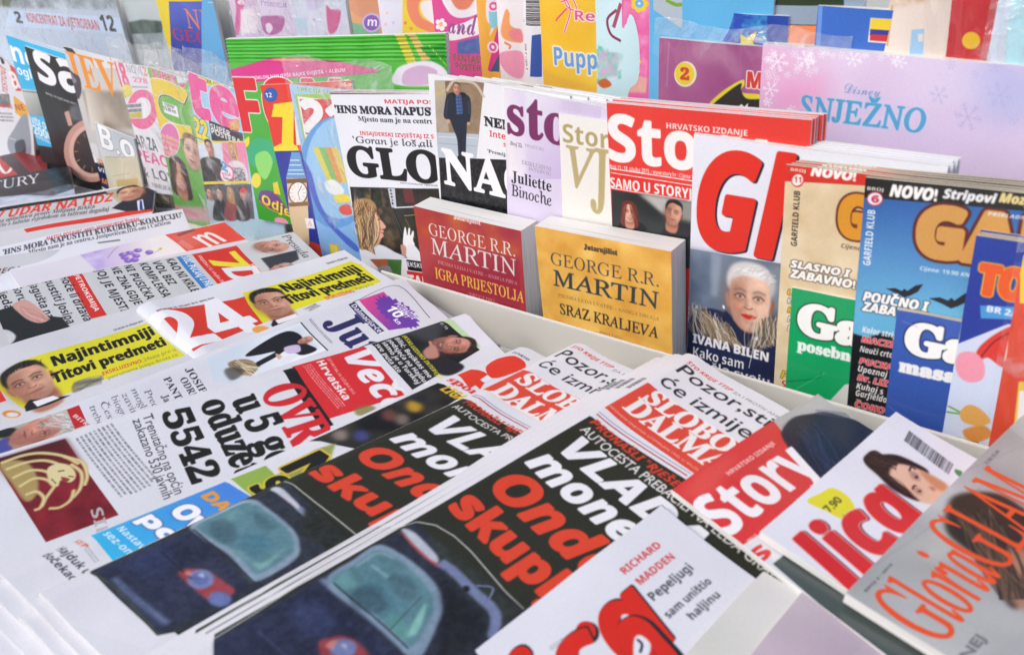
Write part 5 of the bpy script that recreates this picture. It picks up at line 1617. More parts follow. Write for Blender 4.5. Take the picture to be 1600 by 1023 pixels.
THINGS.append(dict(name='booklet', label='green booklet with white rounded letters in front of the cream comic', cat='booklet', W=115, H=170, col='16a262', seed=47, t=3, gloss=2, pg='w', group='magazines standing in the front row of the rack', bow=0.001, wav=0.0006, O=[-0.28101,0.84584,0.0645], ex=[0.99921,0.03213,0.02328], up=[-0.02598,0.08635,0.99593],
  ops=[
    ('D',[0,0,230,0,230,340,0,340],'12a060','1aa868',0,0,0,170),
    ('T','Gar','B',(10.4,52,91.8,0,0,-34.9),'f6f6f2',{'dil': 3,'ol': (1.4,'16241c')}),
    ('T','posebno','B',(10.5,73,65.6,0,0,-12.9),'f2f4f0',{'dil': 1.1}),
    ('L',[4,236,66,210,78,191],1,'0a6a40',{'soft': 0.6}),
    ('L',[25,250,84,190],0.8,'7ad8a8',{'a': 0.6,'soft': 0.4}),
    ('P',[128,208,224,158,234,246,91,275],'d8d8d8'),
]))
THINGS.append(dict(name='booklet', label='blue booklet with white rounded letters in front of the blue comic', cat='booklet', W=115, H=185, col='3a5cae', seed=48, t=5, pg='t', gloss=2, group='magazines standing in the front row of the rack', bow=0.001, wav=0.0006, O=[-0.17194,0.83747,0.07211], ex=[0.99885,0.03311,0.03468], up=[-0.03741,0.08598,0.99559],
  ops=[
    ('D',[0,0,230,0,230,370,0,370],'3e60b4','3454a4',0,0,0,185),
    ('T','Gar','B',(12.4,44.1,80.7,0,0,-32.1),'f6f6f4',{'dil': 2.8,'ol': (1.4,'182448')}),
    ('T','masala','B',(8.9,68,72,0,0,-14.2),'f2f2f4',{'dil': 1.5}),
    ('L',[11,23,42,30],0.8,'8aa4e0',{'a': 0.6,'soft': 0.4}),
    ('L',[5,226,37,247],0.8,'8aa4e0',{'a': 0.5,'soft': 0.4}),
]))
THINGS.append(dict(name='comic_magazine', label='blue and white comic with orange letters beside the red pack', cat='comic', W=150, H=225, col='d0daf0', seed=49, t=4, pg='t', gloss=2, copies=(2,0.001,0.0006,'copy of the blue and white comic hidden behind its front copy','blue and white comic copies'), group='magazines standing in the front row of the rack', bow=0.001, wav=0.0006, O=[-0.11576,0.84259,0.16499], ex=[0.99914,0.03237,0.02607], up=[-0.02878,0.08626,0.99586],
  ops=[
    ('P',[-2,-1,141,-15,173,160,77,164,1,225],'26409c'),
    ('T','TOM','sb',(9.2,56,62.7,0,0,-28.7),'e8622e',{'dil': 2.6,'ol': (1.2,'f0c03a')}),
    ('P',[26,137,164,114,168,137,31,163],'4a9cd8'),
    ('T','BR 2/2015','sb',(19.2,73.4,44.1,0,0,-6.2),'f2f4f8',{'dil': 0.4}),
    ('P',[36,260,36,227,61,188,92,162,109,176,116,252,81,255,54,242],'d83c34',{'soft': 0.4,'sm': 1}),
    ('L',[40,252,59,208,89,174],1.4,'8a1f1c'),
    ('P',[2,269,7,244,32,237,51,256,53,289,31,303,11,294],'ef9aae',{'soft': 0.5,'sm': 1}),
    ('P',[25,375,38,353,60,357,80,380,61,397,33,395],'e0a85a',{'soft': 0.4,'sm': 1}),
    ('L',[2,368,25,375],2,'6aa84a'),
    ('L',[1,383,25,379],2,'6aa84a'),
    ('P',[36,416,71,393,87,413,56,439],'d8924a',{'soft': 0.6,'sm': 1}),
    ('P',[17,441,66,435,79,448,25,457],'15161a'),
]))
THINGS.append(dict(name='comic_magazine', label='red comic pack with a yellow top cut by the right frame edge', cat='comic', W=140, H=215, col='dd4a2c', seed=50, t=6, gloss=2, film=3, group='magazines standing in the front row of the rack', bow=0.001, wav=0.0006, O=[-0.07512,0.83773,0.15537], ex=[0.99869,0.03346,0.03871], up=[-0.04146,0.08584,0.99545],
  ops=[
    ('P',[-5,-2,108,-21,122,55,8,91],'ecd22e'),
    ('P',[30,251,150,212,185,408,38,387],'e8c84a'),
    ('L',[-3,143,1,206,-7,221],1.2,'e8dcd4',{'soft': 0.3}),
    ('P',[34,270,156,249,168,311,41,358],'f0ecea'),
]))
THINGS.append(dict(name='paperback', label='dark red paperback in shrink film with gold and white serif lettering', cat='book', W=179, H=140, col='a8323a', seed=51, t=35, gloss=1, bow=0.0, wav=0.0004, book=1, group='magazines standing in the front row of the rack', O=[-0.80058,0.82719,0.06929], ex=[1,-8e-05,-0.00097], up=[0.00097,0.08716,0.99619],
  ops=[
    ('D',[-1,-18,357,-25,330,303,-62,417],'b8483a','9c2a3c',17,-8.5,88,96.9),
    ('X',[-1,-18,357,-25,349,76,-7,87],'c4642e','a02a3c',30,{'a': 0.75,'soft': 4}),
    ('T','Jutarnjilist','B',(70.1,4.6,45,0,0,-6.5),'f0e8e0',{'dil': 0.5}),
    ('T','GEORGE R.R.','S',(22.6,38.1,144.8,0,0,-18.1),'e0d4d0',{'dil': 0.15}),
    ('T','MARTIN','S',(22.6,66.3,145.6,0,0,-24.1),'dcd2cc',{'dil': 0.45,'sh': (0.5,0.4,'6a2028')}),
    ('T','PJESMA LEDA I VATRE – KNJIGA PRVA','S',(32.4,79.2,134.7,0,0,-5.1),'d8b0a4',{'dil': 0.1}),
    ('T','IGRA PRIJESTOLJA','S',(24.8,103.3,150.9,0,0,-16.4),'ecc04e',{'dil': 0.55}),
    ('T','– DRUGI DIO –','S',(76.4,118,55.7,0,0,-6.2),'d8b0a4',{'dil': 0.15}),
]))
THINGS.append(dict(name='paperback', label='yellow paperback in shrink film with black serif lettering,beside the red one', cat='book', W=186, H=165, col='e4ae4a', seed=52, t=35, gloss=1, bow=0.0, wav=0.0004, book=1, group='magazines standing in the front row of the rack', O=[-0.5995,0.82769,0.08075], ex=[0.99941,0.003,0.03434], up=[-0.03448,0.0871,0.9956],
  ops=[
    ('D',[0,0,372,0,372,330,0,330],'e8b450','dea640',0,0,0,165),
    ('X',[0,0,452,-4,453,327,-2,303],'d2963a','f0c468',26,{'a': 0.8}),
    ('T','Jutarnjilist','B',(71,17.6,45.5,0,0,-6.4),'2a2620',{'dil': 0.55}),
    ('T','GEORGE R.R.','S',(20.7,47.8,148.7,0,0,-16.7),'4a4a44',{'dil': 0.1}),
    ('T','MARTIN','S',(21.7,76.5,147.7,0,0,-21.5),'3a3c3c',{'dil': 0.6,'sh': (0.4,0.3,'b8a878')}),
    ('T','PJESMA LEDA I VATRE – KNJIGA DRUGA','S',(26.8,92,142.3,0,0,-4.5),'7a6438',{'dil': 0.1}),
    ('T','SRAZ KRALJEVA','S',(28.1,116.1,139.2,0,0,-14.8),'2c2a28',{'dil': 0.5}),
    ('T','– PRVI DIO –','S',(79.4,130.8,42,0,0,-4.2),'7a6438',{'dil': 0.15}),
]))
THINGS.append(dict(name='magazine', label='glossy red and black magazine half hidden at the far left end of the counter', cat='magazine', W=210, H=285, col='8a2a28', seed=53, t=4, gloss=1, O=[-2.16915,0.768,-0.06719], ex=[0.52552,0.8466,-0.08425], up=[-0.84948,0.52761,0.00292],
  ops=[
    ('P',[82,-30,245,15,351,303,277,341,112,311],'c0392f'),
    ('L',[210,82,259,253,294,117],7,'f0e8e6'),
    ('P',[219,23,257,-23,351,282,313,302],'3a2a2c',{'soft': 1}),
]))
THINGS.append(dict(name='magazine', label='black photo magazine with a white capital title lying beside the standing car magazines', cat='magazine', W=262, H=290, col='17171a', seed=54, t=4, gloss=1, O=[-1.9959,0.66197,-0.05189], ex=[0.46834,0.87956,-0.08387], up=[-0.8823,0.47061,0.00848],
  ops=[
    ('X',[129,-94,525,0,572,260,136,247],'0d0d10','2f2c2c',30),
    ('L',[345,70,453,167,527,74],1.5,'77726c',{'a': 0.6,'soft': 0.5}),
    ('L',[417,-16,507,201],1.2,'8a857c',{'a': 0.5,'soft': 0.4}),
    ('X',[135,193,347,248,542,242,581,378,424,423,138,333],'cdd6e4','8fa0bc',22,{'soft': 2}),
    ('X',[341,252,506,219,552,276,446,317],'3b3f46','6b7380',8,{'soft': 1.5}),
    ('T','CENTURY','S',(37.7,70.4,164.3,0,0,-53),'e4e6ea',{'ero': 0}),
]))
THINGS.append(dict(name='newspaper', label='newspaper with a blue photograph at the edge of the counter,only one corner showing', cat='newspaper', W=290, H=380, col='c9ccd4', seed=55, t=5, gloss=0, pg='n', fold=0.003, group='newspapers fanned out on the counter', O=[-1.78893,0.5452,-0.04469], ex=[0.76988,0.63096,-0.09581], up=[-0.63378,0.77352,0.00131],
  ops=[
    ('X',[110,-13,376,-5,458,90,168,117],'3a6fb4','9db9dc',20),
    ('T','JU','B',(156.2,26.7,42.7,0,0,-32.8),'1b2440'),
]))
THINGS.append(dict(name='newspaper', label='newspaper with a red headline and a small portrait of a man in a dark suit', cat='newspaper', W=370, H=400, col='cfd0d4', seed=56, t=5, gloss=0, pg='n', wav=0.0019, fold=0.003, group='newspapers fanned out on the counter', O=[-1.81479,0.62072,-0.04025], ex=[0.61963,0.78004,-0.08715], up=[-0.78287,0.62217,0.00264],
  ops=[
    ('P',[-95,24,554,21,582,67,-85,63],'23262c'),
    ('P',[-85,63,557,51,634,213,299,267,-37,264],'c3c4c8'),
    ('D',[554,21,691,0,811,256,648,243],'9aa08a','e0d8c2',277,10.7,404.6,105.3,{'soft': 1}),
    ('T','PRAV UDAR NA HDZ','sb',(31.9,66.2,262.4,0,0,-41.4),'d5402f',{'dil': 0.5}),
    ('T','priprema optužnicu protiv Milijana Brkića','B',(62.1,85.2,202.8,0,0,-18.8),'3a3c44'),
    ('T','svjedočio s lažnim svjedokom za lažirani događaj','B',(74.8,107.3,216.2,0,0,-18.4),'44464e'),
    ('P',[301,279,751,227,776,266,317,314],'d63b30'),
    ('P',[593,198,629,143,688,134,706,38,745,93,811,256,648,243],'2a2d38',{'soft': 0.5}),
    ('P',[680,162,701,155,711,242,689,248],'d6dde8'),
    ('P',[690,163,698,164,706,244,694,243],'27408a'),
    ('F',325.9,39.6,73.3,1.2,{'skin': 'd2a48c','hair': '3a2f2a','yaw': -0.5,'neck': 0}),
]))
THINGS.append(dict(name='magazine', label='folded white newsmagazine with a black slab headline and a purple flower strip', cat='magazine', W=330, H=230, col='dfe1ea', seed=57, t=5, gloss=1, group='magazines lying on the counter', O=[-1.56063,0.55311,-0.03032], ex=[0.48588,0.86982,-0.0856], up=[-0.87221,0.48885,0.0166],
  ops=[
    ('T','MATIJA POSAVEC (HNS),MEĐIMURSKI ŽUPAN','sb',(103.5,19.6,150.8,0,0,-15.7),'cf2f3a'),
    ('T',"'HNS MORA NAPUSTITI KUKURIKU-KOALICIJU'",'B',(35.1,36.8,290.3,0,0,-21.8),'16171c',{'dil': 0.45}),
    ('T','Mjesto nam je na centru,s Josipovićem,IDS-om i Čačićem','B',(73.9,55.7,229.3,0,0,-15.9),'2a2b32'),
    ('P',[362,140,433,152,435,167,365,154],'6e7078'),
]))
THINGS.append(dict(name='magazine', label='magazine with a purple orchid picture and a red title block carrying a white m', cat='magazine', W=205, H=330, col='dcd8e2', seed=58, t=4, gloss=1, group='magazines lying on the counter', shr=-0.1859, O=[-1.27122,0.83153,-0.05267], ex=[0.96023,-0.27357,-0.05588], up=[0.26898,0.96,-0.07783],
  ops=[
    ('D',[-20,454,-1,193,174,179,146,445],'b9a3dc','ece8e6',36.6,230.8,52,127.6),
    ('X',[-20,454,1,382,146,426,146,445],'a98fd2','cfc2e8',20,{'soft': 2}),
    ('C',[108,351,116,341,124,356],'7f58b8',{'soft': 0.7}),
    ('C',[104,346,107,341,112,348],'b08fdc',{'soft': 0.6}),
    ('C',[82,328,89,317,98,333],'7f58b8',{'soft': 0.7}),
    ('C',[77,322,81,317,86,325],'b08fdc',{'soft': 0.6}),
    ('C',[116,319,124,309,132,324],'7f58b8',{'soft': 0.7}),
    ('C',[112,314,115,309,120,316],'b08fdc',{'soft': 0.6}),
    ('C',[137,350,144,340,152,355],'7f58b8',{'soft': 0.7}),
    ('C',[132,345,135,340,140,348],'b08fdc',{'soft': 0.6}),
    ('C',[79,302,86,291,95,307],'7f58b8',{'soft': 0.7}),
    ('C',[74,296,77,291,82,299],'b08fdc',{'soft': 0.6}),
    ('C',[116,279,123,269,132,285],'7f58b8',{'soft': 0.7}),
    ('C',[111,274,114,269,119,276],'b08fdc',{'soft': 0.6}),
    ('C',[142,333,149,322,158,338],'7f58b8',{'soft': 0.7}),
    ('C',[137,327,141,322,145,330],'b08fdc',{'soft': 0.6}),
    ('C',[82,348,90,337,99,353],'7f58b8',{'soft': 0.7}),
    ('C',[78,342,81,337,86,345],'b08fdc',{'soft': 0.6}),
    ('L',[78,395,30,361,9,339],0.9,'6a4f78'),
    ('L',[133,295,127,263,104,235],1,'7c7a3a'),
    ('C',[112,243,115,239,120,246],'c9b83a',{'soft': 0.4}),
    ('P',[0,191,8,-4,186,0,172,184],'e2402f'),
    ('P',[38,181,12,108,140,120,160,174],'d8705c',{'soft': 3,'a': 0.6}),
    ('T','m','si',(89.8,57.5,-8.8,-34.8,-51.3,13),'f2e9ea',{'low': 1}),
    ('K',(10.4,80.8,-10.5,-31.6,11.3,0.2),34,'2a2a2a'),
    ('M',(39.5,82.3,40.5,-5.5,7.5,10.5),3,'e8c0bc'),
]))
THINGS.append(dict(name='newspaper', label='newspaper corner with a grey headline lying under the flower magazine', cat='newspaper', W=300, H=400, col='c9cbd0', seed=59, t=5, gloss=0, pg='n', wav=0.0019, fold=0.003, group='newspapers fanned out on the counter', O=[-1.57642,0.48097,-0.02301], ex=[0.66906,0.73716,-0.09459], up=[-0.73942,0.67307,0.01529],
  ops=[
    ('T','STREGA','sb',(93.2,60.6,56.7,0,0,-17.4),'6b4a44',{'ero': 0.2}),
    ('T','glasne liste prolazni su','sb',(97.4,83.2,131.1,0,0,-18),'26282e'),
]))
THINGS.append(dict(name='newspaper', label='newspaper with a red masthead block and stacked black capital headlines,blue strip beside them', cat='newspaper', W=300, H=440, col='c5c8ca', seed=60, t=5, gloss=0, curl=(0.003,0.005,0,0), pg='n', wav=0.0019, fold=0.005, group='newspapers fanned out on the counter', shr=-0.2264, O=[-1.11821,0.85079,-0.05034], ex=[0.94308,-0.3248,-0.07144], up=[0.31915,0.94431,-0.08018],
  ops=[
    ('P',[20,180,282,180,282,314,20,314],'cc352f'),
    ('T','7','si',(29.8,141.5,64.7,-1.7,-1.1,-42.6),'e2d53a',{'dil': 1.2}),
    ('T','D','si',(76.4,134.6,57,2.5,1.9,-43.4),'dcdfe4',{'dil': 1.0}),
    ('T','SRIJEDA I 12. ožujka 2015.','sb',(20.1,151.2,115.9,0,0,-4.7),'eec6c0'),
    ('T','HRVATSKA','sb',(84.4,96.6,64.9,0,0,-6.9),'f0e6e4'),
    ('P',[20,328,280,328,280,360,20,360],'3f7fc0'),
    ('T','IVIĆ: PUCANJ U PRAZ','sb',(13.2,173.9,125.8,0,0,-9.9),'f2f4f8'),
    ('T',"KAO NI KRLE'",'sb',(13.6,196.5,123.5,0,0,-12),'1e1f22'),
    ('T','VOL BEZ','sb',(14.2,216.5,82.7,0,0,-11.9),'1e1f22'),
    ('T','KOMPLEKSA','sb',(12.5,234.4,118,0,0,-11.8),'1e1f22'),
    ('T','NI PUSIČKA','sb',(10.2,255.2,116,0,0,-11.7),'1e1f22'),
    ('T','NE ZNA GDJE','sb',(7.7,273.6,124.5,0,0,-11.6),'1e1f22'),
    ('T','JOJ JE MJESTI','sb',(6.3,294.2,137.2,0,0,-11.5),'1e1f22'),
    ('P',[10,626,282,626,282,667,10,667],'c8322c'),
    ('T','PETROKEMIJA','sb',(9.1,324.2,114,0,0,-6.8),'f0eceb'),
    ('T','Hoće li država','sb',(5,343.4,138.8,0,0,-12.1),'26282c'),
    ('T','pustiti Josipa','sb',(5.1,364.3,135.3,0,0,-12),'26282c'),
    ('T','Jagušta nal','sb',(3.2,385.3,115.9,0,0,-11.9),'26282c'),
    ('T','Gorupova','sb',(1.1,407.2,102.5,0,0,-11.8),'26282c'),
    ('T','ljeda ','sb',(5.6,427.5,59.6,0,0,-11.6),'26282c'),
    ('P',[131,894,115,825,210,764,237,732,300,726,339,883,337,929],'24282a',{'soft': 0.6}),
    ('P',[111,833,98,796,169,772,230,764,243,788,216,811,167,826],'c99a90',{'soft': 0.8,'sm': 1}),
    ('S',(63.3,411.5,119.9,387.4),7,14,['a8766c','dcb4aa'],{'wd': 1.4}),
    ('P',[246,906,243,873,290,858,334,882,333,921],'c9ccd0',{'soft': 1,'sm': 1}),
    ('F',42.1,46.3,54.2,-46.4,{'skin': 'c79a88','hair': 'b9aaa4','style': 'bald','yaw': 0.2,'neck': 0}),
    ('P',[27,151,29,35,131,28,139,39,132,146],'8a7a72',{'a': 0}),
    ('P',[143,150,144,41,204,58,243,154],'3a3c44',{'soft': 1}),
    ('F',116.4,61.8,35.9,13.7,{'skin': 'c2998a','hair': '8c8884','yaw': 0.1,'neck': 0}),
    ('T','Presuda','S',(16.2,21.3,86.4,0,0,-11.8),'2c2d30',{'dil': 0.3}),
]))
THINGS.append(dict(name='newspaper', label='newspaper at the left frame edge with a yellow strip and a dark-haired man on it', cat='newspaper', W=330, H=300, col='cfd1d6', seed=61, t=5, gloss=0, pg='n', wav=0.0019, fold=0.006, group='newspapers fanned out on the counter', O=[-1.20813,0.2668,0.00677], ex=[0.32239,0.94315,-0.08084], up=[-0.94364,0.32696,0.05143],
  ops=[
    ('P',[220,152,291,99,614,99,647,325,471,310,262,299],'d9d42e'),
    ('F',148.9,99.3,88.1,8.6,{'skin': 'cb9c84','hair': '211d1c','yaw': -0.1,'light': 1,'neck': 1,'wf': 0.76}),
    ('P',[266,290,281,270,327,298,368,317,315,320,265,313],'1d1f24',{'soft': 0.5}),
    ('P',[286,282,332,290,343,310,291,310],'e4e6ea',{'soft': 0.4}),
    ('T','Najintimniji','sb',(181.5,84.9,126.5,0,0,-23),'18191b',{'dil': 0.9}),
    ('T','Titovi predmeti','sb',(173.6,121.2,138.8,0,0,-22.5),'18191b',{'dil': 0.9}),
    ('T','EKSKLUZIVNO:','sb',(226.6,143.3,49.4,0,0,-9.2),'cc4a30'),
    ('T','24sata prvi u','r',(277.3,143.5,40.5,0,0,-9.6),'8a8840'),
    ('T','petrumema Josipa Broza na','r',(229.7,156.8,86.8,0,0,-7.9),'8a8840'),
    ('T','ČETVRTAK 19. OŽUJKA 2015.','sb',(265.6,43.6,39.6,0,0,-4.4),'3a3b40'),
    ('S',(188.4,139.7,225.5,147.2),6,30,['8a8884','5c5a58','b4b2ae'],{'wd': 1.6}),
    ('P',[378,284,391,269,424,278,445,302,416,309,376,313],'6d6b69',{'soft': 1,'sm': 1,'a': 0.7}),
    ('S',(188.8,146.1,222,153),9,26,['aaa8a4','4c4a48'],{'wd': 1.2}),
    ('P',[209,176,230,184,235,240,199,239],'d2382e'),
    ('C',[235,301,253,316,232,316],'d88a3a',{'soft': 0.6}),
    ('C',[236,305,248,314,234,314],'d6d8dc',{'soft': 0.5}),
]))
THINGS.append(dict(name='newspaper', label='newspaper with a huge white 24 on red and a yellow strip with a portrait', cat='newspaper', W=305, H=330, col='d6d8df', seed=62, t=5, gloss=0, curl=(0.003,0.006,0,0), pg='n', wav=0.0019, fold=0.007, group='newspapers fanned out on the counter', shr=0.275, O=[-1.0927,0.54759,-0.01177], ex=[0.42882,0.89918,-0.08716], up=[-0.89946,0.43395,0.05161],
  ops=[
    ('P',[31,60,221,99,275,101,261,240,16,288],'d23a2d'),
    ('T','24','si',(-3.5,136,110.1,0,0,-100.5),'e6e7ec',{'dil': 2.2,'it': -0.05}),
    ('T','ČETVRTAK 19. OŽUJKA 2015. BROJ 3541','sb',(15.3,33.7,77,0,0,-4.5),'3a3b40'),
    ('P',[256,81,315,85,586,67,596,98,580,221,323,233,219,248,239,139],'d9d42e'),
    ('F',146,83.2,74.7,-11.1,{'skin': 'cb9c84','hair': '211d1c','yaw': -0.1,'light': 1,'neck': 1,'wf': 0.76}),
    ('P',[231,267,249,247,304,264,296,302,223,304],'1d1f24',{'soft': 0.5}),
    ('P',[251,251,308,250,307,271,247,273],'e4e6ea',{'soft': 0.4}),
    ('T','Najintimniji','sb',(176.2,68.6,112.9,0,0,-22.8),'18191b',{'dil': 0.9}),
    ('T','Titovi predmeti','sb',(161.8,98.9,125,0,0,-22.6),'18191b',{'dil': 0.9}),
    ('T','EKSKLUZIVNO:','sb',(205,117.3,42.7,0,0,-9.7),'cc4a30'),
    ('T','24sata prvi u','r',(249.9,112.7,27,0,0,-9.1),'8a8840'),
    ('T','ČETVRTAK 19. OŽUJKA 2015.','sb',(263.2,24.4,32.9,0,0,-4.8),'3a3b40'),
    ('S',(168,126.6,188.6,121.4),6,26,['8a8884','4c4a48','b4b2ae'],{'wd': 1.2}),
    ('C',[198,277,215,289,188,295],'e0a04a',{'soft': 0.6}),
]))
THINGS.append(dict(name='newspaper', label='newspaper with a navy serif masthead,purple starburst coupon and a photo of a bowing man', cat='newspaper', W=300, H=560, col='d4d6de', seed=63, t=5, gloss=0, curl=(0.003,0.008,0,0), pg='n', wav=0.0019, fold=0.007, group='newspapers fanned out on the counter', shr=0.0365, O=[-0.81824,0.78884,-0.02685], ex=[0.93738,-0.3412,-0.07003], up=[0.33553,0.9385,-0.08142],
  ops=[
    ('L',[48,168,52,29,238,39],0.9,'33343c'),
    ('L',[48,168,79,168],0.9,'33343c'),
    ('D',[49,150,53,76,254,79,221,152],'d8488e','7a3fa0',28.1,73,101.8,43.6),
    ('P',[216,69,238,68,231,77,253,79,240,86,259,90,241,96,255,102,234,106,242,113,220,114,221,123,200,121,195,129,176,125,164,133,151,126,133,132,125,124,104,128,103,119,79,120,87,111,63,110,77,102,56,97,76,92,60,85,83,81,74,73,98,73,96,63,119,66,125,57,144,62,156,54,170,61,188,55,195,64,216,60],'6a3fa2'),
    ('T','POTRAŽITE','si',(58.9,39.8,50.6,0,0,-8.3),'efeaf6'),
    ('T','PAKET','si',(71.6,45.6,29.4,0,0,-6.8),'efeaf6'),
    ('T','10','sb',(61.9,54.9,29.7,0,0,-13.1),'ffffff',{'dil': 0.6}),
    ('T','kn','sb',(93.2,60.5,13.5,0,0,-6.6),'ffffff'),
    ('P',[50,163,217,163,217,182,50,182],'2b2c58'),
    ('T','Dalmacija•čet','sb',(28.8,89.3,83.4,0,0,-7),'eceef6'),
    ('T','Jut','B',(41,133.2,98,0,0,-40.7),'2c2b5c',{'dil': 1.3}),
    ('M',(24.5,145.2,63.5,-1.3,0.8,4.1),2,'55565e'),
    ('D',[39,569,50,321,195,314,168,562,135,585],'c9d6e2','eef2f4',36,254.3,72.9,175.8),
    ('X',[52,407,53,324,180,319,174,374],'d6dfe8','b4c2d2',14,{'soft': 4,'a': 0.6}),
    ('L',[49,320,199,314],1.6,'26272c'),
    ('P',[88,487,64,417,62,363,92,342,132,345,177,334,174,374,132,393,141,430,150,475,159,486,133,480,120,421,106,458],'1c1e26',{'soft': 0.5,'sm': 1}),
    ('P',[117,396,128,363,158,371,146,399],'c8b8d8',{'soft': 0.6,'sm': 1}),
    ('F',60.7,169.9,20.3,-6.3,{'skin': 'c99884','hair': 'a49a90','style': 'bald','yaw': -0.5,'neck': 0}),
    ('P',[127,424,142,416,161,420,151,427],'d2a890',{'soft': 0.5,'sm': 1}),
    ('P',[154,424,155,394,169,381,181,423],'dfe3ea',{'soft': 0.8,'sm': 1}),
    ('P',[92,534,99,496,130,479,159,486,167,509,145,527],'8d7a5c',{'soft': 0.8,'sm': 1}),
    ('S',(47.5,265.4,82.3,245),10,44,['d8c8a0','54462f','b39a6c','efe6d0'],{'wd': 1.3}),
    ('P',[111,550,118,517,153,517,161,551],'3a3630',{'soft': 1.5,'sm': 1,'a': 0.7}),
    ('T','JOSIP','B',(26.5,313.6,57.2,0,0,-8.2),'25262c'),
    ('T','ODREZ','B',(40.4,325.2,56.9,0,0,-8.1),'25262c'),
    ('T','PANTO','B',(28.2,341.1,63.8,0,0,-8),'25262c'),
    ('T','Jan','B',(58.9,353.1,23.6,0,0,-7.8),'25262c'),
    ('T','Pred','S',(37.5,366.9,41.2,0,0,-7.3),'55575e',{'dil': 0.15}),
    ('T','mogli','S',(26.2,378.9,48.8,0,0,-7.3),'55575e',{'dil': 0.15}),
    ('T','zavir','S',(28.1,390.1,45.4,0,0,-7.2),'55575e',{'dil': 0.15}),
    ('T','biogra','S',(25.7,401.5,50.3,0,0,-7.2),'55575e',{'dil': 0.15}),
    ('T','Čest','S',(29.2,414.8,41.5,0,0,-7.1),'55575e',{'dil': 0.15}),
    ('T','treba','S',(28.7,426.7,42.7,0,0,-7),'55575e',{'dil': 0.15}),
    ('X',[16,1058,19,1018,33,899,121,866,102,1033,90,1070],'c9c2ae','8f8c80',40),
    ('P',[66,1060,53,1034,67,1020,108,1034,94,1064],'4a4f9a',{'soft': 0.8,'sm': 1}),
    ('P',[10,1057,19,1018,42,1006,54,1025,33,1061],'1f2420',{'soft': 1,'sm': 1}),
    ('P',[77,1029,47,1000,44,958,80,938,113,938,112,995],'cf9484',{'soft': 1.2,'sm': 1}),
    ('F',35.3,481.3,60.9,-5.3,{'skin': 'cf9484','hair': 'c4c0ba','yaw': 0.1,'light': -1,'neck': 0,'wf': 0.8}),
    ('S',(19.2,478.4,53.9,445.8),12,40,['efeeea','8f8a86','b8b4ae'],{'wd': 1.2}),
    ('P',[36,871,116,871,116,898,36,898],'b8262c'),
    ('T','BITKA','sb',(33.7,446.4,34.4,-11.4,-1.4,-4.4),'e8d8d8'),
]))
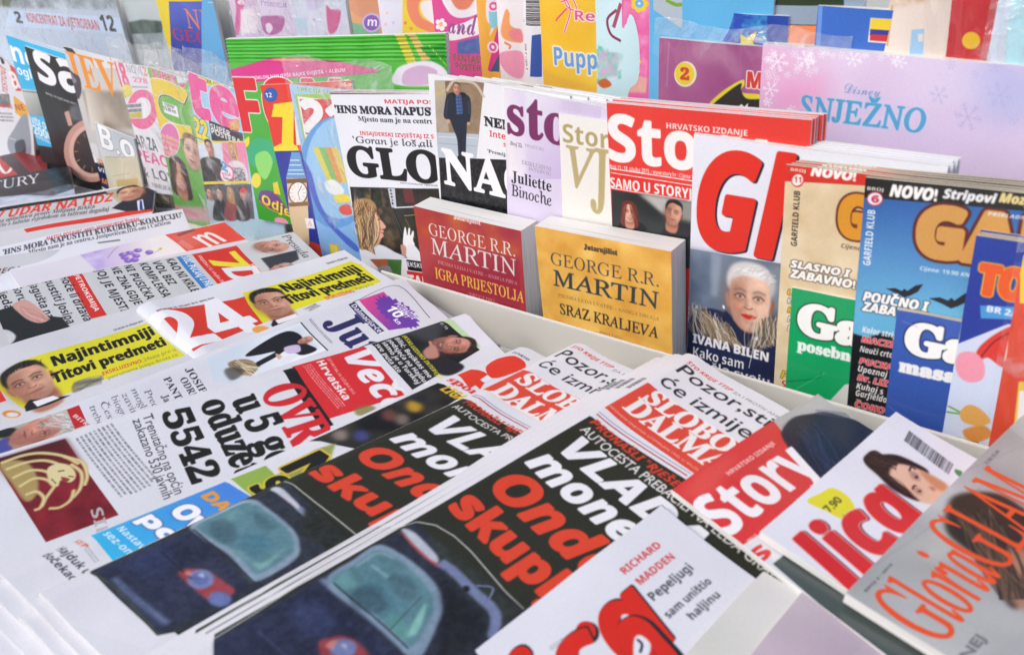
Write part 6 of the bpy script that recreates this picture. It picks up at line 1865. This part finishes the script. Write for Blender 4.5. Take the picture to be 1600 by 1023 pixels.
THINGS.append(dict(name='newspaper', label='newspaper with a red masthead block,huge black and red headline and a small laughing man', cat='newspaper', W=310, H=575, col='d8dae0', seed=64, t=5, gloss=0, curl=(0.002,0.009,0,0), pg='n', wav=0.0019, fold=0.008, group='newspapers fanned out on the counter', shr=-0.069, O=[-0.66761,0.74462,-0.01696], ex=[0.91646,-0.39477,-0.06522], up=[0.38904,0.91726,-0.08532],
  ops=[
    ('P',[15,68,13,44,160,33,165,54],'b9d4a4'),
    ('P',[12,35,10,0,172,-3,163,34],'dcdce6'),
    ('X',[14,251,11,64,171,43,234,246],'16181a','2b2d30',30),
    ('P',[13,154,9,96,33,70,87,116,49,153],'4a4d52',{'soft': 4,'sm': 1,'a': 0.6}),
    ('P',[137,177,100,122,148,128,209,105,226,145,204,170],'26262a',{'soft': 1,'sm': 1}),
    ('F',60.5,43.8,51.7,-37,{'skin': 'c98f7e','hair': '2a211f','yaw': 0.2,'light': -1,'neck': 0,'open_': 0.05,'beard': 0.35}),
    ('P',[106,157,98,126,144,135,148,155,134,166],'b88274',{'soft': 1,'sm': 1}),
    ('L',[80,128,102,135,107,149],3.5,'b58070'),
    ('T','EKSKLUZIVNO INTERVJU','si',(12.9,88.2,99.5,0,0,-4.9),'d8d430'),
    ('T','18 | 19.','si',(11.3,37.2,19.2,0,0,-3.7),'d0d0d4'),
    ('T','Bilić: Beşiktaş me','sb',(13.2,97.9,92.4,0,0,-5.8),'eeeef0',{'dil': 0.25}),
    ('T','podsjeća na Hajduk','sb',(12.2,106.8,105.1,0,0,-5.8),'eeeef0',{'dil': 0.25}),
    ('T','samo je u Turskoj','sb',(13.8,114.5,95.6,0,0,-5.7),'eeeef0',{'dil': 0.25}),
    ('T','sve puta sto','sb',(14.5,122.9,64.5,0,0,-5.7),'eeeef0',{'dil': 0.25}),
    ('P',[2,269,243,269,243,446,2,446],'d02d33'),
    ('P',[239,384,238,355,255,343,269,357,262,386],'7c7a3c',{'soft': 1.2,'sm': 1,'a': 0.8}),
    ('T','Večer','si',(19.5,164,160.5,0,0,-30.5),'e6e6ea',{'dil': 1.3,'it': 0.0}),
    ('T','Hrvatska','sb',(13.6,195.8,84.7,0,0,-9),'f0e8ea',{'dil': 0.5}),
    ('T','ČETVRTAK,19. OŽUJKA 2015.','r',(12.4,183.1,81.6,0,0,-3.4),'f0d6d8',{'dil': 0.2}),
    ('M',(13.5,202.6,96,-5.3,0,10.6),4,'e8b0b2'),
    ('P',[22,443,267,443,267,470,22,470],'1d1f22'),
    ('T','OVRHE','B',(36.9,269.2,186.4,0,0,-42.9),'cc2a32',{'dil': 1.6}),
    ('T','u 5 god','B',(37.6,301.3,157.2,0,0,-33.9),'1c1d1c',{'dil': 1.5,'low': 0}),
    ('T','oduzeto','B',(29.2,333,159.3,0,0,-30),'1c1d1c',{'dil': 1.5}),
    ('T','5542','B',(26.7,374.1,123.5,0,0,-26.8),'1c1d1c',{'dil': 1.4}),
    ('T','Trenutačno na općin','r',(21.2,393.2,136,0,0,-10),'2e3036',{'dil': 0.15}),
    ('T','zakazano 530 javnih','r',(23.3,404.2,135.4,0,0,-9.9),'2e3036',{'dil': 0.15}),
    ('M',(17,423.3,112.8,-23.1,7.7,40.2),9,'6a6c74',{'gap': 0.5}),
    ('X',[37,1079,39,943,318,892,329,1022],'8e2430','6a1a24',16),
    ('D',[37,1079,39,943,144,923,137,1051],'3c1a1c','7a2028',17.3,504.7,69.7,491.6,{'soft': 3}),
    ('P',[59,1073,55,1049,73,1023,116,1012,165,1015,191,1030,183,1044,127,1057],'a8925c',{'soft': 1.2,'sm': 1}),
    ('L',[54,1069,51,1028,60,992,87,955,124,932],4.2,'c9b878',{'a': 0.9,'soft': 0.4}),
    ('L',[54,1069,51,1028,60,992,87,955,124,932],1.3,'e4dcb0',{'a': 0.7}),
    ('L',[76,1063,73,1023,85,988,116,959],4.2,'c9b878',{'a': 0.9,'soft': 0.4}),
    ('L',[76,1063,73,1023,85,988,116,959],1.3,'e4dcb0',{'a': 0.7}),
    ('L',[106,1055,99,1022,114,996,142,979],4.2,'c9b878',{'a': 0.9,'soft': 0.4}),
    ('L',[106,1055,99,1022,114,996,142,979],1.3,'e4dcb0',{'a': 0.7}),
    ('L',[139,1047,127,1018,143,996,170,986],4.2,'c9b878',{'a': 0.9,'soft': 0.4}),
    ('L',[139,1047,127,1018,143,996,170,986],1.3,'e4dcb0',{'a': 0.7}),
    ('L',[88,955,119,927,165,924,196,934],4.2,'c9b878',{'a': 0.9,'soft': 0.4}),
    ('L',[88,955,119,927,165,924,196,934],1.3,'e4dcb0',{'a': 0.7}),
    ('L',[116,947,153,933,198,942,223,960],4.2,'c9b878',{'a': 0.9,'soft': 0.4}),
    ('L',[116,947,153,933,198,942,223,960],1.3,'e4dcb0',{'a': 0.7}),
    ('L',[170,986,197,1005,221,1018,224,1030],4.2,'c9b878',{'a': 0.9,'soft': 0.4}),
    ('L',[170,986,197,1005,221,1018,224,1030],1.3,'e4dcb0',{'a': 0.7}),
    ('L',[198,954,227,965,239,986,232,1005],4.2,'c9b878',{'a': 0.9,'soft': 0.4}),
    ('L',[198,954,227,965,239,986,232,1005],1.3,'e4dcb0',{'a': 0.7}),
    ('L',[169,1039,169,1019,195,1009,219,1016],4.2,'c9b878',{'a': 0.9,'soft': 0.4}),
    ('L',[169,1039,169,1019,195,1009,219,1016],1.3,'e4dcb0',{'a': 0.7}),
    ('P',[107,989,103,970,117,951,144,943,164,946,172,958,157,972,173,980,161,990,134,994],'d8cc98',{'soft': 0.6,'sm': 1}),
    ('L',[127,973,130,961],1.6,'5a2420'),
    ('L',[151,957,159,948],1.3,'5a2420'),
    ('P',[147,970,162,956,166,967],'8a3a34',{'soft': 0.5,'sm': 1}),
    ('L',[144,988,163,982],1.4,'8a6a40'),
    ('T','SIN','sb',(138.5,468.3,50.7,0,0,-10.4),'b9b2b2',{'dil': 0.3}),
]))
THINGS.append(dict(name='newspaper', label='newspaper with a red sports logo,dark match photo and bright blue strip', cat='newspaper', W=310, H=540, col='d9dae0', seed=65, copies=(2,-0.004,-0.014,'copy of the sports newspaper lying under it,only its white end showing','copies under the sports newspaper'), t=5, gloss=0, pg='n', wav=0.0019, fold=0.008, group='newspapers fanned out on the counter', shr=-0.3031, O=[-0.55782,0.7106,-0.00997], ex=[0.99518,-0.03462,-0.09175], up=[0.02958,0.998,-0.0558],
  ops=[
    ('T','ČETVRTAK','sb',(12.6,18.1,24.6,0,0,-3.6),'33343a'),
    ('P',[36,112,25,75,39,47,67,43,91,60,92,86,88,123,78,138,57,131],'dc3d2c',{'soft': 0.2,'sm': 1}),
    ('P',[22,141,54,133,69,135,97,184,79,180,82,197,21,175],'dc3d2c'),
    ('P',[64,135,79,139,82,161,69,159],'e4e6ea'),
    ('T','sportske','B',(12.8,103.5,78.3,0,0,-6.1),'d2332c',{'dil': 0.6,'low': 1}),
    ('X',[20,522,25,417,19,223,93,226,138,464],'15171a','3a3832',40,{'th': 0.6}),
    ('C',[63,316,74,306,79,329],'d4a92c',{'soft': 2.5,'a': 0.8}),
    ('C',[76,448,86,438,91,459],'454a8e',{'soft': 2.5,'a': 0.8}),
    ('C',[56,369,67,359,72,381],'7a4a40',{'soft': 2.5,'a': 0.8}),
    ('C',[83,361,93,352,98,374],'8a7a70',{'soft': 2.5,'a': 0.8}),
    ('C',[49,474,59,464,64,485],'9a8a80',{'soft': 2.5,'a': 0.8}),
    ('C',[44,287,54,277,60,301],'20242c',{'soft': 2.5,'a': 0.8}),
    ('T','LIGA','si',(23.7,121,27.7,0,0,-12),'e0b52e',{'dil': 0.6}),
    ('P',[79,647,69,585,57,534,64,495,155,595,115,672],'8f9a52',{'soft': 1}),
    ('T','N','sb',(33,304.5,37,0,0,-38.6),'1d1f1e',{'ol': (2.4,'d6b63a'),'dil': 2}),
    ('P',[30,689,38,624,109,633,104,693],'8fae4e'),
    ('T','SA','sb',(39.1,341.1,40.5,0,0,-30.1),'1d1f1e',{'ol': (2,'d6c63a'),'dil': 1.6}),
    ('D',[14,934,30,700,101,695,105,944],'38b4e2','4a86d8',18.5,468.4,26.3,356.9),
    ('T','DALMAT','sb',(22.1,376.7,94.1,0,0,-11.2),'e09a3a',{'dil': 0.8}),
    ('T','Ovako','sb',(24.1,406.4,91.4,0,0,-18),'f2f4f8',{'dil': 1.6,'ol': (1.2,'4a5a9a')}),
    ('T','po','sb',(16.3,430.1,45,0,0,-13.4),'f2f4f8',{'dil': 1.6,'ol': (1.2,'4a5a9a')}),
    ('T','Nastavlja','sb',(16,449.5,51.6,0,0,-6.5),'d8ecf8'),
    ('T','sez-ona','sb',(14.9,460.6,45.7,0,0,-7),'d8ecf8'),
    ('T','KUP','B',(3.6,480.3,19.7,0,0,-4.4),'d2482e',{'dil': 0.4}),
    ('M',(23,476.2,22.1,2.5,1,5),2,'9a9ca4'),
    ('T','Hajduk u','sb',(5.9,495.9,47.9,0,0,-7.1),'33353c'),
    ('T','dočekao','sb',(5.1,507,49.3,0,0,-6.9),'33353c'),
]))
THINGS.append(dict(name='newspaper', label='newspaper with a black front,red masthead and a car photo,tucked under its twin copy', cat='newspaper', W=320, H=566, col='d9dadf', seed=66, copies=(2,-0.003,-0.01,'copy of the black-front newspaper lying under the tucked one,only its white end showing','black-front newspapers under the tucked one'), t=5, gloss=0, curl=(0.002,0.006,0,0.004), pg='n', wav=0.0019, fold=0.009, group='twin black-front newspapers', shr=-0.2593, O=[-0.49733,0.73828,-0.00637], ex=[0.99403,-0.06133,-0.09023], up=[0.05621,0.99672,-0.05824],
  ops=[
    ('T','ŠTO KRIJE TTIP','si',(10.3,12.2,56.5,0,0,-4.9),'d2432f'),
    ('T','ZA I PROTIV','r',(69,15.2,46.2,0,0,-4.1),'7a7c80'),
    ('T','Pozor,stiže','r',(11.8,37,117.6,0,0,-18.2),'26272a',{'dil': 0.3}),
    ('T','će izmijeniti','r',(12.7,61.9,124.4,0,0,-15.9),'26272a',{'dil': 0.3}),
    ('P',[16,152,319,152,319,257,16,257],'d64a3a'),
    ('T','SLOBODNA','B',(20,98.1,154.9,0,0,-21),'e9e6e4',{'dil': 1.0}),
    ('T','DALMACIJA','B',(18.9,128.5,168,0,0,-22.4),'e9e6e4',{'dil': 1.0}),
    ('T','NEOVISNI DNEVNIK UTEMELJEN 1943.','r',(11.2,132.6,87.2,0,0,-2.7),'f0c8c0'),
    ('L',[21,289,192,295],1.3,'b03a48'),
    ('L',[18,282,194,288],1,'8a8ab0'),
    ('P',[12,306,494,330,526,780,445,1020,13,1052,8,707],'2b2d24'),
    ('T','PRONAŠLI "RJEŠENJE"','si',(15.4,160.6,105.9,0,0,-7.5),'d2402e',{'dil': 0.4}),
    ('T','AUTOCESTA PREBACILI','r',(13.7,173.3,116.2,0,0,-7.1),'eceae6',{'dil': 0.35}),
    ('T','VLADA','si',(27.6,213.4,150.2,0,0,-31.9),'e8e8ec',{'dil': 1.2}),
    ('T','mone','si',(20.2,249.7,129.1,0,0,-20.6),'e8e8ec',{'dil': 1.3,'low': 1}),
    ('T','Onda','si',(21.3,288.5,135,0,0,-28.9),'d8452e',{'dil': 1.6}),
    ('T','skupl','sb',(15,332.2,135.9,0,0,-19.4),'d8452e',{'dil': 1.8,'low': 1}),
    ('P',[15,1055,25,886,23,769,21,708,210,727,380,734,223,1055],'2a2f3a'),
    ('L',[15,706,87,706,262,716],1.4,'a9aca6'),
    ('X',[21,1052,30,889,170,898,222,905,218,1054],'1c2032','2c324c',60,{'soft': 1}),
    ('P',[23,1043,23,982,31,927,35,899,77,990,54,1027],'2c3556',{'soft': 5,'sm': 1,'a': 0.6}),
    ('L',[21,1056,92,1047,223,1055],2.4,'3a3f34'),
    ('L',[59,1037,124,1037,210,1033],5,'7484aa',{'a': 0.8,'soft': 1.5}),
    ('P',[25,890,15,837,18,782,72,772,145,776,185,791,213,818,218,887,191,892,123,884],'92a9bb',{'soft': 1,'sm': 1}),
    ('P',[33,881,25,835,29,789,78,779,145,784,182,799,199,820,205,878,181,880,118,873],'5f8d96',{'soft': 1.2,'sm': 1}),
    ('P',[118,873,149,866,198,870,183,825,176,817,182,864],'86b8b2',{'soft': 1.5,'sm': 1,'a': 0.9}),
    ('P',[41,853,35,817,50,811,64,847],'6fa3a4',{'soft': 2,'sm': 1,'a': 0.8}),
    ('X',[94,850,118,818,161,815,168,862],'3f6a80','4f8894',20,{'soft': 4}),
    ('P',[19,732,59,734,112,741,97,739,46,737],'c84a40',{'soft': 0.6,'sm': 1}),
    ('P',[26,739,27,725,89,729,130,741,112,741,72,738],'d8dce4',{'soft': 0.8,'sm': 1}),
    ('L',[102,734,162,742,214,747],5,'8894b4',{'soft': 1}),
    ('P',[100,719,257,721,242,767,162,775],'20241f',{'soft': 2}),
    ('P',[116,963,112,948,138,930,188,924,215,926,216,959,196,965,160,965],'a43b40',{'soft': 1,'sm': 1}),
    ('C',[152,946,167,932,173,959],'7a86b8',{'soft': 1}),
    ('C',[151,946,160,937,164,953],'5e6ca8',{'soft': 1}),
    ('C',[214,951,226,939,230,960],'6a78b0',{'soft': 1}),
    ('P',[49,869,41,845,66,836,101,851,102,874],'3a5662',{'soft': 2,'sm': 1,'a': 0.6}),
    ('P',[63,798,83,787,125,795,108,812],'41606a',{'soft': 2,'sm': 1,'a': 0.6}),
    ('L',[21,832,24,790,47,784],2,'b4ccd4',{'a': 0.6,'soft': 1}),
    ('L',[34,889,130,888,218,894],1.2,'20262e',{'soft': 0.4}),
    ('P',[39,998,42,948,88,949,96,1000],'3a4674',{'soft': 4,'sm': 1,'a': 0.5}),
    ('L',[52,954,142,955],1,'10141c',{'a': 0.8,'soft': 0.5}),
    ('L',[73,1037,164,1038,208,1042],1,'3f4a72',{'a': 0.7,'soft': 0.6}),
    ('P',[119,956,120,947,131,948,131,955],'e08a80',{'soft': 0.7,'sm': 1,'a': 0.8}),
    ('P',[139,944,142,936,153,941],'d0d6ee',{'soft': 0.8,'sm': 1,'a': 0.8}),
    ('X',[15,1055,25,886,23,769,21,708,210,727,380,734,223,1055],'0c1014','8a94a8',4,{'a': 0.08,'th': 1}),
    ('X',[15,1055,25,886,23,769,21,708,210,727,223,1055],'10141a','6a7690',30,{'a': 0.09}),
    ('P',[20,1057,229,1057,240,1080,7,1173],'dcdce2'),
]))
THINGS.append(dict(name='newspaper', label='nearest newspaper with a black front,white and red headlines and a dark car photo', cat='newspaper', W=330, H=640, col='dcdce1', seed=67, t=5, gloss=0, pg='n', wav=0.0019, fold=0.009, group='twin black-front newspapers', copies=(3,-0.011,-0.004,'copy of the black-front newspaper lying beneath the nearest one,only its white fold showing','twin black-front newspapers under copies'), O=[-0.3744,0.77606,-0.00365], ex=[0.9635,-0.25641,-0.07699], up=[0.25086,0.96512,-0.07487],
  ops=[
    ('T','ŠTO KRIJE TTIP','si',(20.6,18.5,61.3,0,0,-4.7),'d2432f'),
    ('T','ZA I PROTIV AMERIKE','r',(83.7,19.1,73.7,0,0,-3.9),'7a7c80'),
    ('T','Pozor,stiže','r',(22.5,38.3,149.2,0,0,-17.1),'26272a',{'dil': 0.35}),
    ('T','će izmijeniti','r',(24,66.4,155.4,0,0,-17.8),'26272a',{'dil': 0.35}),
    ('P',[36,153,338,153,338,280,36,280],'d64a3a'),
    ('T','SLOBODNA','B',(31.7,98.3,176.1,0,0,-22.2),'e9e6e4',{'dil': 1.0}),
    ('T','DALMACIJA','B',(28.7,124.9,196.4,0,0,-24.7),'e9e6e4',{'dil': 1.0}),
    ('T','NEOVISNI DNEVNIK UTEMELJEN 1943. U SPLITU','r',(20,135.3,118.7,0,0,-2.7),'f0c8c0'),
    ('K',(3,70,0,26,8,0),22,'3a3a3e'),
    ('L',[40,306,269,294],1.5,'b03a48'),
    ('L',[38,298,270,285],1.1,'8a8ab0'),
    ('P',[35,320,684,274,707,630,218,1209,23,1114],'2b2d24'),
    ('T','PRONAŠLI "RJEŠENJE"','si',(24.1,166.7,141.2,0,0,-9.1),'d2402e',{'dil': 0.5}),
    ('T','AUTOCESTA PREBACILI NA LEDA GRAĐANA','r',(25.8,181.6,263.9,0,0,-10.8),'eceae6',{'dil': 0.4}),
    ('T','VLADA','si',(33.8,215.3,162.2,0,0,-30),'e8e8ec',{'dil': 1.4}),
    ('T','monetu','si',(25.8,251.3,178.1,0,0,-23.9),'e8e8ec',{'dil': 1.5,'low': 1}),
    ('T','Onda','si',(27.9,297.1,148.7,0,0,-37.1),'d8452e',{'dil': 1.9}),
    ('T','skupljao','sb',(24,339.2,201.8,0,0,-24),'d8452e',{'dil': 2.1,'low': 1}),
    ('P',[32,1118,38,746,299,717,403,876,152,1173],'232836'),
    ('L',[32,1118,37,745,299,717],1.3,'b4b6b0'),
    ('P',[61,738,297,719,308,765,162,772],'2c322c',{'soft': 2}),
    ('X',[39,1119,46,937,162,923,265,915,319,976,153,1171],'1a1e34','2a3150',60,{'soft': 2}),
    ('L',[40,934,148,914,245,902],5,'7f8fae',{'soft': 1.5}),
    ('P',[49,930,39,872,39,822,95,799,167,795,204,807,230,831,267,900,218,909,140,917],'869fb2',{'soft': 1,'sm': 1}),
    ('P',[56,922,50,874,50,829,98,811,162,809,195,818,217,839,243,892,210,899,131,907],'5b8891',{'soft': 1.3,'sm': 1}),
    ('P',[220,893,227,872,198,835,191,836,213,876],'8cc8bc',{'soft': 1,'sm': 1}),
    ('P',[56,922,52,894,85,892,85,909],'6ca2a3',{'soft': 2,'sm': 1}),
    ('P',[174,896,172,878,215,881,224,896],'5c9a92',{'soft': 2,'sm': 1}),
    ('X',[96,907,101,858,179,857,176,894],'44707f','4f8894',24,{'soft': 5}),
    ('P',[40,778,58,774,135,767,140,773,93,779],'b43c3c',{'soft': 0.8,'sm': 1}),
    ('P',[37,774,57,759,117,758,135,767,111,773],'c9ced8',{'soft': 1,'sm': 1}),
    ('L',[136,763,168,758,223,757,276,757,309,789],9,'7c88b0',{'soft': 1}),
    ('L',[215,746,235,729,249,748],1.5,'7c88b0'),
    ('C',[209,763,213,759,214,767],'15181a',{'soft': 0.6}),
    ('P',[147,775,206,777,276,776,306,817,283,869,228,820],'14181c',{'soft': 3,'sm': 1}),
    ('P',[142,998,143,985,165,958,213,951,207,983,175,1008],'a0383e',{'soft': 1.2,'sm': 1}),
    ('C',[177,975,191,959,192,984],'7a86b8',{'soft': 1.2}),
    ('P',[103,920,95,894,112,874,147,874,161,892,144,911],'35505c',{'soft': 2,'sm': 1,'a': 0.7}),
    ('P',[105,847,118,824,156,823,173,844,149,858],'3c5a64',{'soft': 2,'sm': 1,'a': 0.6}),
    ('L',[54,877,54,832,80,817],2.2,'b4ccd4',{'a': 0.6,'soft': 1}),
    ('L',[67,854,105,847],2.5,'8fc4c4',{'a': 0.7,'soft': 0.8}),
    ('L',[59,922,165,907,242,899],1.2,'20262e',{'soft': 0.4}),
    ('L',[196,903,175,827],0.9,'2a343c',{'a': 0.7,'soft': 0.3}),
    ('P',[68,1008,68,967,135,956,133,996],'3d4a7c',{'soft': 4,'sm': 1,'a': 0.5}),
    ('L',[62,1060,180,1038],1.2,'4a5680',{'a': 0.6,'soft': 0.8}),
    ('L',[110,1023,196,1008],1,'10141c',{'a': 0.8,'soft': 0.5}),
    ('P',[156,994,152,983,159,974,167,987],'e08a80',{'soft': 0.8,'sm': 1,'a': 0.8}),
    ('P',[169,975,172,968,181,971],'d8dcf0',{'soft': 0.8,'sm': 1,'a': 0.8}),
    ('X',[32,1118,38,746,299,717,403,876,152,1173],'0c1014','8a94a8',4,{'a': 0.08,'th': 1}),
    ('X',[32,1118,38,746,299,717,403,876,152,1173],'10141a','6a7690',30,{'a': 0.09}),
    ('C',[170,927,172,924,173,929],'4a5a8c',{'soft': 1.5,'a': 0.6}),
    ('C',[74,994,76,991,77,996],'4a5a8c',{'soft': 1.5,'a': 0.6}),
    ('C',[144,945,147,941,147,947],'4a5a8c',{'soft': 1.5,'a': 0.6}),
]))
THINGS.append(dict(name='magazine', label='white glossy magazine with a big red and black italic title at the bottom edge', cat='magazine', W=244, H=280, col='dedfe6', seed=68, t=3, gloss=1, curl=(0,0.006,0,0), bow=0.002, group='magazines lying on the counter', O=[-0.33496,0.31009,0.02142], ex=[0.221,0.97258,-0.07246], up=[-0.97078,0.22649,0.07927],
  ops=[
    ('T','RICHARD','sb',(164.6,30.2,45.2,0,0,-6.9),'d02a24',{'dil': 0.2}),
    ('T','MADDEN','sb',(166.3,45.6,43.1,0,0,-6.9),'d02a24',{'dil': 0.2}),
    ('T','Pepeljugi','sb',(162.8,62.9,49.5,0,0,-8.1),'2a2b30',{'ero': 0.25}),
    ('T','sam uništio','sb',(159.4,81.3,53.6,0,0,-6.9),'2a2b30',{'ero': 0.25}),
    ('T','haljinu','sb',(172.3,94.3,35.2,0,0,-6.9),'2a2b30',{'ero': 0.25}),
    ('C',[207,97,219,108,193,111],'23252c',{'soft': 0.4}),
    ('C',[206,92,217,103,193,105],'d62c1a'),
    ('T','lica','si',(0.9,95.1,157.5,0,0,-69.2),'d62c1a',{'dil': 2,'sh': (1.6,-0.4,'23252c')}),
    ('P',[240,128,256,115,281,120,295,143,293,176,282,229,252,210,260,178,264,151,224,176,223,153],'23252c',{'soft': 0.3,'sm': 1}),
    ('P',[239,127,255,116,277,120,289,140,286,174,276,223,252,210,260,178,261,154,224,176,223,153],'d62c1a',{'soft': 0.2,'sm': 1}),
    ('P',[251,151,264,154,262,175,236,187,224,176],'e2e3ea',{'soft': 0.4,'sm': 1}),
    ('L',[254,154,253,165,240,173],2,'23252c'),
    ('M',(72.4,36.7,13.3,0.7,-0.1,4.3),2,'8a8c94'),
]))
THINGS.append(dict(name='magazine', label='blank cream magazine sheet between the white and the lilac one', cat='magazine', W=159, H=200, col='d4d4cc', seed=69, t=2, gloss=1, group='magazines lying on the counter', O=[-0.20125,0.3752,0.00941], ex=[0.14102,0.98782,-0.06574], up=[-0.98558,0.14635,0.08492],
  ops=[
    ('D',[0,0,315,0,314,123,9,91],'cfcfc6','dedcd8',62.7,-4.8,145.3,40.4),
]))
THINGS.append(dict(name='magazine', label='plain lilac glossy magazine back showing between the white and the grey magazine', cat='magazine', W=118, H=200, col='b9a9b4', seed=70, t=3, gloss=2, group='magazines lying on the counter', O=[-0.15908,0.41159,0.00653], ex=[0.12568,0.98998,-0.06442], up=[-0.98765,0.13098,0.08593],
  ops=[
    ('D',[0,0,233,0,220,119,-20,83],'c4b6be','b3a2b0',78.7,-9.1,60.4,53.3),
]))
THINGS.append(dict(name='magazine', label='red magazine with white title and a dark head of hair,lying on the counter', cat='magazine', W=207, H=290, col='d23a38', seed=71, t=6, gloss=2, curl=(0,0.006,0,0), bow=0.005, group='magazines lying on the counter', O=[-0.28014,0.56784,0.01162], ex=[0.29011,0.95381,-0.07796], up=[-0.95241,0.29572,0.07386],
  ops=[
    ('P',[268,18,291,-41,496,-52,437,201,218,224,212,170],'b4b4b2'),
    ('X',[268,18,413,1,422,138,320,108],'a6a6a2','c2c0bc',30),
    ('P',[272,26,317,17,359,32,383,43,403,74,418,109,417,141,379,197,248,223,212,170,208,147,227,104,237,71,252,40],'1a2033',{'soft': 0.8,'sm': 1}),
    ('S',(159.6,17.2,128.7,76.9),12,40,['232b44','10141f','2f3a56'],{'wd': 1.6,'bend': 0.15,'a': 0.5}),
    ('S',(182.1,14.1,205.9,38.8),4,24,['8a8a8c','3a3f4c'],{'wd': 0.6}),
    ('P',[66,3,153,18,41,60,-9,21],'dd5a4e',{'soft': 5,'a': 0.7}),
    ('T','HRVATSKO IZDANJE','sb',(49.5,22.7,64.3,0,0,-4.8),'f0d2cc'),
    ('P',[-5,164,51,168,50,512,-12,488],'d8d8dc'),
    ('P',[7,221,47,221,63,505,-12,488],'4c5553'),  # shadowed gap under the next magazine, painted dark into this cover
    ('T','S','sb',(-4.8,103.5,16.5,0,0,-12.7),'d23a38',{'dil': 0.8}),
    ('T','Story','sb',(-2.4,68.9,124.7,0,0,-45.9),'eeeaec',{'dil': 1.0}),
    ('T','BROJ 12','sb',(5.9,84.8,10.5,0,0,-3.9),'f4dedc'),
]))
THINGS.append(dict(name='magazine', label='white magazine with red italic title,yellow price spot and dark-haired woman', cat='magazine', W=216, H=300, col='dfe0e9', seed=72, t=6, gloss=2, curl=(0.003,0.008,0,0), bow=0.004, group='magazines lying on the counter', shr=0.0238, O=[-0.1925,0.55513,0.01311], ex=[0.21911,0.97302,-0.0723], up=[-0.97121,0.2246,0.07941],
  ops=[
    ('P',[115,14,146,19,172,27,173,58,151,85,131,90,120,72,118,50],'dcd42e',{'soft': 0.2,'sm': 1}),
    ('T','7,90','sb',(59.5,27.3,20,0.2,0.1,-7),'2a2a1c'),
    ('T','kn','sb',(64.3,40.1,6.6,0.9,0.5,-3.6),'2a2a1c'),
    ('K',(202.3,21.4,-9.4,48,-16,3.4),46,'3a3b40'),
    ('X',[274,26,297,22,311,27,312,39,307,54,324,63,329,88,281,96,263,79,266,49],'1c1210','4a352a',7,{'sm': 1,'soft': 0.5}),
    ('P',[280,25,295,25,309,39,330,60,337,93,335,117,312,124,277,116,257,144,247,132,245,98,257,64,266,35],'2b1d18',{'soft': 0.8,'sm': 1}),
    ('P',[309,71,327,107,322,158,269,164,254,146,265,113,272,78],'e2b8a0',{'soft': 1,'sm': 1}),
    ('P',[327,107,328,155,305,158,312,124],'c98a64',{'soft': 1.5,'sm': 1}),
    ('P',[309,95,315,107,301,119,295,109],'a8796c',{'soft': 1.2,'sm': 1,'a': 0.8}),
    ('C',[305,111,307,113,301,113],'3a2a30',{'soft': 0.4}),
    ('P',[278,117,283,130,271,139,265,131],'b48678',{'soft': 1.2,'sm': 1,'a': 0.8}),
    ('C',[276,132,279,134,273,133],'3a2a30',{'soft': 0.4}),
    ('L',[309,95,322,92,321,101],1.6,'3a241c'),
    ('L',[270,122,281,119,285,122],1.5,'3a241c'),
    ('P',[299,137,304,146,294,148],'b07860',{'soft': 1,'sm': 1}),
    ('S',(142.5,12.2,151.8,37.3),6,30,['5a4030','1a100c','3f2a20'],{'wd': 0.9,'bend': 0.2}),
    ('S',(136.6,27.3,128.8,61),3,20,['3a241c','5a4030','1a100c'],{'wd': 0.8}),
    ('T','lica','si',(1.6,81.9,117.7,0,0,-54.2),'cf2a2c',{'dil': 2,'ol': (1,'e9b8bc'),'sh': (1.2,1,'6a2030')}),
    ('P',[376,147,379,158,364,161,367,151],'4a8a5a',{'soft': 0.3,'sm': 1}),
]))
THINGS.append(dict(name='magazine', label='grey magazine with a thin orange title over a dark-haired woman', cat='magazine', W=330, H=300, col='a9abac', seed=73, t=11, gloss=1, bow=0.004, group='magazines lying on the counter', shr=0.0487, O=[-0.11233,0.52869,0.01703], ex=[0.22212,0.97232,-0.07255], up=[-0.97053,0.22762,0.07918],
  ops=[
    ('X',[0,0,549,0,435,237,-73,197],'9c9e9f','bcbebe',60),
    ('L',[84,2,236,26,363,38],0.8,'8a8c8e',{'a': 0.6,'soft': 0.5}),
    ('L',[363,-4,519,41],0.8,'8a8c8e',{'a': 0.5,'soft': 0.5}),
    ('X',[159,18,222,49,184,83,110,67],'a2a09c','c4c2be',25,{'soft': 5,'a': 0.7}),
    ('P',[271,21,304,17,335,35,358,64,355,101,332,153,241,190,181,185,143,186,161,153,200,98,219,46],'2e2622',{'soft': 2,'sm': 1}),
    ('P',[232,129,266,140,270,178,167,221,151,193,169,161],'a87a62',{'soft': 3,'sm': 1}),
    ('S',(148.2,22.4,84.2,92.8),16,80,['4a3a30','1c1614','6a5442','8a6a50'],{'wd': 1.6,'bend': 0.2,'a': 0.6}),
    ('T','Gloria','S',(5.1,71.5,92.6,0,0,-54.5),'e0532a',{'dil': 0.9,'it': 0.0}),
    ('T','GLAM','S',(97.6,71.3,111.1,0,0,-61.1),'e0532a',{'dil': 0.7}),
    ('T','BROJ 3 / 2015','sb',(11.6,10.3,38.7,0,0,-2.1),'4a4c50'),
    ('T','3,50 EUR','sb',(209.9,9.1,25.5,0,0,-3.1),'5a5c60'),
    ('T','NEJ','r',(6.5,90.6,25.1,0,0,-6.7),'6c6e72',{'dil': 0.6}),
]))

for _f, _c in sorted({(op[2], c) for _d in THINGS for op in _d['ops'] if op[0] == 'T' for c in op[1]}) + [(f, c) for f in ALPH for c in 'Hx']:
    glyph(_f, _c)                                                   # every letter outline once, while the scene is still small
for _d in THINGS:
    build(_d)
bpy.data.objects.remove(_co)
